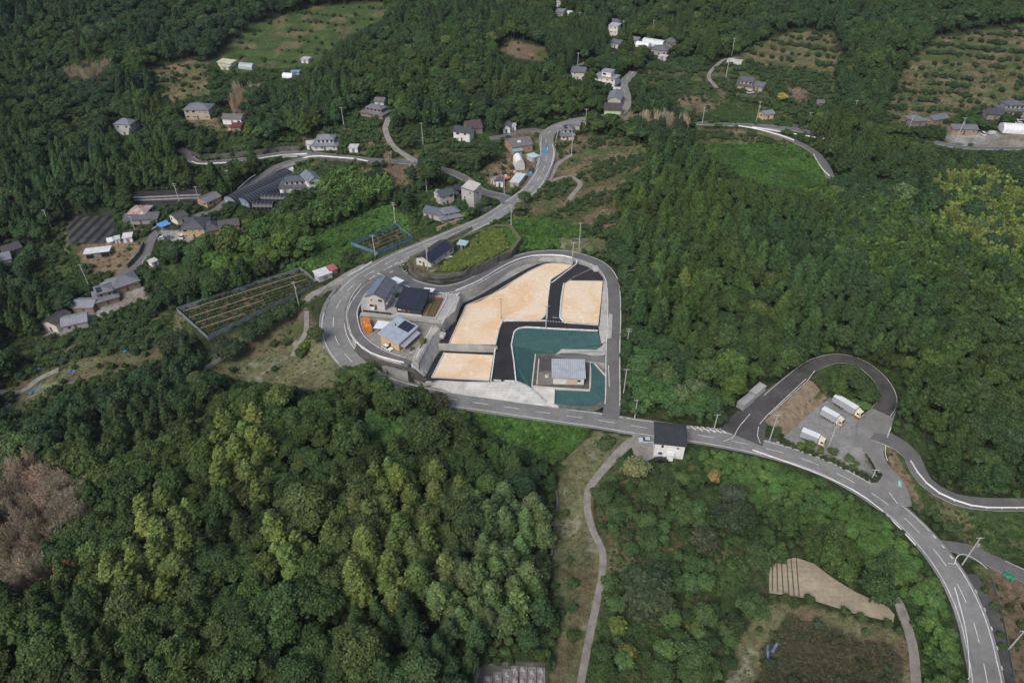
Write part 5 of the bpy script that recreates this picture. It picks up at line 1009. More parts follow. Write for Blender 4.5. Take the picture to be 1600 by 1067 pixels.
        if b.get('porch'):
            MB().box(L * .45, -1.3, 0, L * .66, 0, 2.4).build('porch', wm, root); MB().box(L * .43, -1.5, 2.4, L * .68, 0, 2.5).build('porch_roof', mat('pale_sheet', (.6,.62,.63), .5, .05, 1), root)
            MB().prism([(d - .3, h + rise), (d + 1.1, h + rise - .6), (d + 1.1, h + rise - .45), (d - .3, h + rise + .22)], -.5, L + .5, 'x').build('rear_roof', rm, root)
        continue
    wb.box(0, 0, -1, L, d, h + .05); wb.build('wall', wm, root); mb, rg_ = hiproof(L, d, h + .1, rise); mb.build('roof', mat('rusty_sheet', (.46,.42,.40), .8, .1, .5, col2=(.20,.07,.05), fine=.2) if b.get('rusty') else rm, root, fix=False); rg_.build('ridge_tiles', rm, root); windows(root, L, d, h, st_)
# ------------------------------------------------------------------ shelters on posts
def carport(pts, z, h, label, m):
    P = [Vector(W(a, b, z + h)) for a, b in pts]; o0 = sum(P, Vector()) / 4; o0.z = z; root = empty('carport', o0, 0, label, 'carport'); Q = [p - o0 for p in P]
    mb = MB(); up = Vector((0, 0, .12)); mb.face([q + up for q in Q]); mb.face(Q[::-1])
    for i in range(4): mb.face([Q[i], Q[(i + 1) % 4], Q[(i + 1) % 4] + up, Q[i] + up])
    mb.build('roof', m, root)
    for q in Q: t = q * .9; MB().tube((t.x, t.y, 0), (t.x, t.y, h), .07).build('post', M_STEEL, root)
M_PALE = mat('pale_roof_sheet', (.66,.70,.74), .5, .06, .6)
carport([(583,513),(607.5,514.7),(612.6,503.6),(590.6,501)], 8.2, 2.5, 'white flat carport beside the orange container', M_PALE)
carport([(608,437),(622,444),(632,438.5),(618,432.5)], 11.2, 2.5, 'pale carport at the back corner of the grey gabled house', M_PALE)
carport([(661,456),(676,457),(680,451),(663,449.5)], 11.2, 2.5, 'pale ribbed carport behind the dark navy house', M_PALE)
for k, (a, b_, z) in enumerate((((903,437),(930,436),0),)): pass
# ------------------------------------------------------------------ vehicles, containers
M_TYRE = mat('tyre', (.015,.015,.015), .9, .1, 2); M_GLS = mat('vehicle_glass', (.02,.025,.03), .1, .1, 1, spec=.7)
def dirof(p, q, z):
    a = Vector(W(*p, z)); b = Vector(W(*q, z)); d = b - a; return a, math.atan2(d.y, d.x), d.length
def wheel(root, x, y, r=.32, w_=.22):
    t = MB().tube((x, y - w_ / 2, r), (x, y + w_ / 2, r), r, n=14).build('wheel', M_TYRE, root, fix=False); MB().tube((x, y - w_ / 2 - .01, r), (x, y + w_ / 2 + .01, r), r * .55, n=10).build('rim', M_STEEL, t, fix=False)
def car(p, z, ang, colour, label, L=4.0, van=False, cat='car'):
    o = Vector(W(*p, z)) if z is not None else Vector(G(*p)); root = empty('parked_car', o, R(ang), label, cat); m = mat('car_paint_%02x%02x%02x' % tuple(int(q * 255) for q in colour), colour, .3, .03, 1, spec=.6); hw = .82
    top = 1.75 if van else 1.42; s = L / 2
    lo = [(-s, .3), (s - .1, .3), (s, .55), (s - .08, .82), (s * .5, .92), (-s * .92, .95), (-s, .8)]
    bm = MB(); n = len(lo)
    bm.prism(lo, -hw, hw, 'y'); bm.build('body', m, root)
    a, b = (s * (.62 if van else .42), s * (.4 if van else .12)), (-s * .9, -s * (.8 if van else .62))
    def cab(z0, z1, i0, i1, fx, inset=.0):
        v = []; 
        for (xa, xb, zz, ii) in ((a[0], b[0], z0, i0), (a[1], b[1], z1, i1)):
            for x, y in ((xa, -hw + ii), (xa, hw - ii), (xb, hw - ii), (xb, -hw + ii)): v.append((x, y, zz))
        mb = MB(); mb.v = v; mb.f = [(0, 1, 5, 4), (1, 2, 6, 5), (2, 3, 7, 6), (3, 0, 4, 7), (4, 5, 6, 7), (3, 2, 1, 0)]; mb.m = [0] * 6; return mb
    cab(.9, top - .06, .06, .2, 0).build('cabin_glass', M_GLS, root); MB().box(b[1] - .02, -hw + .2, top - .07, a[1] + .02, hw - .2, top).build('roof', m, root)
    for x in (s * .62, -s * .62):
        for y in (-hw + .08, hw - .08): wheel(root, x, y)
    for y in (-.55, .55): MB().box(s - .06, y - .15, .58, s + .02, y + .15, .72).build('headlight', M_WHITE, root)
    MB().box(a[1] - .15, -hw + .02, .93, a[1] - .02, -hw + .1, top - .1).build('pillar', m, root)
car((1008.5,690), -.45, 178, (.42,.50,.58), 'pale silver blue car parked left of the white two storey house')
car((1033,720.5), -.5, 2, (.01,.012,.016), 'black car parked in front of the white two storey house')
car((605.5,545.5), 8.2, -38, (.7,.7,.7), 'white car parked beside the tan house below the curving lane')
car((255,374), None, 25, (.66,.66,.66), 'white car parked beside the bright blue shelter, left one of three')
car((264,373), None, 20, (.12,.15,.22), 'dark blue car parked on the gravel yard, middle one of three')
car((286,371.5), None, 85, (.66,.66,.66), 'small white car parked on the gravel yard, right one of three', L=3.4, van=True)
car((598,184), None, 15, (.68,.68,.68), 'white kei truck parked at the farmhouse on the winding lane', L=3.4, van=True)
car((215,192), None, 10, (.10,.14,.24), 'dark blue car parked behind the tall pale house in the far left forest')
car((223,195.5), None, -20, (.60,.60,.60), 'silver car parked behind the tall pale house in the far left forest')
car((1172,146), None, 15, (.7,.7,.7), 'white car parked in front of the hillside farmhouse on the right', L=4.4, van=True)
car((1594,188), None, 12, (.6,.62,.65), 'silver van parked beside the big house at the right edge', L=4.4, van=True); car((1592,194), None, 5, (.68,.68,.68), 'white car parked in front of the silver van at the right edge')
car((1535,211), None, 88, (.7,.7,.7), 'white small van parked right of the long low storehouse', L=3.4, van=True)
car((1298,238 + 1500), 0, 0, (.5,.5,.5), 'x') if False else None
def lorry(p, q, z, L, label):
    a, an, l = dirof(p, q, z); root = empty('box_lorry', a, an, label, 'lorry', 'lorries in the car park'); root.scale = (.86, .86, .86); x1 = L - 2.2
    al = mat('aluminium_box', (.46,.49,.53), .45, .05, .5, stripes=(2.5,'X',.25), metal=.2); cm_ = mat('cream_cab', (.74,.67,.50), .4, .05, 1, spec=.5); rd = mat('rust_red', (.30,.07,.03), .5, .1, 1)
    MB().box(0, -1.2, 1.0, x1 - .2, 1.2, 3.55).build('cargo_box', al, root); MB().box(-.04, -1.25, 3.55, x1 - .16, 1.25, 3.62).build('box_roof', mat('box_roof_white', (.66,.69,.72), .5, .05, .6), root); MB().box(0, -.5, .6, L - .6, .5, 1.0).build('chassis', M_BLACK, root)
    c = MB().prism([(x1 + .05, 1.1), (L, 1.1), (L, 1.9), (L - .35, 2.85), (x1 + .05, 2.9)], -1.2, 1.2, 'y').build('cab', cm_, root); MB().prism([(x1 + .1, 2.9), (x1 + 1.2, 2.9), (x1 + .1, 3.5)], -1.05, 1.05, 'y').build('wind_deflector', cm_, root)
    MB().box(x1 + .05, -1.22, .45, L + .04, 1.22, 1.1).build('bumper', rd, root); MB().face([(L + .02, -1.05, 1.95), (L + .02, 1.05, 1.95), (L - .32, 1.0, 2.78), (L - .32, -1.0, 2.78)]).build('windscreen', M_GLS, root, fix=False)
    for y in (-1.21, 1.21): MB().box(x1 + .7, min(y, y * 1.01), 1.9, L - .5, max(y, y * 1.01), 2.6).build('side_window', M_GLS, root)
    for y in (-.9, .9): MB().box(L + .03, y - .2, .7, L + .08, y + .2, .9).build('headlight', M_WHITE, root)
    for x in ([1.5, 2.7, 3.9] if L > 11 else [1.6, 2.8]) + [L - 1.2]:
        for y in (-1.05, 1.05): wheel(root, x, y, .48, .3)
    for y in (-1.22, 1.19): MB().box(4.6, y, .45, x1 - 1.0, y + .03, .95).build('side_guard', M_STEEL, root)
    for y in (-1.45, 1.3): MB().box(L - .3, y, 1.9, L - .1, y + .15, 2.5).build('mirror', M_BLACK, root)
lorry((1301,628), (1341,652), .75, 11.2, 'longest silver box lorry with cream cab, beside the round shrub mound')
lorry((1282,648), (1310,663.5), .75, 8.2, 'silver box lorry with cream cab, middle one of three in the car park')
lorry((1250,682), (1279,694), .75, 8.2, 'white box lorry with cream cab behind small shrubs, nearest the main road')
def container(p, q, z, L, label, colour, rust=None, wd=2.4, h=2.5):
    a, an, l = dirof(p, q, z); root = empty('container', a, an, label, 'container'); m = mat('container_%02x%02x' % (int(colour[0] * 255), int(colour[2] * 255)), colour, .6, .08, .7, col2=rust, stripes=(3.5,'X',.3), fine=.1)
    b = MB(); b.box(0, -wd / 2, .1, L, wd / 2, h)
    for x in np.arange(.15, L, .45): b.box(x, -wd / 2 - .04, .25, x + .2, -wd / 2 + .01, h - .15).box(x, wd / 2 - .01, .25, x + .2, wd / 2 + .04, h - .15)
    b.build('body', m, root)
    for x in (0, L):
        for y in (-wd / 2, wd / 2): MB().box(x - .08, y - .08, 0, x + .08, y + .08, h + .06).build('corner_post', m, root)
    MB().box(L, -wd / 2 + .12, .2, L + .05, -.03, h - .1).build('door', m, root); MB().box(L, .03, .2, L + .05, wd / 2 - .12, h - .1).build('door', m, root)
container((571.5,505), (578,524), 8.2, 6.0, 'orange container with a rusty patched roof behind the curving lane', (.80,.30,.05), (.30,.08,.03))
container((1155.5,639), (1172,625.5), 1.2, 6, 'grey container, lower one of two beside the dark lane', (.40,.41,.42)); container((1174,622), (1190,608.5), 1.8, 6, 'grey container, upper one of two beside the dark lane', (.46,.47,.48))
def excavator(p, z, ang, label, s=1.0):
    o = Vector(G(*p)); root = empty('excavator', o, R(ang), label, 'excavator'); og = mat('digger_orange', (.62,.20,.03), .5, .08, 1); root.scale = (s, s, s)
    for y in (-.9, .9): MB().prism([(-1.3, .1), (-1.1, 0), (1.1, 0), (1.3, .1), (1.35, .35), (1.1, .6), (-1.1, .6), (-1.35, .35)], y - .22, y + .22, 'y').build('track', M_BLACK, root)
    MB().box(-1.3, -.9, .65, .9, .9, 1.35).build('body', og, root); MB().box(-.2, -.9, 1.35, .9, 0, 2.3).build('cab', M_WHITE, root); MB().box(.9, -.8, 1.5, .93, -.1, 2.2).build('windscreen', M_GLS, root)
    MB().prism([(.8, 1.0), (2.6, 2.9), (2.8, 2.7), (1.1, .8)], .1, .4, 'y').build('boom', og, root); MB().prism([(2.55, 2.95), (3.9, 1.2), (3.7, 1.05), (2.4, 2.7)], .12, .38, 'y').build('arm', og, root); MB().prism([(3.9, 1.3), (4.2, .6), (3.7, .2), (3.5, .8)], -.1, .6, 'y').build('bucket', mat('bucket_steel', (.12,.1,.09), .6, .1, 1), root)
excavator((792,281), None, 205, 'orange excavator with white cab in the builder yard', 1.0); excavator((804.5,273), None, 170, 'small yellow orange excavator right of the orange one with white cab', .75); excavator((359,206), None, 20, 'small orange excavator below the low white walled house, upper left', .8)
def smalltruck(p, ang, label, c):
    o = Vector(G(*p)); root = empty('flatbed_truck', o, R(ang), label, 'lorry'); m = mat('truck_%02x' % int(c[2] * 255), c, .4, .05, 1)
    MB().box(3.0, -.95, .5, 4.6, .95, 2.2).build('cab', m, root); MB().box(4.6, -.8, 1.4, 4.63, .8, 2.0).build('windscreen', M_GLS, root); bb = MB().box(0, -1, .8, 2.9, 1, .95); [bb.box(*q) for q in ((0, -1, .95, 2.9, -.94, 1.35), (0, .94, .95, 2.9, 1, 1.35), (0, -.94, .95, .06, .94, 1.35))]; bb.build('flatbed', m, root)
    for x in (.8, 3.8):
        for y in (-.85, .85): wheel(root, x, y, .38, .24)
smalltruck((816,277), 5, 'blue flatbed truck parked behind the long pale roofed shed in the builder yard', (.10,.26,.38)); smalltruck((830,264), 265, 'dark flatbed truck with orange load by the road in the builder yard', (.06,.07,.09))
# ------------------------------------------------------------------ poles
M_TRF = mat('transformer', (.3,.31,.32), .6, .1, 1)
def pole(p, label, h=11, z=None, arms=1, tr=False, ang=0, lamp=False):
    o = Vector(W(*p, z)) if z is not None else Vector(G(*p)); root = empty('utility_pole' if not lamp else 'street_lamp', o, R(ang), label, 'utility pole' if not lamp else 'street lamp'); MB().tube((0, 0, -.6), (0, 0, h), .19, .13, n=8).build('pole', M_POLE, root, fix=False)
    if lamp: MB().tube((0, 0, h - .1), (1.4, 0, h + .25), .05).build('bracket', M_STEEL, root); MB().box(1.2, -.15, h + .18, 1.9, .15, h + .3).build('lamp', M_STEEL, root); return
    for k in range(arms):
        zz = h - .4 - k * .9; c = MB().box(-.95, -.06, zz, .95, .06, zz + .12).build('crossarm', M_STEEL, root)
        for x in (-.85, -.35, .35, .85): MB().tube((x, 0, zz + .12), (x, 0, zz + .34), .06, n=5).build('insulator', M_WHITE, c, fix=False)
    if tr: MB().tube((.35, -.35, h - 3.2), (.35, -.35, h - 2.2), .3, n=10).build('transformer', M_TRF, root)
def s_(x0, y0, s, x, y): return (x0 + x / s, y0 + y / s)
for p, lb, kw in [
 ((587,406), 'pole at the corner of the blue netted vine plot by the main road', dict(z=9.3)), ((668.5,421), 'pole with two arms in front of the long solar roofed building', dict(z=14.2, arms=2, tr=True)), ((467.5,479), 'white pole between the big vine plot and the road wall', dict(tr=True)),
 ((618,353), 'tall pole beside the green kudzu field, above the small vine plot', dict(tr=True, arms=2)), ((667,301), 'pole among the bamboo left of the grey tiled houses', {}), ((661,226), 'pole on the slope right of the winding lane', {}), ((788,304), 'thin pole below the builder yard at the grass verge', dict(h=9)),
 ((798.6,358), 'pole beside the main road above the yellow green shrubs', dict(tr=True, arms=2)), ((905,386), 'pole in the pale grass above the loop lane', {}), ((893,243), 'pole beside the concrete orchard path', dict(tr=True)), ((914.5,203), 'pole beside the roadside house on the top bend', {}),
 ((894,413.5), 'tall thin pole at the head of the big sandy lot', dict(z=8.7, h=10)), ((783,499), 'thin pole at the inner corner of the big sandy lot', dict(z=6.5, h=9)), ((853,514), 'thin pole where the two new black lanes meet', dict(z=6.2, h=10)),
 ((978,554), 'pole in the trees right of the straight lane, upper one of two', dict(arms=2)), ((974,617), 'leaning pale pole right of the straight lane, lower one of two', {}), ((991.5,654), 'slim grey pole beside the main road at the foot of the forest', dict(h=8)), ((981,444), 'street lamp among trees beside the upper right bend of the loop lane', dict(lamp=True, h=6)),
 ((1202,689), 'pole in front of the brown grass bank by the lane mouth', dict(tr=True, z=.2)), ((1295,696), 'pole with many fittings standing in the lorry car park', dict(z=.75, arms=3, tr=True)), ((1115,673), 'pole beside the white hatched road area', dict(h=7)), ((1504,881), 'pole in the kerb island of the right hand fork', dict(z=-.9, tr=True)), ((1576,1014), 'lamp pole right of the footway at the lower right corner', dict(z=-1.6, h=8)), ((1362,748), 'short pole at the tip of the car park verge', dict(z=-.1, h=4)),
 ((83,362), 'pole against the dark wood left of the black mulched field', {}), ((140,449), 'pole on the terraces above the two tier farmstead', {}), ((282,321), 'pole with transformer at the end of the black covered beds', dict(tr=True, arms=2)), ((362,300), 'pole beside the upper ends of the long black greenhouses', dict(tr=True)), ((315,326), 'thin pole left of the grey roofed cottage', {}), ((538,201), 'white pole on the slope below the big cedar clump', {}), ((212,363), 'pole in front of the rusty roofed house', dict(h=8)), ((100,330), 'short pole among the trees left of the rusty roofed house', dict(h=8)),
 ((1181.5,191), 'pole left of the beige walled shed', dict(tr=True)), ((1330,189), 'leaning dark pole in front of the right hand wood', {}), ((1262,196), 'short pole above the upper right road', dict(h=7)), ((1143,88), 'pole beside the roofless ruin', {}), ((1134,123), 'pole on the bright slope left of the hillside farmhouse', {}), ((1493,223), 'tall pole in front of the long low storehouse', dict(h=13, tr=True)), ((1416,214), 'pole left of the right hand hamlet', {}),
 ((902,113), 'pole above the white walled house on the wooded slope', {}), ((905,46), 'pole on the brown clearing near the top edge', {}), ((972,59), 'pole beside the tall cream house in the distant village', {}), ((992,62), 'pole right of the small tan hut in the distant village', dict(h=9)), ((1019,58), 'pole behind the distant white greenhouses', {}), ((1097,194), 'pole with a pale blue sign panel beside the upper right road', dict(h=9))]: pole(p, 'concrete utility ' + lb if 'lamp' not in lb else 'grey ' + lb, **kw)
# ------------------------------------------------------------------ cemetery
r_ = random.Random(8); gz = -3.4
M_GR = mat('grave_granite', (.36,.37,.39), .5, .2, 2); M_GR2 = mat('grave_plinth', (.22,.205,.19), .9, .2, 1, fine=.2)
for i, (x, y) in enumerate([(763,1056),(777,1050),(791,1046),(805,1041),(817,1041),(831,1042),(845,1043)]):
    o = Vector(W(x, y, gz)); root = empty('grave_plot', o, R(r_.uniform(-4, 4)), ('pale' if i % 2 else 'grey') + ' stone grave plot with headstones, ' + ('first', 'second', 'third', 'fourth', 'fifth', 'sixth', 'seventh')[i] + ' from the left at the bottom edge', 'grave', 'grave plots at the bottom edge')
    MB().box(-.95, -5, 0, .95, 0, .35).build('plinth', M_GR2, root)
    for k in range(2):
        yy = -1.2 - 2.2 * k + r_.uniform(-.3, .3); s = MB().box(-.45, yy - .4, .35, .45, yy + .4, .6).build('base_stone', M_GR, root); MB().box(-.18, yy - .18, .6, .18, yy + .18, 1.35).build('headstone', M_GR, root); MB().box(-.4, yy - .7, .35, -.25, yy - .5, .75).build('flower_vase', M_GR, root)
# small things -----------------------------------------------------------
def tank(p, label, r=1.0, h=1.6, c=(.6,.6,.6)):
    o = Vector(G(*p)); root = empty('water_tank', o, 0, label, 'tank'); MB().tube((0, 0, 0), (0, 0, h), r, n=14).build('body', mat('tank_%02x' % int(c[0] * 255), c, .5, .1, 1), root); MB().tube((0, 0, h), (0, 0, h + .25), r * .8, r * .3, n=12).build('lid', M_STEEL, root)
tank((457,302), 'pale round tank in front of the tiered farmhouse', 1.2, 2); tank((463,303), 'second pale round tank, right of the first by the tiered farmhouse', 1.0, 1.8); tank((442,303), 'white square based tank left of the round tanks', 1.1, 2.2, (.7,.7,.7))
o = Vector(G(1447.5, 208)); root = empty('goods_trolley', Vector(G(1549, 211)), .2, 'pale grey covered trailer right of the white small van', 'trailer'); MB().box(-1.6, -1, .5, 1.6, 1, 1.9).build('cover', mat('grey_cover', (.5,.5,.5), .8, .1, 1), root); MB().box(-1.5, -.9, .3, 1.5, .9, .5).build('bed', M_BLACK, root); wheel(root, -.6, -.95); wheel(root, .6, .95)
def planks(p, ang, n, L, label, cols):
    o = Vector(G(*p)); root = empty('timber_stack', o, R(ang), label, 'timber stack')
    for i in range(n): MB().box(0, i * 1.2, 0, L, i * 1.2 + .8, .35).build('board', mat('board%d' % (i % len(cols)), cols[i % len(cols)], .9, .15, 1, stripes=(3,'Y',.3)), root)
planks((270,342), 62, 5, 14, 'long pale boards laid in rows above the white walled storehouse', [(.38,.36,.34), (.12,.12,.13), (.34,.33,.31), (.3,.23,.15)][:4])
def bed(p, q, label, m, wd=1.2, h=.35):
    a = Vector(G(*p)); c = Vector(G(*q)); pts = resample([a, c], 3); pts = [Vector((t.x, t.y, hz(t.x, t.y))) for t in pts]; v = []; f = []; pr = perps(pts); o0 = a
    for i, t in enumerate(pts): v += [t - pr[i] * wd / 2 - o0, t - pr[i] * wd * .35 + Vector((0, 0, h)) - o0, t + pr[i] * wd * .35 + Vector((0, 0, h)) - o0, t + pr[i] * wd / 2 - o0]
    for i in range(len(pts) - 1):
        for k in range(3): f.append((4 * i + k, 4 * i + k + 1, 4 * i + 5 + k, 4 * i + 4 + k))
    tag(meshobj('crop_bed', v, f, m, loc=o0), label, 'crop bed', 'mulched beds above the left valley')
M_MU = mat('black_mulch_sheet', (.018,.019,.024), .5, .2, 1); M_MP = mat('pale_mulch_sheet', (.26,.25,.25), .7, .2, 1)
for i in range(8): bed((206 + i * .6, 300.5 + i * 2.1), (318 - i, 296 + i * 2.3), ('pale' if i in (4, 6) else 'black') + ' sheeted crop bed, number %s from the top above the rusty roofed house' % ('one', 'two', 'three', 'four', 'five', 'six', 'seven', 'eight')[i], M_MP if i in (4, 6) else M_MU)
# blue tarps in the left orchard and stone bits
def tarp(p, L, ang, label, c=(.03,.16,.42), w_=1.2):
    o = Vector(G(*p)); mb = MB(); n = 6
    for i in range(n):
        x0, x1 = L * i / n, L * (i + 1) / n; z0, z1 = .3 + .25 * math.sin(i * 2.1), .3 + .25 * math.sin((i + 1) * 2.1); mb.face([(x0, -w_ / 2, z0), (x1, -w_ / 2, z1), (x1, 0, z1 + .25), (x0, 0, z0 + .25)]); mb.face([(x0, 0, z0 + .25), (x1, 0, z1 + .25), (x1, w_ / 2, z1), (x0, w_ / 2, z0)])
    t = mb.build('tarpaulin', mat('blue_tarp%02x' % int(c[0] * 255), c, .6, .1, 1), loc=o, fix=False); t.rotation_euler.z = R(ang); tag(t, label, 'tarpaulin')
for p, L, a, lb in (((45,617),6,60,'curved blue sheet beside the farm track at the lower left'), ((9,630),3,20,'blue sheet near the left edge below the farm track'), ((197,509),4,40,'blue sheet near the right end of the left orchard rows'), ((205,502),3,30,'small blue sheet at the top of the left orchard rows'), ((163,530),7,30,'blue sheet strip in the middle of the left orchard rows'), ((222,538),10,22,'long blue sheet along the lowest right orchard row'), ((193,550),6,25,'blue sheet left of the long one in the lowest orchard row'), ((120,554),5,20,'blue sheet in the lower middle of the left orchard'), ((48,582),3,50,'dark blue sheet at the left end of the orchard rows'), ((108,582),3,10,'blue sheet by the bend of the farm track'), ((96,561),3,10,'small blue sheet above the farm track')): tarp(p, L, a, lb)
tarp((1200,1040), 5, 75, 'pale blue sheet strip in the dark weedy field at the bottom right', (.14,.22,.36), .6); tarp((1206,1020), 4, 50, 'upper pale blue sheet strip in the dark weedy field', (.14,.22,.36), .6); tarp((1406,762), 2.2, 70, 'mint green sheet on the verge above the main road bend', (.2,.5,.38), .8); tarp((1567,897), 2.4, -35, 'emerald green cover on the verge of the right hand fork', (.02,.26,.15), 1.6)
# furrow lines of the sandy field
fl_ = MB(); 
for (a, b) in (((1207,881),(1207,923)), ((1214,878),(1215,925)), ((1221,875),(1224,926)), ((1229,873),(1233,928)), ((1236,872),(1241,931)), ((1244,871),(1249,932))):
    A = Vector(W(*a, fz)); Bq = Vector(W(*b, fz)); d = (Bq - A).normalized(); n = Vector((d.y, -d.x, 0)) * .14; fl_.face([A - n + Vector((0, 0, .02)), A + n + Vector((0, 0, .02)), Bq + n + Vector((0, 0, .02)), Bq - n + Vector((0, 0, .02))])
tag(fl_.build('furrow', mat('dark_furrow', (.09,.075,.05), .95, .1, 1), fix=False), kind='structure')
# inner boxes of the development
def kerbbox(pts, z, h, label, m=None, name='concrete_box', cat='concrete box'):
    P = [Vector(W(*p, z)) for p in pts]; o0 = P[0].copy(); Q = [p - o0 for p in P]; mb = MB(); u = Vector((0, 0, h)); mb.face([q + u for q in Q]); 
    for i in range(len(Q)): mb.face([Q[i], Q[(i + 1) % len(Q)], Q[(i + 1) % len(Q)] + u, Q[i] + u])
    root = empty(name, o0, 0, label, cat); mb.build('body', m or M_CONP, root); c = sum(Q, Vector()) / len(Q); ld = MB(); ld.face([c + (q - c) * .7 + u + Vector((0, 0, .06)) for q in Q]); ld.build('lid', M_CONC, root)
kerbbox([(690,522),(697,524.5),(693,530),(687,527)], 7, 1.2, 'pale concrete chamber where the battered walls meet, left of the big sandy lot'); kerbbox([(925,419),(933,418),(936,424),(928,425)], 8.4, 1.0, 'pale concrete chamber at the north tip of the right hand sandy lot'); kerbbox([(852,586),(857,586),(856.5,590),(851.5,590)], 1.7, .3, 'small white inspection cover left of the low white house', M_WHITE)
# white garden fence and stairs by the tan house
def panel(p, q, z, h, label, m, th=.08, name='garden_fence', cat='fence'):
    A = Vector(W(*p, z)); Bq = Vector(W(*q, z)); L = (Bq - A).length; root = empty(name, A, math.atan2(Bq.y - A.y, Bq.x - A.x), label, cat); MB().box(0, -th / 2, .1, L, th / 2, h).build('panel', m, root)
    for k in range(max(2, int(L / 2)) + 1): x = L * k / max(2, int(L / 2)); MB().box(x - .05, -.07, -.1, x + .05, .07, h + .05).build('post', M_STEEL, root)
panel((639,556), (656,546), 8.2, 1.2, 'white garden fence below the tan house', M_WHITE); panel((656,546), (666,531), 8.2, 1.0, 'dark red fence right of the tan house garden', mat('red_fence', (.2,.05,.03), .7, .1, 1)); panel((678,496), (692,467), 11.3, .7, 'low red edging fence on the right of the brown garden', mat('red_edge', (.36,.06,.03), .7, .1, 1)); panel((673,466), (692,468), 11.3, .7, 'low red edging fence at the back of the brown garden', mat('red_edge', (.36,.06,.03)))
panel((567,487), (612,492), 11.25, .8, 'black slat fence in front of the grey gabled house', M_BLACK); panel((637,407), (643,418), 13.5, .7, 'rusty brown fence at the left tip of the raised terrace', mat('rust_fence', (.10,.04,.03), .8, .1, 1)); panel((643,418), (662,426), 14.3, .7, 'rusty brown fence along the front of the raised terrace', mat('rust_fence', (.10,.04,.03)))
panel((699,537), (775,540), 6.6, .9, 'thin wire fence on the wall between the two left sandy lots', M_STEEL, .02) if False else None
# stairway down to the main road
st_r = empty('stairway', Vector(W(644,568,7.6)), 0, 'flight of pale concrete steps with white rails below the service lane', 'stairs'); q0 = Vector(W(644,568,7.6)); q1 = Vector(W(666,588,3.0)); sb = MB(); dv = (q1 - q0); hd = Vector((dv.x, dv.y, 0)).normalized(); sn = Vector((hd.y, -hd.x, 0)); 
for k in range(18):
    a = dv * (k / 18); b = dv * ((k + 1) / 18); pp = [Vector((a.x, a.y, a.z)) - sn, Vector((a.x, a.y, a.z)) + sn, Vector((b.x, b.y, a.z)) + sn, Vector((b.x, b.y, a.z)) - sn]; sb.face(pp); sb.face([pp[3], pp[2], pp[2] + Vector((0, 0, dv.z / 18)), pp[3] + Vector((0, 0, dv.z / 18))])
    for s in (0, 1): w0, w1 = (pp[0], pp[3]) if s else (pp[1], pp[2]); sb.face([w0, w1, w1 - Vector((0, 0, 4)), w0 - Vector((0, 0, 4))])
sb.build('steps', M_CONP, st_r, fix=False)
for s in (-1, 1): t = MB().tube(sn * s + Vector((0, 0, .9)), dv + sn * s + Vector((0, 0, .9)), .06); [t.tube(dv * (k / 8) + sn * s, dv * (k / 8) + sn * s + Vector((0, 0, .9)), .04, n=4) for k in range(9)]; t.build('handrail', M_RAIL, st_r, fix=False)
# ------------------------------------------------------------------ vegetation prototypes
def leafmat(name, rough=.75):
    m = bpy.data.materials.new(name); m.use_nodes = True; t = m.node_tree; b = t.nodes['Principled BSDF']; L = t.links.new; b.inputs['Roughness'].default_value = rough; b.inputs['Specular IOR Level'].default_value = .25
    a = t.nodes.new('ShaderNodeAttribute'); a.attribute_type = 'INSTANCER'; a.attribute_name = 'tint'
    g = t.nodes.new('ShaderNodeAttribute'); g.attribute_name = 'leafv'
    x = t.nodes.new('ShaderNodeMix'); x.data_type = 'RGBA'; x.blend_type = 'MULTIPLY'; x.inputs[0].default_value = 1; L(a.outputs[0], x.inputs[6]); L(g.outputs[0], x.inputs[7]); L(x.outputs[2], b.inputs['Base Color']); return m
M_LEAF = leafmat('leaves')
M_LEAF.node_tree.nodes['Principled BSDF'].inputs['Subsurface Weight'].default_value = 0
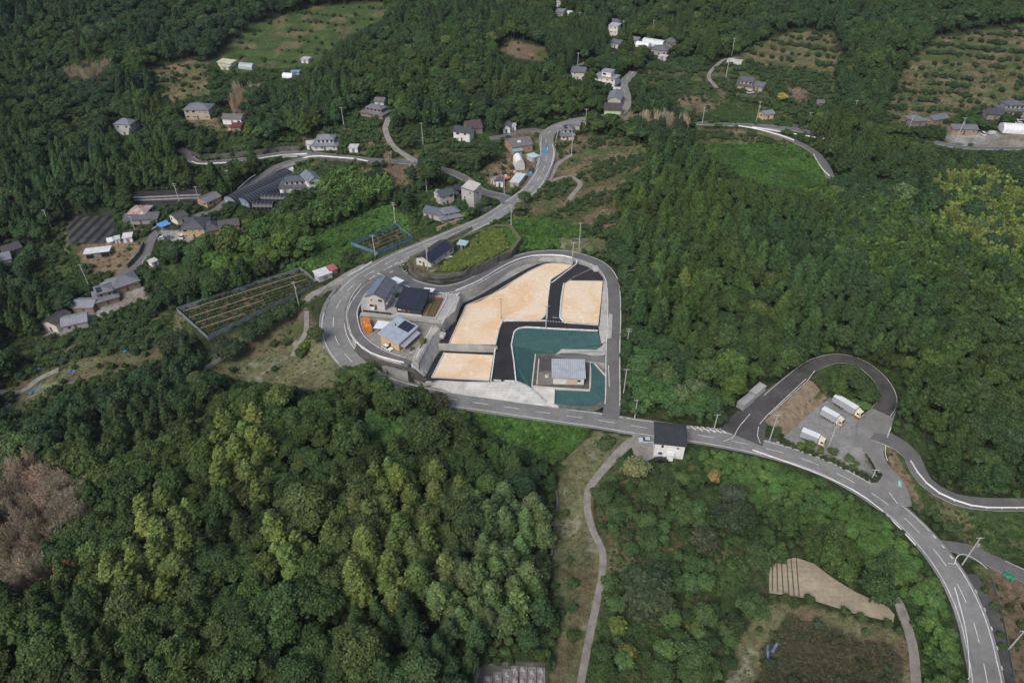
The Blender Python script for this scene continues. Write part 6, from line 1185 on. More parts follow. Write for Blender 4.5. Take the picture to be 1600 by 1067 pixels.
def crown_arrays(blobs, nl, size, rng, asp=1.5, core=.8, out=.5, up=.35):
    """blobs: list of (cx,cy,cz,rx,ry,rz); returns verts, faces(quad/tri list), value per vertex"""
    V = []; F = []; C = []; area = np.array([b[3] * b[4] + b[3] * b[5] for b in blobs]); cnt = np.maximum(4, (nl * area / area.sum()).astype(int)); o = 0
    for b, n in zip(blobs, cnt):
        c = np.array(b[:3]); r = np.array(b[3:6]); bv = rng.uniform(.82, 1.2); hue = rng.uniform(-.06, .06)
        nu, nv = 8, 5; th = np.linspace(0, np.pi, nv + 1)[1:-1]; ring = []
        for t in th:
            for k in range(nu): a = 2 * np.pi * k / nu; ring.append((np.sin(t) * np.cos(a), np.sin(t) * np.sin(a), np.cos(t)))
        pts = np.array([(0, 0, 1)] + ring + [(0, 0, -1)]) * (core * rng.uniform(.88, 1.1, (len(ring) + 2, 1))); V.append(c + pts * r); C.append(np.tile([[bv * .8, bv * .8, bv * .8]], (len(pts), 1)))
        for k in range(nu): F.append((o, o + 1 + k, o + 1 + (k + 1) % nu)); e = o + 1 + (nv - 2) * nu; F.append((o + len(pts) - 1, e + (k + 1) % nu, e + k))
        for j in range(nv - 2):
            for k in range(nu): a = o + 1 + j * nu; F.append((a + k, a + nu + k, a + nu + (k + 1) % nu, a + (k + 1) % nu))
        o += len(pts)
        d = rng.normal(size=(n, 3)); d[:, 2] += .35; d /= np.linalg.norm(d, axis=1)[:, None]; d[:, 2] = np.where(d[:, 2] < -.5, -d[:, 2], d[:, 2])
        p = c + d * r * rng.uniform(.84, 1.14, (n, 1)); nrm = d + rng.normal(size=(n, 3)) * out; nrm[:, 2] += up; nrm /= np.linalg.norm(nrm, axis=1)[:, None]
        t1 = np.cross(nrm, rng.normal(size=(n, 3))); t1 /= np.linalg.norm(t1, axis=1)[:, None]; t2 = np.cross(nrm, t1); s = size * rng.uniform(.6, 1.35, (n, 1)); a, q = t1 * s * asp * .5, t2 * s * .5
        bend = nrm * s * .18
        quad = np.stack([p - a - bend, p - q, p + a - bend, p + q], 1).reshape(-1, 3); V.append(quad)
        lv = bv * rng.uniform(.62, 1.4, (n, 1)); cc = np.concatenate([lv * (1 + hue + rng.uniform(-.08, .12, (n, 1))), lv, lv * (1 - hue)], 1); C.append(np.repeat(cc, 4, 0))
        F += [(o + 4 * k, o + 4 * k + 1, o + 4 * k + 2, o + 4 * k + 3) for k in range(n)]; o += 4 * n
    return np.concatenate(V), F, np.concatenate(C)
def tomesh(name, V, F, C, m):
    me = bpy.data.meshes.new(name); me.from_pydata(V.tolist(), [], F); a = me.attributes.new('leafv', 'FLOAT_COLOR', 'POINT'); a.data.foreach_set('color', np.concatenate([C, np.ones((len(C), 1))], 1).ravel()); me.materials.append(m); me.update(); return me
def trunk_mesh(name, h, r, limbs, rng, m=None):
    mb = MB(); lean = rng.uniform(-.3, .3, 2); mb.tube((0, 0, -.8), (lean[0], lean[1], h), r, r * .35, n=7)
    for k in range(limbs): a = rng.uniform(0, 6.28); z = h * rng.uniform(.35, .85); f = z / h; l = h * rng.uniform(.25, .4); mb.tube((lean[0] * f, lean[1] * f, z), (lean[0] * f + math.cos(a) * l, lean[1] * f + math.sin(a) * l, z + l * .6), r * .4, r * .12, n=5)
    me = bpy.data.meshes.new(name); me.from_pydata(mb.v, [], mb.f); me.materials.append(m or M_BARK); me.update(); return me
def broad(seed, nl=1500, size=.42):
    rng = np.random.default_rng(seed); bl = [(0, 0, 5.2, 2.0, 2.0, 1.9)]
    n = rng.integers(13, 19)
    for k in range(n):
        u = (k + .5) / n; el = np.arccos(1 - u * .95); a = k * 2.4 + rng.uniform(-.4, .4); R0 = rng.uniform(1.7, 2.6); q = rng.uniform(.9, 1.55); bl.append((np.sin(el) * np.cos(a) * R0, np.sin(el) * np.sin(a) * R0, 4.2 + np.cos(el) * 2.6 + rng.uniform(-.4, .4), q, q * rng.uniform(.85, 1.15), q * rng.uniform(.6, .85)))
    return crown_arrays(bl, nl, size, rng)
def cedar(seed, nl=1500, size=.38, blunt=.8):
    rng = np.random.default_rng(seed); bl = []; H_ = 12; n = 30
    for k in range(n):
        u = (k + .3) / n; z = 11.2 - u * 8.0; R0 = 2.7 * (u ** blunt) * rng.uniform(.82, 1.12); a = k * 2.4 + rng.uniform(-.3, .3); q = .45 + .62 * u ** .6; q *= rng.uniform(.85, 1.2); bl.append((np.cos(a) * R0 * .72, np.sin(a) * R0 * .72, z, q, q, q * rng.uniform(.85, 1.25)))
    bl.append((0, 0, 11.4, .35, .35, .7)); bl.append((0, 0, 9, .8, .8, 2)); bl.append((0, 0, 6.2, 1.5, 1.5, 2.4))
    return crown_arrays(bl, nl, size, rng, asp=1.3, core=.85)
def shrub(seed, nl=420, size=.26):
    rng = np.random.default_rng(seed); bl = [(rng.uniform(-.55, .55), rng.uniform(-.55, .55), rng.uniform(.6, 1.25), rng.uniform(.45, .75), rng.uniform(.45, .75), rng.uniform(.4, .6)) for _ in range(7)] + [(0, 0, .8, .8, .8, .7)]
    return crown_arrays(bl, nl, size, rng)
def clump(seed, nl=60, size=.3):
    rng = np.random.default_rng(seed); bl = [(rng.uniform(-.5, .5), rng.uniform(-.5, .5), .12, .5, .5, .26) for _ in range(3)]; return crown_arrays(bl, nl, size, rng, asp=1.2, core=.7)
def plumes(seed):
    rng = np.random.default_rng(seed); bl = []
    for k in range(9):
        a = k * .698 * 2.4 + rng.uniform(-.3, .3); ln = rng.uniform(.9, 2.9); hh = rng.uniform(6.2, 9.2); r0 = rng.uniform(.2, .9)
        for t, q in ((.45, .75), (.62, .85), (.78, .72), (.9, .5), (1.0, .3)): L_ = r0 + ln * t ** 2.4; bl.append((np.cos(a) * L_, np.sin(a) * L_, hh * (t - .16 * t ** 5), q * .8, q * .8, q * 1.25))
    return crown_arrays(bl, 1700, .36, rng, asp=2.2, core=.7, out=.8, up=.1)
def bamboo(seed, dead=False, nst=20):
    rng = np.random.default_rng(seed); V = []; F = []; C = []; o = 0
    for k in range(nst):
        a = rng.uniform(0, 6.28); r0 = rng.uniform(0, 1.5 if dead else .9); b = np.array([np.cos(a) * r0, np.sin(a) * r0, 0]); hh = rng.uniform(7, 10.5); ln = rng.uniform(.6, 2.8) * (.5 if dead else 1); a2 = a + rng.uniform(-.8, .8); ts = np.linspace(0, 1, 7); P = np.stack([b[0] + np.cos(a2) * ln * ts ** 2.2, b[1] + np.sin(a2) * ln * ts ** 2.2, hh * (ts - .12 * ts ** 4)], 1); w_ = .07 if dead else .05
        for i in range(6):
            for dx, dy in ((w_, 0), (0, w_)):
                V.append(np.array([P[i] - (dx, dy, 0), P[i] + (dx, dy, 0), P[i + 1] + (dx * .5, dy * .5, 0), P[i + 1] - (dx * .5, dy * .5, 0)])); C.append(np.full((4, 3), 1.15 if dead else .9)); F.append((o, o + 1, o + 2, o + 3)); o += 4
        n = 34 if dead else 84; t = rng.uniform(.3, 1, n) if dead else rng.uniform(.35, 1, n) ** .7; p = np.stack([np.interp(t, ts, P[:, i]) for i in range(3)], 1); off = rng.normal(size=(n, 3)) * (.26 if dead else .42) * np.array([1, 1, .6]); p = p + off
        d = off + rng.normal(size=(n, 3)) * .4; d[:, 2] += (.35 if dead else -.1); d /= np.linalg.norm(d, axis=1)[:, None]; s = np.cross(d, rng.normal(size=(n, 3))); s /= np.linalg.norm(s, axis=1)[:, None]
        l = rng.uniform(.35, .8, (n, 1)) * (1.2 if dead else 1); wd = (.035 if dead else .13) * rng.uniform(.7, 1.3, (n, 1)); V.append(np.stack([p - d * l * .5, p + s * wd, p + d * l * .5, p - s * wd], 1).reshape(-1, 3)); lv = rng.uniform(.65, 1.35, (n, 1)); C.append(np.repeat(np.concatenate([lv * rng.uniform(.9, 1.15, (n, 1)), lv, lv], 1), 4, 0)); F += [(o + 4 * i, o + 4 * i + 1, o + 4 * i + 2, o + 4 * i + 3) for i in range(n)]; o += 4 * n
    return np.concatenate(V), F, np.concatenate(C)
PR = {}
def proto(kind, arrs, trunks):
    col = bpy.data.collections.new(kind + '_source'); lst = []
    for i, ((V, F, C), tr) in enumerate(zip(arrs, trunks)):
        cm_ = tomesh(kind + '_crown', V, F, C, M_LEAF); lst.append((cm_, tr))
        if tr: 
            tv = np.array([v.co for v in tr.vertices]); tf = [tuple(q + len(V) for q in p.vertices) for p in tr.polygons]; jm = tomesh(kind + '_joined', np.concatenate([V, tv]), F + tf, np.concatenate([C, np.ones((len(tv), 3))]), M_LEAF); jm.materials.append(M_BARK); jm.polygons.foreach_set('material_index', [0] * len(F) + [1] * len(tf))
        else: jm = cm_
        o = bpy.data.objects.new('%s_%d' % (kind, i), jm); col.objects.link(o)
    PR[kind] = (lst, col)
rg = lambda s: np.random.default_rng(s)
proto('broadleaf_tree', [broad(s) for s in (1, 2, 3, 4, 5, 6)], [trunk_mesh('trunk', 5, .28, 6, rg(s)) for s in range(6)])
proto('cedar_tree', [cedar(11, blunt=.6), cedar(12, blunt=.5), cedar(13, blunt=.75), cedar(14, blunt=.55), cedar(15, blunt=.65), cedar(16, blunt=.9), cedar(17, blunt=1.0), cedar(18, blunt=.85)], [trunk_mesh('trunk', 10.5, .24, 3, rg(s)) for s in range(8)])
proto('fruit_shrub', [shrub(s) for s in (21, 22, 23, 24)], [trunk_mesh('trunk', 1, .07, 3, rg(s)) for s in range(4)])
proto('ground_clump', [clump(s) for s in (31, 32, 33)], [None] * 3)
proto('bamboo', [plumes(s) for s in (41, 42, 43, 44)], [None] * 4)
proto('dead_bamboo', [bamboo(s, True) for s in (51, 52, 53)], [None] * 3)
# ------------------------------------------------------------------ where nothing may grow, and what the photo shows uncovered
NOPL = np.zeros(GX.shape, bool)
def nop_poly(pts): NOPL[inpoly(GX, GY, [(p[0], p[1]) for p in pts])] = True
OPEN = np.zeros((IMH, IMW), np.uint8)
def px_poly(P3s):
    P = np.array([[p[0], p[1], p[2]] for p in P3s]); a, b, _ = proj(P[:, 0], P[:, 1], P[:, 2]); fillpoly(OPEN, list(zip(a, b)), 1)
for key, (c, wd) in ROADS.items():
    n = len(c); Wd = [wd] * n if not isinstance(wd, (list, tuple)) else list(np.interp(np.linspace(0, 1, n), np.linspace(0, 1, len(wd)), wd)); pr = perps(c)
    for i in range(n - 1):
        ex = 1.2; q = [c[i] - pr[i] * (Wd[i] / 2 + ex), c[i + 1] - pr[i + 1] * (Wd[i + 1] / 2 + ex), c[i + 1] + pr[i + 1] * (Wd[i + 1] / 2 + ex), c[i] + pr[i] * (Wd[i] / 2 + ex)]; x0 = min(p.x for p in q); x1 = max(p.x for p in q); y0 = min(p.y for p in q); y1 = max(p.y for p in q)
        ia, ib = np.searchsorted(xs, [x0, x1]); ja, jb = np.searchsorted(ys, [y0, y1]); s = (slice(max(0, ja - 1), jb + 1), slice(max(0, ia - 1), ib + 1)); sub = NOPL[s]; sub |= inpoly(GX[s], GY[s], [(p.x, p.y) for p in q]); NOPL[s] = sub
        px, py, _ = proj(c[i].x, c[i].y, c[i].z)
        if key == 'main' and 552 < px < 722 and 570 < py < 628: continue
        if key in ('eastroad', 'upper', 'side', 'eastbranch', 'lane', 'topleft') and ((key == 'eastroad' and (960 < px < 1085 or 1290 < px < 1460)) or (key == 'side' and px < 690) or (key == 'eastbranch' and px > 1299)): continue
        if key == 'main' and 905 < px < 968: continue
        e = .5 if key in ('footpath', 'farmtrack', 'fieldtrack') else 1.0 if key == 'ring' and px > 1270 else 0; q = [c[i] - pr[i] * (Wd[i] / 2 - e), c[i + 1] - pr[i + 1] * (Wd[i + 1] / 2 - e), c[i + 1] + pr[i + 1] * (Wd[i + 1] / 2 - e), c[i] + pr[i] * (Wd[i] / 2 - e)]; px_poly(q)
for b in B_:
    o, u, v, L, d, h = b['o'], b['u'], b['v'], b['L'], b['d'], b['h'] + b['rise']; nop_poly([o - u - v, o + u * (L + 1) - v, o + u * (L + 1) + v * (d + 1), o - u + v * (d + 1)])
    t = Vector((0, 0, h)); t1 = Vector((0, 0, b['h'] * .8)); c_ = [o, o + u * L, o + u * L + v * d, o + v * d]; cut = Vector((0, 0, b['h'] * (.45 if b['z'] is None else 0)))
    px_poly([c_[0] + cut, c_[1] + cut, c_[1] + t1, c_[0] + t1]); px_poly([p + t1 for p in c_]); px_poly([c_[1] + cut, c_[2] + cut, c_[2] + t1, c_[1] + t1]); px_poly([c_[0] + cut, c_[3] + cut, c_[3] + t1, c_[0] + t1])
    if b['z'] is None and b['d'] < 20: tt = c_[0]
nop_poly(dev); nop_poly(embw)
for k, (pp, z) in PADS.items(): P = [Vector(W(*p, z)) for p in pp]; nop_poly(P); px_poly(P)
for pp in ([(640,573),(667,590),(718,602),(716,618),(806,636),(950,655),(962,640),(962,440),(930,402),(860,390),(770,412),(720,440),(660,444),(600,430),(560,450),(545,500),(560,545),(600,565)], [(1201,658),(1228,684),(1296,624),(1270,594)], [(995,690),(1020,690),(1020,722),(1010,726)], [(485,500),(494,458),(512,448),(530,446),(506,486),(503,507)], [(640,410),(700,376),(716,380),(735,382),(716,396),(676,424)]): fillpoly(OPEN, pp, 1)
for p in ((255,374),(264,373),(286,371),(1172,146),(1593,190),(1535,211),(215,192),(223,195),(598,184),(359,204),(457,300)): fillpoly(OPEN, [(p[0] - 6, p[1] - 6), (p[0] + 6, p[1] - 6), (p[0] + 6, p[1] + 3), (p[0] - 6, p[1] + 3)], 1)
def isopen(x, y, z, M=None):
    M = OPEN if M is None else M
    a, b, _ = proj(x, y, z); i = np.round(a).astype(int); j = np.round(b).astype(int); ok = (i >= 0) & (i < IMW) & (j >= 0) & (j < IMH); r = np.zeros(a.shape, bool); r[ok] = M[j[ok], i[ok]] > 0; return r
def mclass(x, y, z):
    a, b, _ = proj(x, y, z); i = np.round(a).astype(int); j = np.round(b).astype(int); ok = (i >= 0) & (i < IMW) & (j >= 0) & (j < IMH); r = np.zeros(a.shape, np.uint8); r[ok] = MASK[j[ok], i[ok]]; return r
def nopl(x, y): i = np.clip(np.searchsorted(xs, x), 0, len(xs) - 1); j = np.clip(np.searchsorted(ys, y), 0, len(ys) - 1); return NOPL[j, i]
RNG = np.random.default_rng(99)
def lattice(sp, y0=30, y1=760, xm=620, jit=.42):
    a = np.arange(-xm, xm, sp); b = np.arange(y0, y1, sp * .87); X, Y = np.meshgrid(a, b); X = X + (np.arange(len(b)) % 2)[:, None] * sp / 2; X = X + RNG.uniform(-jit, jit, X.shape) * sp; Y = Y + RNG.uniform(-jit, jit, Y.shape) * sp; x, y = X.ravel(), Y.ravel(); z = gquery(H, x, y)
    px, py, d = proj(x, y, z); k = (px > -130) & (px < 1730) & (py > -60) & (py < 1330) & ~nopl(x, y); return x[k], y[k], z[k]
OUT = {k: [] for k in PR}   # rows: x y z s sz rot variant r g b
def put(kind, x, y, z, s, sz, tint, var=None):
    n = len(x); OUT[kind].append(np.column_stack([x, y, z, s, sz, RNG.uniform(0, 6.28, n), RNG.integers(0, len(PR[kind][0]), n) if var is None else var, tint]))
OPEN2 = ((OPEN > 0) | np.isin(MASK, [CLS.index(c) for c in 'gkpbrtqfvmWQy'])).astype(np.uint8)
def fit(x, y, z, r, h, s, tall=False):
    """shrink or drop plants that would hide what the photograph shows uncovered"""
    def bad(f):
        m = np.zeros(len(x), bool)
        for q, w_ in ((1.0, 0), (.7, 0), (.45, 0), (.65, .8), (.65, -.8), (.35, .8), (.35, -.8)): m |= isopen(x + w_ * r * s * f, y, z + q * h * s * f, OPEN2 if tall else OPEN)
        return m
    f = np.ones(len(x)); b1 = bad(1.0); f[b1] = .55; b2 = bad(.55) & b1; f[b2] = .3; b3 = bad(.3) & b2; f[b3] = 0; return f
C = lambda c: CLS.index(c)
def jcol(base, n, v=.16, h=.10):
    b = np.tile(np.array(base), (n, 1)) if np.ndim(base) == 1 else np.array(base); l = RNG.uniform(1 - v, 1 + v, (n, 1)) * RNG.choice([.85, 1, 1, 1.15], (n, 1)); return b * l * (1 + RNG.uniform(-h, h, (n, 3)) * np.array([1.0, .6, 1])) * np.array([.93, 1, 1.04])
DKG, MDG, LTG, CDG, OLV, BMG, BMY = (.038, .066, .023), (.052, .088, .026), (.085, .13, .03), (.045, .074, .023), (.112, .145, .043), (.072, .125, .030), (.155, .20, .05)
# forest
x, y, z = lattice(5.0); cl = mclass(x, y, z); n = len(x)
nz = fbm(x, y, 28, 71); nz2 = fbm(x, y, 14, 77); u = RNG.uniform(0, 1, n)
frs = np.isin(cl, [C(c) for c in 'FCOBL']) | (np.isin(cl, [C('G'), C('Y')]) & (u < .5)); pc = np.select([cl == C('C'), cl == C('O'), cl == C('B'), cl == C('L')], [np.where(nz > .42, .78, .22), np.where(nz2 > .42, .9, .2), .06, .3], np.where(nz > .57, .75, .12)); isc = u < pc
px_, py_, dd_ = proj(x, y, z)
for kind in ('b', 'c'):
    m = frs & (isc if kind == 'c' else ~isc); X, Y, Z, K = x[m], y[m], z[m], cl[m]; nn = m.sum(); q = nz2[m][:, None]; PX, PY = px_[m], py_[m]
    if kind == 'c':
        s = RNG.uniform(.85, 1.2, nn); s = np.where(K == C('O'), s * 1.18, s); sz = s * RNG.uniform(.8, 1.05, nn); sz = np.where(K == C('O'), sz * .85, sz); t = jcol(CDG, nn); t = np.where((K == C('O'))[:, None], jcol(OLV, nn) * (.72 + .55 * q), t); t = np.where(((K == C('C')))[:, None], jcol((.055, .092, .026), nn, .22), t); sz = np.where(K == C('C'), s * RNG.uniform(.75, 1.15, nn), sz); f = fit(X, Y, Z, 2.4, 12, s, True)
    else:
        s = RNG.uniform(.75, 1.4, nn); sz = s * RNG.uniform(.75, 1.05, nn); t = jcol(DKG, nn) * (1 - q * .2) + q ** 2 * np.array([[.035, .05, .008]]); t = np.where((K == C('B'))[:, None], jcol((.07, .115, .03), nn), t); t = np.where((K == C('O'))[:, None], jcol((.06, .085, .028), nn), t); f = fit(X, Y, Z, 3.2, 8, s, True)
        ol = RNG.uniform(0, 1, (nn, 1)) < .06; t = np.where(ol, jcol((.085, .11, .035), nn), t)
    pz = np.clip((fbm(X, Y, 38, 171) - .35) / .3, 0, 1)[:, None]; t = t * ((1 - pz) * np.array([[.82, .95, 1.12]]) + pz * np.array([[1.06, 1.06, .85]])); big = RNG.uniform(0, 1, nn) < .08
    if kind == 'b': s = np.where(big, s * 1.3, s); sz = np.where(big, sz * 1.3, sz)
    k = f > 0; vr = RNG.integers(0, 6, nn) if kind == 'b' else np.where(K == C('O'), RNG.integers(0, 5, nn), RNG.integers(3, 8, nn)); put('cedar_tree' if kind == 'c' else 'broadleaf_tree', X[k], Y[k], Z[k], (s * f)[k], (sz * f)[k], t[k], vr[k])
# low growth where trees had to stay short, dense shrub slopes
x, y, z = lattice(2.3, 30, 420, 330); cl = mclass(x, y, z); m = (cl == C('S')); X, Y, Z = x[m], y[m], z[m]; nn = m.sum(); s = RNG.uniform(.34, .66, nn); f = fit(X, Y, Z, 3, 8, s); k = f > .4; q = fbm(X, Y, 10, 5)[:, None]; put('broadleaf_tree', X[k], Y[k], Z[k], (s * f)[k], (s * f)[k] * .8, (jcol((.066, .12, .03), nn) * (.7 + .7 * q))[k])
nr = frs = None
x, y, z = lattice(2.6, 30, 420, 330); cl = mclass(x, y, z); m = np.isin(cl, [C(c) for c in 'FCOBLGY']); X, Y, Z = x[m], y[m], z[m]; nn = m.sum(); s = RNG.uniform(.7, 1.3, nn); f = fit(X, Y, Z, 1, 1.6, s); k = f > .5; put('fruit_shrub', X[k], Y[k], Z[k], s[k], s[k], jcol(MDG, nn)[k])
# orchards: contour rows
def rows(cls_, sp, row, prob, tint, smin, smax, y1=620):
    a = np.arange(-420, 420, sp); b = np.arange(40, y1, row); X, Y = np.meshgrid(a, b); x, y = X.ravel() + RNG.uniform(-.4, .4, X.size), Y.ravel(); y = y + 5 * np.sin(x / 38) + RNG.uniform(-.35, .35, len(x)); z = gquery(H, x, y); cl = mclass(x, y, z); pn = fbm(x, y, 13, 55); m = (cl == C(cls_)) & (RNG.uniform(0, 1, len(x)) < prob * np.where(pn > .4, 1.1, .35)) & ~nopl(x, y); px, py, _ = proj(x, y, z); m &= (px > -40) & (px < 1640) & (py > -20) & (py < 1090)
    X, Y, Z = x[m], y[m], z[m]; nn = m.sum(); s = RNG.uniform(smin, smax, nn); f = fit(X, Y, Z, 1, 1.6, s); k = f > .5; put('fruit_shrub', X[k], Y[k], Z[k], s[k], s[k], jcol(tint, nn, .25)[k])

def terrace_rows(cls_, lo, hi, prob, tint, smin, smax, sp):
    x, y, z = lattice(sp, 60, 640, 420); cl = mclass(x, y, z); tz = gquery(TZ, x, y); pn = fbm(x, y, 15, 55); m = (cl == C(cls_)) & (tz > lo) & (tz < hi) & (RNG.uniform(0, 1, len(x)) < prob * np.where(pn > .42, 1, .3)); X, Y, Z = x[m], y[m], z[m]; nn = m.sum(); s = RNG.uniform(smin, smax, nn); f = fit(X, Y, Z, 1, 1.6, s); k = f > .5; put('fruit_shrub', X[k], Y[k], Z[k], s[k], s[k] * .9, jcol(tint, nn, .25)[k])
terrace_rows('t', .12, .42, .75, DKG, 1.0, 1.8, 2.3); terrace_rows('r', .0, .62, .8, (.045,.078,.025), .7, 1.3, 2.0); terrace_rows('g', .1, .3, .28, MDG, .7, 1.5, 2.4)
rows('q', 2.1, 3.2, .85, (.05, .085, .028), .9, 1.7); rows('p', 5, 7, .35, (.05, .085, .025), .8, 1.6); rows('b', 4, 5, .4, (.06, .085, .03), .6, 1.3); rows('g', 5, 6, .12, MDG, .7, 1.5); rows('W', 2.4, 3.4, .32, (.05, .068, .03), .6, 1.5)
x, y, z = lattice(1.25, 60, 330, 120); cl = mclass(x, y, z); zz = z; m = (cl == C('y')); X, Y = x[m], y[m]
def embgrid():
    a = [p[0] for p in embw]; b = [p[1] for p in embw]; X, Y = np.meshgrid(np.arange(min(a), max(a), 1.2), np.arange(min(b), max(b), 1.2)); X = X.ravel() + RNG.uniform(-.4, .4, X.size); Y = Y.ravel() + RNG.uniform(-.4, .4, Y.size); Z = idw(X, Y, e3); m = inpoly(X, Y, [tuple(p[:2]) for p in embw]); X, Y, Z = X[m], Y[m], Z[m]; cl = mclass(X, Y, Z); m = (cl == C('y')) & ~isopen(X, Y, Z) ; return X[m], Y[m], Z[m]
X, Y, Z = embgrid(); nn = len(X); s = RNG.uniform(.6, .95, nn); f = fit(X, Y, Z, .8, 1.4, s); k = f > .5; put('fruit_shrub', X[k], Y[k], Z[k], s[k], s[k] * .8, jcol((.13, .165, .035), nn)[k])
# bamboo
x, y, z = lattice(4.3, 50, 260, 260); cl = mclass(x, y, z); pn = fbm(x, y, 16, 61); m = (cl == C('Q')) & (RNG.uniform(0, 1, len(x)) < np.where(pn > .47, .95, .3)); X, Y, Z = x[m], y[m], z[m]; nn = m.sum(); s = RNG.uniform(.45, .95, nn); f = fit(X, Y, Z, 3, 8, s); k = f > .4; put('broadleaf_tree', X[k], Y[k], Z[k], (s * f)[k], (s * f)[k] * .75, (jcol((.05, .085, .026), nn, .2) * RNG.choice([.75, 1, 1, 1.35], (nn, 1)))[k])
rows('k', 3.4, 4.2, .3, (.06, .11, .03), .5, 1.3); rows('Q', 3.2, 3.6, .5, (.055, .09, .028), .7, 1.5)
for z0 in (('netfield', zn, 1.5, .9), ('netfield2', zn2, 1.6, .8)):
    P = [W(*p, z0[1]) for p in PADS[z0[0]][0]]; a, b_ = (P[0], P[1]); ux = np.array([b_[0] - a[0], b_[1] - a[1]]); ux /= np.hypot(*ux); vx = np.array([ux[1], -ux[0]]); S, T = np.meshgrid(np.arange(1, 90, 1.1), np.arange(-40, 40, 2.0 if z0[0] == 'netfield' else 2.6)); X = a[0] + S.ravel() * ux[0] + T.ravel() * vx[0]; Y = a[1] + S.ravel() * ux[1] + T.ravel() * vx[1]; m = inpoly(X, Y, [p[:2] for p in P]) & (RNG.uniform(0, 1, len(X)) < z0[3]); X, Y = X[m], Y[m]; nn = len(X); s = RNG.uniform(.45, .75, nn); put('fruit_shrub', X, Y, np.full(nn, z0[1]), s, s, jcol((.06, .09, .035), nn, .2))
x, y, z = lattice(3.6, 60, 640, 420); cl = mclass(x, y, z)
for c, kind, t in (('G', 'bamboo', BMG), ('Y', 'bamboo', BMY), ('D', 'dead_bamboo', (.35, .275, .185)), ('L', 'bamboo', BMG)):
    m = (cl == C(c)) & (RNG.uniform(0, 1, len(x)) < {'L': .35, 'G': .75, 'Y': .85, 'D': 1}[c]); X, Y, Z = x[m], y[m], z[m]; nn = m.sum(); s = RNG.uniform(.75, 1.25, nn); f = fit(X, Y, Z, 2.2, 9.5, s); k = f > 0; tt = jcol(t, nn, .25)
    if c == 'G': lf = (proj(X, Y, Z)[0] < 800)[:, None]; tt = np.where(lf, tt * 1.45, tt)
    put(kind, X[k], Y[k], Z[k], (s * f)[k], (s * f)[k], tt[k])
m = (cl == C('k')) & (fbm(x, y, 9, 91) > .74); 
# ground cover
x, y, z = lattice(1.0, 40, 420, 300); cl = mclass(x, y, z); pp_ = fbm(x, y, 6, 13)
for c, pr_, t, s0, s1 in (('k', 1, (.072, .145, .03), .8, 1.5), ('Q', .6, (.05, .09, .026), .5, 1.0), ('G', .5, (.06, .12, .025), .8, 1.3), ('g', .7, (.05, .085, .026), .5, 1.1), ('q', .4, (.055, .095, .028), .4, .9), ('p', .16, (.11, .125, .05), .4, .7), ('S', .6, (.045, .09, .02), .8, 1.4), ('r', .15, (.07, .085, .03), .4, .8), ('b', .2, (.08, .085, .04), .4, .8), ('W', .8, (.07, .07, .035), .5, .9), ('f', .0, MDG, 1, 1), ('t', .12, (.06, .08, .03), .5, .9)):
    m = (cl == C(c)) & (RNG.uniform(0, 1, len(x)) < pr_ * np.where(pp_ > .45, 1.2, .5)); X, Y, Z = x[m], y[m], z[m]; nn = m.sum()
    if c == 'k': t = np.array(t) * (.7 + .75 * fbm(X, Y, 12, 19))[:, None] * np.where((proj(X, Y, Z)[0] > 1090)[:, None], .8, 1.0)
    s = RNG.uniform(s0, s1, nn); put('ground_clump', X, Y, Z, s, s * RNG.uniform(.8, 1.6, nn), jcol(t, nn, .22))
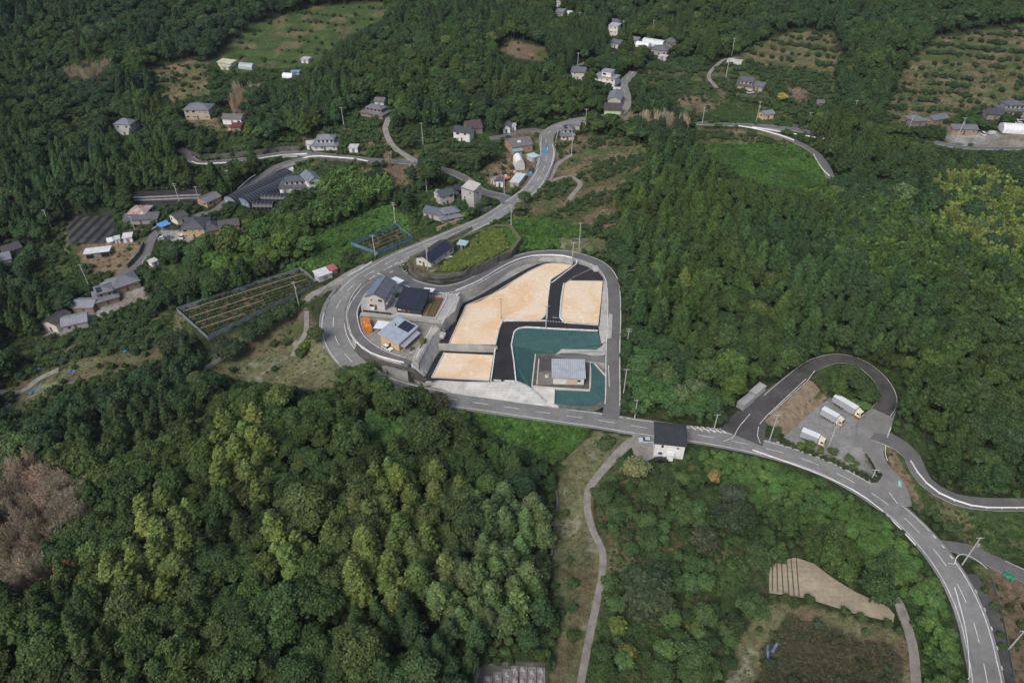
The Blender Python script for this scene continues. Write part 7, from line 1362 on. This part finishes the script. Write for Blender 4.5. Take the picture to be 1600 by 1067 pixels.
# ------------------------------------------------------------------ trees singled out by the photograph
SPEC = [((990,748),'broadleaf_tree',1.25,1.0,(.15,.165,.07),'pale yellow green round tree beside the car lot of the white two storey house'), ((1006,945),'broadleaf_tree',2.35,1.3,(.040,.062,.027),'very large dark round tree right of the bending footpath'), ((1112,762),'broadleaf_tree',.5,.95,(.24,.19,.075),'small yellow orange tree below the white two storey house'), ((1083,742),'broadleaf_tree',.5,.5,(.11,.11,.04),'small olive brown bush tree on the lawn of the white two storey house'),
 ((282,556),'broadleaf_tree',1.85,1.15,(.026,.045,.020),'big dark round tree at the lower left corner of the vine plot'), ((358,562),'broadleaf_tree',1.7,.95,(.034,.056,.024),'dark spreading tree right of the big round tree at the vine plot'), ((395,535),'broadleaf_tree',1.2,.9,(.036,.062,.024),'dark tree in the row under the vine plot, left one'), ((420,518),'broadleaf_tree',1.15,.9,(.038,.066,.024),'dark tree in the row under the vine plot, middle one'), ((443,506),'broadleaf_tree',1.15,.9,(.038,.066,.024),'dark tree in the row under the vine plot, right one'), ((457,494),'broadleaf_tree',.8,.7,(.05,.085,.026),'lighter small tree at the right end of the row under the vine plot'),
 ((496,534),'broadleaf_tree',.95,.75,(.07,.085,.035),'olive round tree touching the outer edge of the main road bend'), ((478,545),'fruit_shrub',1.9,1.5,(.09,.14,.02),'bright green round bush left of the main road bend'), ((471,556),'fruit_shrub',2.1,1.5,(.04,.07,.02),'dark green round bush below the bright one at the main road bend'),
 ((570,606),'broadleaf_tree',1.45,1.1,(.055,.095,.024),'full green tree hiding the main road, left of the dark stained wall'), ((600,622),'broadleaf_tree',1.2,1.0,(.05,.09,.024),'full green tree below the dark stained wall'), ((640,632),'broadleaf_tree',1.1,.9,(.045,.08,.022),'full green tree in front of the foot of the steps'), ((684,642),'broadleaf_tree',1.15,.85,(.055,.06,.03),'brownish green tree where the main road comes out of the wood'), ((545,600),'broadleaf_tree',1.2,.8,(.045,.075,.022),'green tree at the edge of the orchard lawn, left of the hidden road'),
 ((932,212),'broadleaf_tree',1.45,1.1,(.06,.10,.025),'large full green tree right of the roadside house on the top bend'), ((1220,162),'broadleaf_tree',.85,.8,(.30,.27,.07),'yellow tree below the hillside farmhouse barn'), ((1145,825),'broadleaf_tree',1.7,1.15,(.03,.05,.022),'tall dark tree in the middle of the lower right orchard'), ((1098,860),'broadleaf_tree',1.3,.9,(.046,.058,.028),'brown green spreading tree left of the tall dark orchard tree'), ((1140,795),'broadleaf_tree',1.15,1.1,(.05,.068,.042),'grey green tree below the yellow orange tree'),
 ((1060,800),'broadleaf_tree',1.1,.8,(.05,.085,.026),'green tree in the upper middle of the lower right orchard'), ((1020,785),'broadleaf_tree',1.0,.7,(.05,.08,.026),'green tree left of the middle orchard trees'), ((1180,880),'broadleaf_tree',1.3,.9,(.042,.075,.024),'dense green tree beside the tip of the sandy field'), ((1170,960),'broadleaf_tree',1.2,.75,(.05,.09,.03),'green spreading tree left of the dark weedy field'), ((1080,1040),'broadleaf_tree',1.3,.8,(.05,.09,.028),'green tree at the bottom edge, right of the footpath'), ((1030,1060),'broadleaf_tree',1.0,.7,(.04,.075,.022),'dark green tree at the bottom edge between path and field'), ((962,985),'fruit_shrub',2.2,1.7,(.10,.14,.03),'yellow green bush just right of the footpath'), ((978,1025),'fruit_shrub',2.5,2.0,(.10,.13,.035),'larger yellow green bush near the bottom of the footpath'), ((940,1058),'broadleaf_tree',.9,.6,(.04,.075,.018),'bright dark green tree at the bottom beside the footpath'),
 ((1085,985),'fruit_shrub',2.2,1.8,(.09,.13,.03),'yellow green bush in the middle of the lower right orchard'), ((1250,920 - 200),'broadleaf_tree',.01,.01,(.1,.1,.1),None), ((113,905),'broadleaf_tree',.7,.9,(.36,.11,.05),'small dead tree with orange brown leaves in the lower left forest'), ((942,700),'fruit_shrub',2.4,1.6,(.05,.08,.028),'dark round bush on the pale verge by the main road, left of the footpath'), ((952,690),'fruit_shrub',1.6,1.3,(.055,.085,.03),'smaller round bush beside the dark one on the pale verge'),
 ((640,235),'broadleaf_tree',1.0,.9,(.05,.085,.025),'round tree below the winding lane, among citrus rows'), ((762,255),'broadleaf_tree',1.5,1.1,(.038,.062,.022),'big dark tree left of the brown walled warehouse'), ((740,262),'broadleaf_tree',1.3,.9,(.045,.075,.024),'dark tree on the bank left of the builder yard'), ((593,292),'broadleaf_tree',1.6,1.1,(.03,.05,.022),'very dark round tree above the bamboo and the kudzu field'), ((480,215),'cedar_tree',1.5,1.15,(.06,.10,.022),'broad tall cedar clump centre above the upper left road'), ((462,208),'cedar_tree',1.4,1.1,(.06,.10,.022),'tall cedar at the left of the broad cedar clump'), ((497,204),'cedar_tree',1.3,1.15,(.055,.09,.022),'tall cedar at the right of the broad cedar clump'),
 ((480,180),'cedar_tree',1.3,1.2,(.055,.09,.022),'tall cedar at the back of the broad cedar clump'), ((394,225),'cedar_tree',1.2,.95,(.075,.115,.03),'rounded light cedar right of the red roofed shed'), ((1000,330),'cedar_tree',1.1,1.1,(.08,.13,.03),'light green pointed cedar at the edge of the orchard wood'), ((975,372),'cedar_tree',1.2,1.05,(.09,.14,.035),'light pointed cedar above the loop lane'), ((1063,470),'cedar_tree',1.25,1.2,(.11,.15,.035),'bright pointed cedar standing out of the right hand wood'), ((1240,60 + 60),'fruit_shrub',1.6,1.4,(.05,.08,.025),'round bush on the hill terrace edge'),
 ((752,352),'broadleaf_tree',.01,.01,(.1,.1,.1),None), ((735,309),'broadleaf_tree',.01,.01,(.1,.1,.1),None), ((717,322),'fruit_shrub',2.2,2.2,(.03,.055,.02),'dark clipped tree between the grey tiled house and the tall grey block'), ((727,340),'fruit_shrub',1.7,1.4,(.11,.17,.03),'light green clipped bush right of the grey tiled house'), ((649,352),'fruit_shrub',1.5,1.3,(.05,.085,.02),'garden bush left of the grey tiled house'), ((670,350),'fruit_shrub',1.6,1.3,(.05,.09,.02),'garden bush in front of the grey tiled house'), ((820,317),'broadleaf_tree',.9,.65,(.05,.085,.026),'roadside tree on the orchard corner below the main road'), ((812,332),'broadleaf_tree',.75,.6,(.09,.12,.035),'light roadside tree below the orchard corner tree'),
 ((1336,612),'broadleaf_tree',1.15,.8,(.04,.065,.022),'dark green tree on the mound inside the loop lane, upper one'), ((1352,630),'broadleaf_tree',1.05,.75,(.045,.075,.022),'green tree on the mound inside the loop lane, right one'), ((1318,598),'broadleaf_tree',.9,.7,(.05,.08,.024),'green tree on the mound inside the loop lane, left one'), ((1250,700),'fruit_shrub',1.2,1.2,(.08,.13,.035),'shrub at the car park verge, first from the left'), ((1265,700),'fruit_shrub',1.5,1.4,(.07,.11,.03),'shrub at the car park verge, in front of the nearest lorry'), ((1281,708),'fruit_shrub',1.0,1,(.08,.13,.035),'small shrub at the car park verge, right of the nearest lorry'), ((1300,708),'fruit_shrub',1.5,1,(.07,.10,.035),'wide shrub at the car park verge, in the middle'), ((1326,720),'fruit_shrub',1.3,1.1,(.08,.12,.035),'shrub at the car park verge, right of the middle'), ((1338,727),'fruit_shrub',.8,.8,(.08,.12,.035),'small shrub at the car park verge near its tip'), ((1212,676),'fruit_shrub',1.5,1.2,(.05,.09,.025),'green shrub at the foot of the brown bank'), ((661,537),'fruit_shrub',1.2,1.5,(.12,.16,.03),'yellow green tree in the garden right of the tan house'), ((646,549),'fruit_shrub',1.0,1,(.07,.11,.03),'small green bush in the garden of the tan house')]
for p, kind, s, sz, t, lb in SPEC:
    if lb is None: continue
    zz = {(661,537): 8.2, (646,549): 8.2}.get(p); o = Vector(W(*p, zz)) if zz else Vector(G(*p)); i = RNG.integers(0, len(PR[kind][0])); nm = 'round_bush' if kind == 'fruit_shrub' else kind
    root = empty(nm, o, RNG.uniform(0, 6.28), lb, 'bush' if kind == 'fruit_shrub' else 'tree'); cm_, tr = PR[kind][0][i]; c = bpy.data.objects.new('crown', cm_); COL.objects.link(c); c.parent = root; c['tint'] = list(t); root.scale = (s, s, sz); tt = bpy.data.objects.new('trunk', tr); COL.objects.link(tt); tt.parent = root
    if nm != 'round_bush' and s > .9:   # clear the forest under it
        R_ = 2.4 * s
        for kk in ('broadleaf_tree', 'cedar_tree', 'fruit_shrub'):
            for q in range(len(OUT[kk])): A = OUT[kk][q]; OUT[kk][q] = A[np.hypot(A[:, 0] - o.x, A[:, 1] - o.y) > R_]
# ------------------------------------------------------------------ individuals near the camera, the rest as one mass per kind
def region(px, py):
    v = 'bottom strip' if py > 930 else 'lower part' if py > 760 else 'middle part' if py > 560 else 'upper middle part' if py > 300 else 'top part'
    if px < 260: h = 'at the far left'
    elif px < 560: h = 'left of centre'
    elif px < 880: h = 'left of the footpath'
    elif px < 1180: h = 'right of centre'
    else: h = 'at the right'
    return v, h
def tone(t):
    l = t[0] * .3 + t[1] * .6 + t[2] * .1; y_ = t[0] / t[1]
    a = 'dark' if l < .05 else 'mid' if l < .085 else 'light'; return a + (' olive' if y_ > .75 else ' green')
KN = {'broadleaf_tree': ('round crowned broadleaf tree', 'tree', 'the wood'), 'cedar_tree': ('cone shaped cedar', 'tree', 'the wood'), 'fruit_shrub': ('low fruit bush', 'bush', 'the orchard ground'), 'bamboo': ('feathery green bamboo', 'bamboo', ''), 'dead_bamboo': ('withered brown bamboo', 'bamboo', ''), 'ground_clump': ('low leafy ground cover', 'ground cover', '')}
def gn_tree(col):
    g = bpy.data.node_groups.new('scatter', 'GeometryNodeTree'); g.interface.new_socket('Geometry', in_out='INPUT', socket_type='NodeSocketGeometry'); g.interface.new_socket('Geometry', in_out='OUTPUT', socket_type='NodeSocketGeometry')
    N = g.nodes.new; L = g.links.new; i = N('NodeGroupInput'); o = N('NodeGroupOutput'); ip = N('GeometryNodeInstanceOnPoints'); ci = N('GeometryNodeCollectionInfo'); ci.inputs['Collection'].default_value = col; ci.inputs['Separate Children'].default_value = True; ci.inputs['Reset Children'].default_value = True
    def na(n, t): q = N('GeometryNodeInputNamedAttribute'); q.data_type = t; q.inputs[0].default_value = n; return q.outputs[0]
    L(i.outputs[0], ip.inputs['Points']); L(ci.outputs[0], ip.inputs['Instance']); ip.inputs['Pick Instance'].default_value = True; L(na('variant', 'INT'), ip.inputs['Instance Index']); L(na('turn', 'FLOAT_VECTOR'), ip.inputs['Rotation']); L(na('size', 'FLOAT_VECTOR'), ip.inputs['Scale']); L(ip.outputs[0], o.inputs[0]); return g
for kind, rows_ in OUT.items():
    A = np.concatenate(rows_); px, py, d = proj(A[:, 0], A[:, 1], A[:, 2] + 2); nm, cat, wh = KN[kind]; N_ = 290 if kind in ('broadleaf_tree', 'cedar_tree', 'fruit_shrub') else 0
    if N_:
        vis = (px > 5) & (px < 1595) & (py > 5) & (py < 1062); sc = np.where(vis, A[:, 3] / d, -1); sel = np.argsort(-sc)[:N_]
        for r in sel:
            x, y, z, s, sz, rot, v, tr_, tg, tb = A[r]; cm_, tm = PR[kind][0][int(v)]; vv, hh = region(px[r], py[r]); tn = tone((tr_, tg, tb)); 
            root = empty(kind, (x, y, z), rot, '%s %s, %s, %s' % (tn, nm, vv, hh), cat, '%s %s %s, %s' % (tn, nm, vv, hh)); root.scale = (s, s, sz)
            c = bpy.data.objects.new('crown', cm_); COL.objects.link(c); c.parent = root; c['tint'] = [tr_, tg, tb]; t = bpy.data.objects.new('trunk', tm); COL.objects.link(t); t.parent = root
        A = np.delete(A, sel, 0)
    me = bpy.data.meshes.new(kind); me.vertices.add(len(A)); me.vertices.foreach_set('co', np.ascontiguousarray(A[:, :3]).ravel())
    a = me.attributes.new('variant', 'INT', 'POINT'); a.data.foreach_set('value', A[:, 6].astype(np.int32)); a = me.attributes.new('turn', 'FLOAT_VECTOR', 'POINT'); a.data.foreach_set('vector', np.column_stack([A[:, 5] * 0, A[:, 5] * 0, A[:, 5]]).ravel())
    a = me.attributes.new('size', 'FLOAT_VECTOR', 'POINT'); a.data.foreach_set('vector', np.column_stack([A[:, 3], A[:, 3], A[:, 4]]).ravel()); a = me.attributes.new('tint', 'FLOAT_COLOR', 'POINT'); a.data.foreach_set('color', np.column_stack([A[:, 7:10], np.ones(len(A))]).ravel())
    me.update(); o = bpy.data.objects.new({'broadleaf_tree': 'forest', 'cedar_tree': 'cedar_forest', 'fruit_shrub': 'shrubs', 'ground_clump': 'ground_cover', 'bamboo': 'bamboo_grove', 'dead_bamboo': 'withered_bamboo_grove'}[kind], me); COL.objects.link(o); md = o.modifiers.new('scatter', 'NODES'); md.node_group = gn_tree(PR[kind][1])
    tag(o, {'broadleaf_tree': 'dense green broadleaf forest covering the hills around the village', 'cedar_tree': 'pointed cedars mixed through the forest on the hills', 'fruit_shrub': 'rows and thickets of small dark green bushes on the slopes', 'ground_clump': 'leafy weeds and kudzu covering open ground', 'bamboo': 'feathery yellow green bamboo groves', 'dead_bamboo': 'withered brown bamboo thicket, largest at the lower left'}[kind], cat, kind='stuff'); print(kind, len(A))
# ------------------------------------------------------------------ thin air between camera and the far hills
def haze():
    mb = MB().box(-760, -40, -40, 760, 1250, 168); o = meshobj('haze', mb.v, mb.f, [], mi=None) if False else None
    me = bpy.data.meshes.new('haze'); me.from_pydata(mb.v, [], mb.f); m = bpy.data.materials.new('pale_air'); m.use_nodes = True; t = m.node_tree; t.nodes.remove(t.nodes['Principled BSDF']); v = t.nodes.new('ShaderNodeVolumePrincipled'); v.inputs['Color'].default_value = (.72, .82, 1, 1); v.inputs['Density'].default_value = .00005; t.links.new(v.outputs[0], t.nodes['Material Output'].inputs['Volume']); me.materials.append(m); o = bpy.data.objects.new('haze', me); COL.objects.link(o); tag(o, 'thin pale blue air over the valley', 'haze', kind='stuff')
haze()
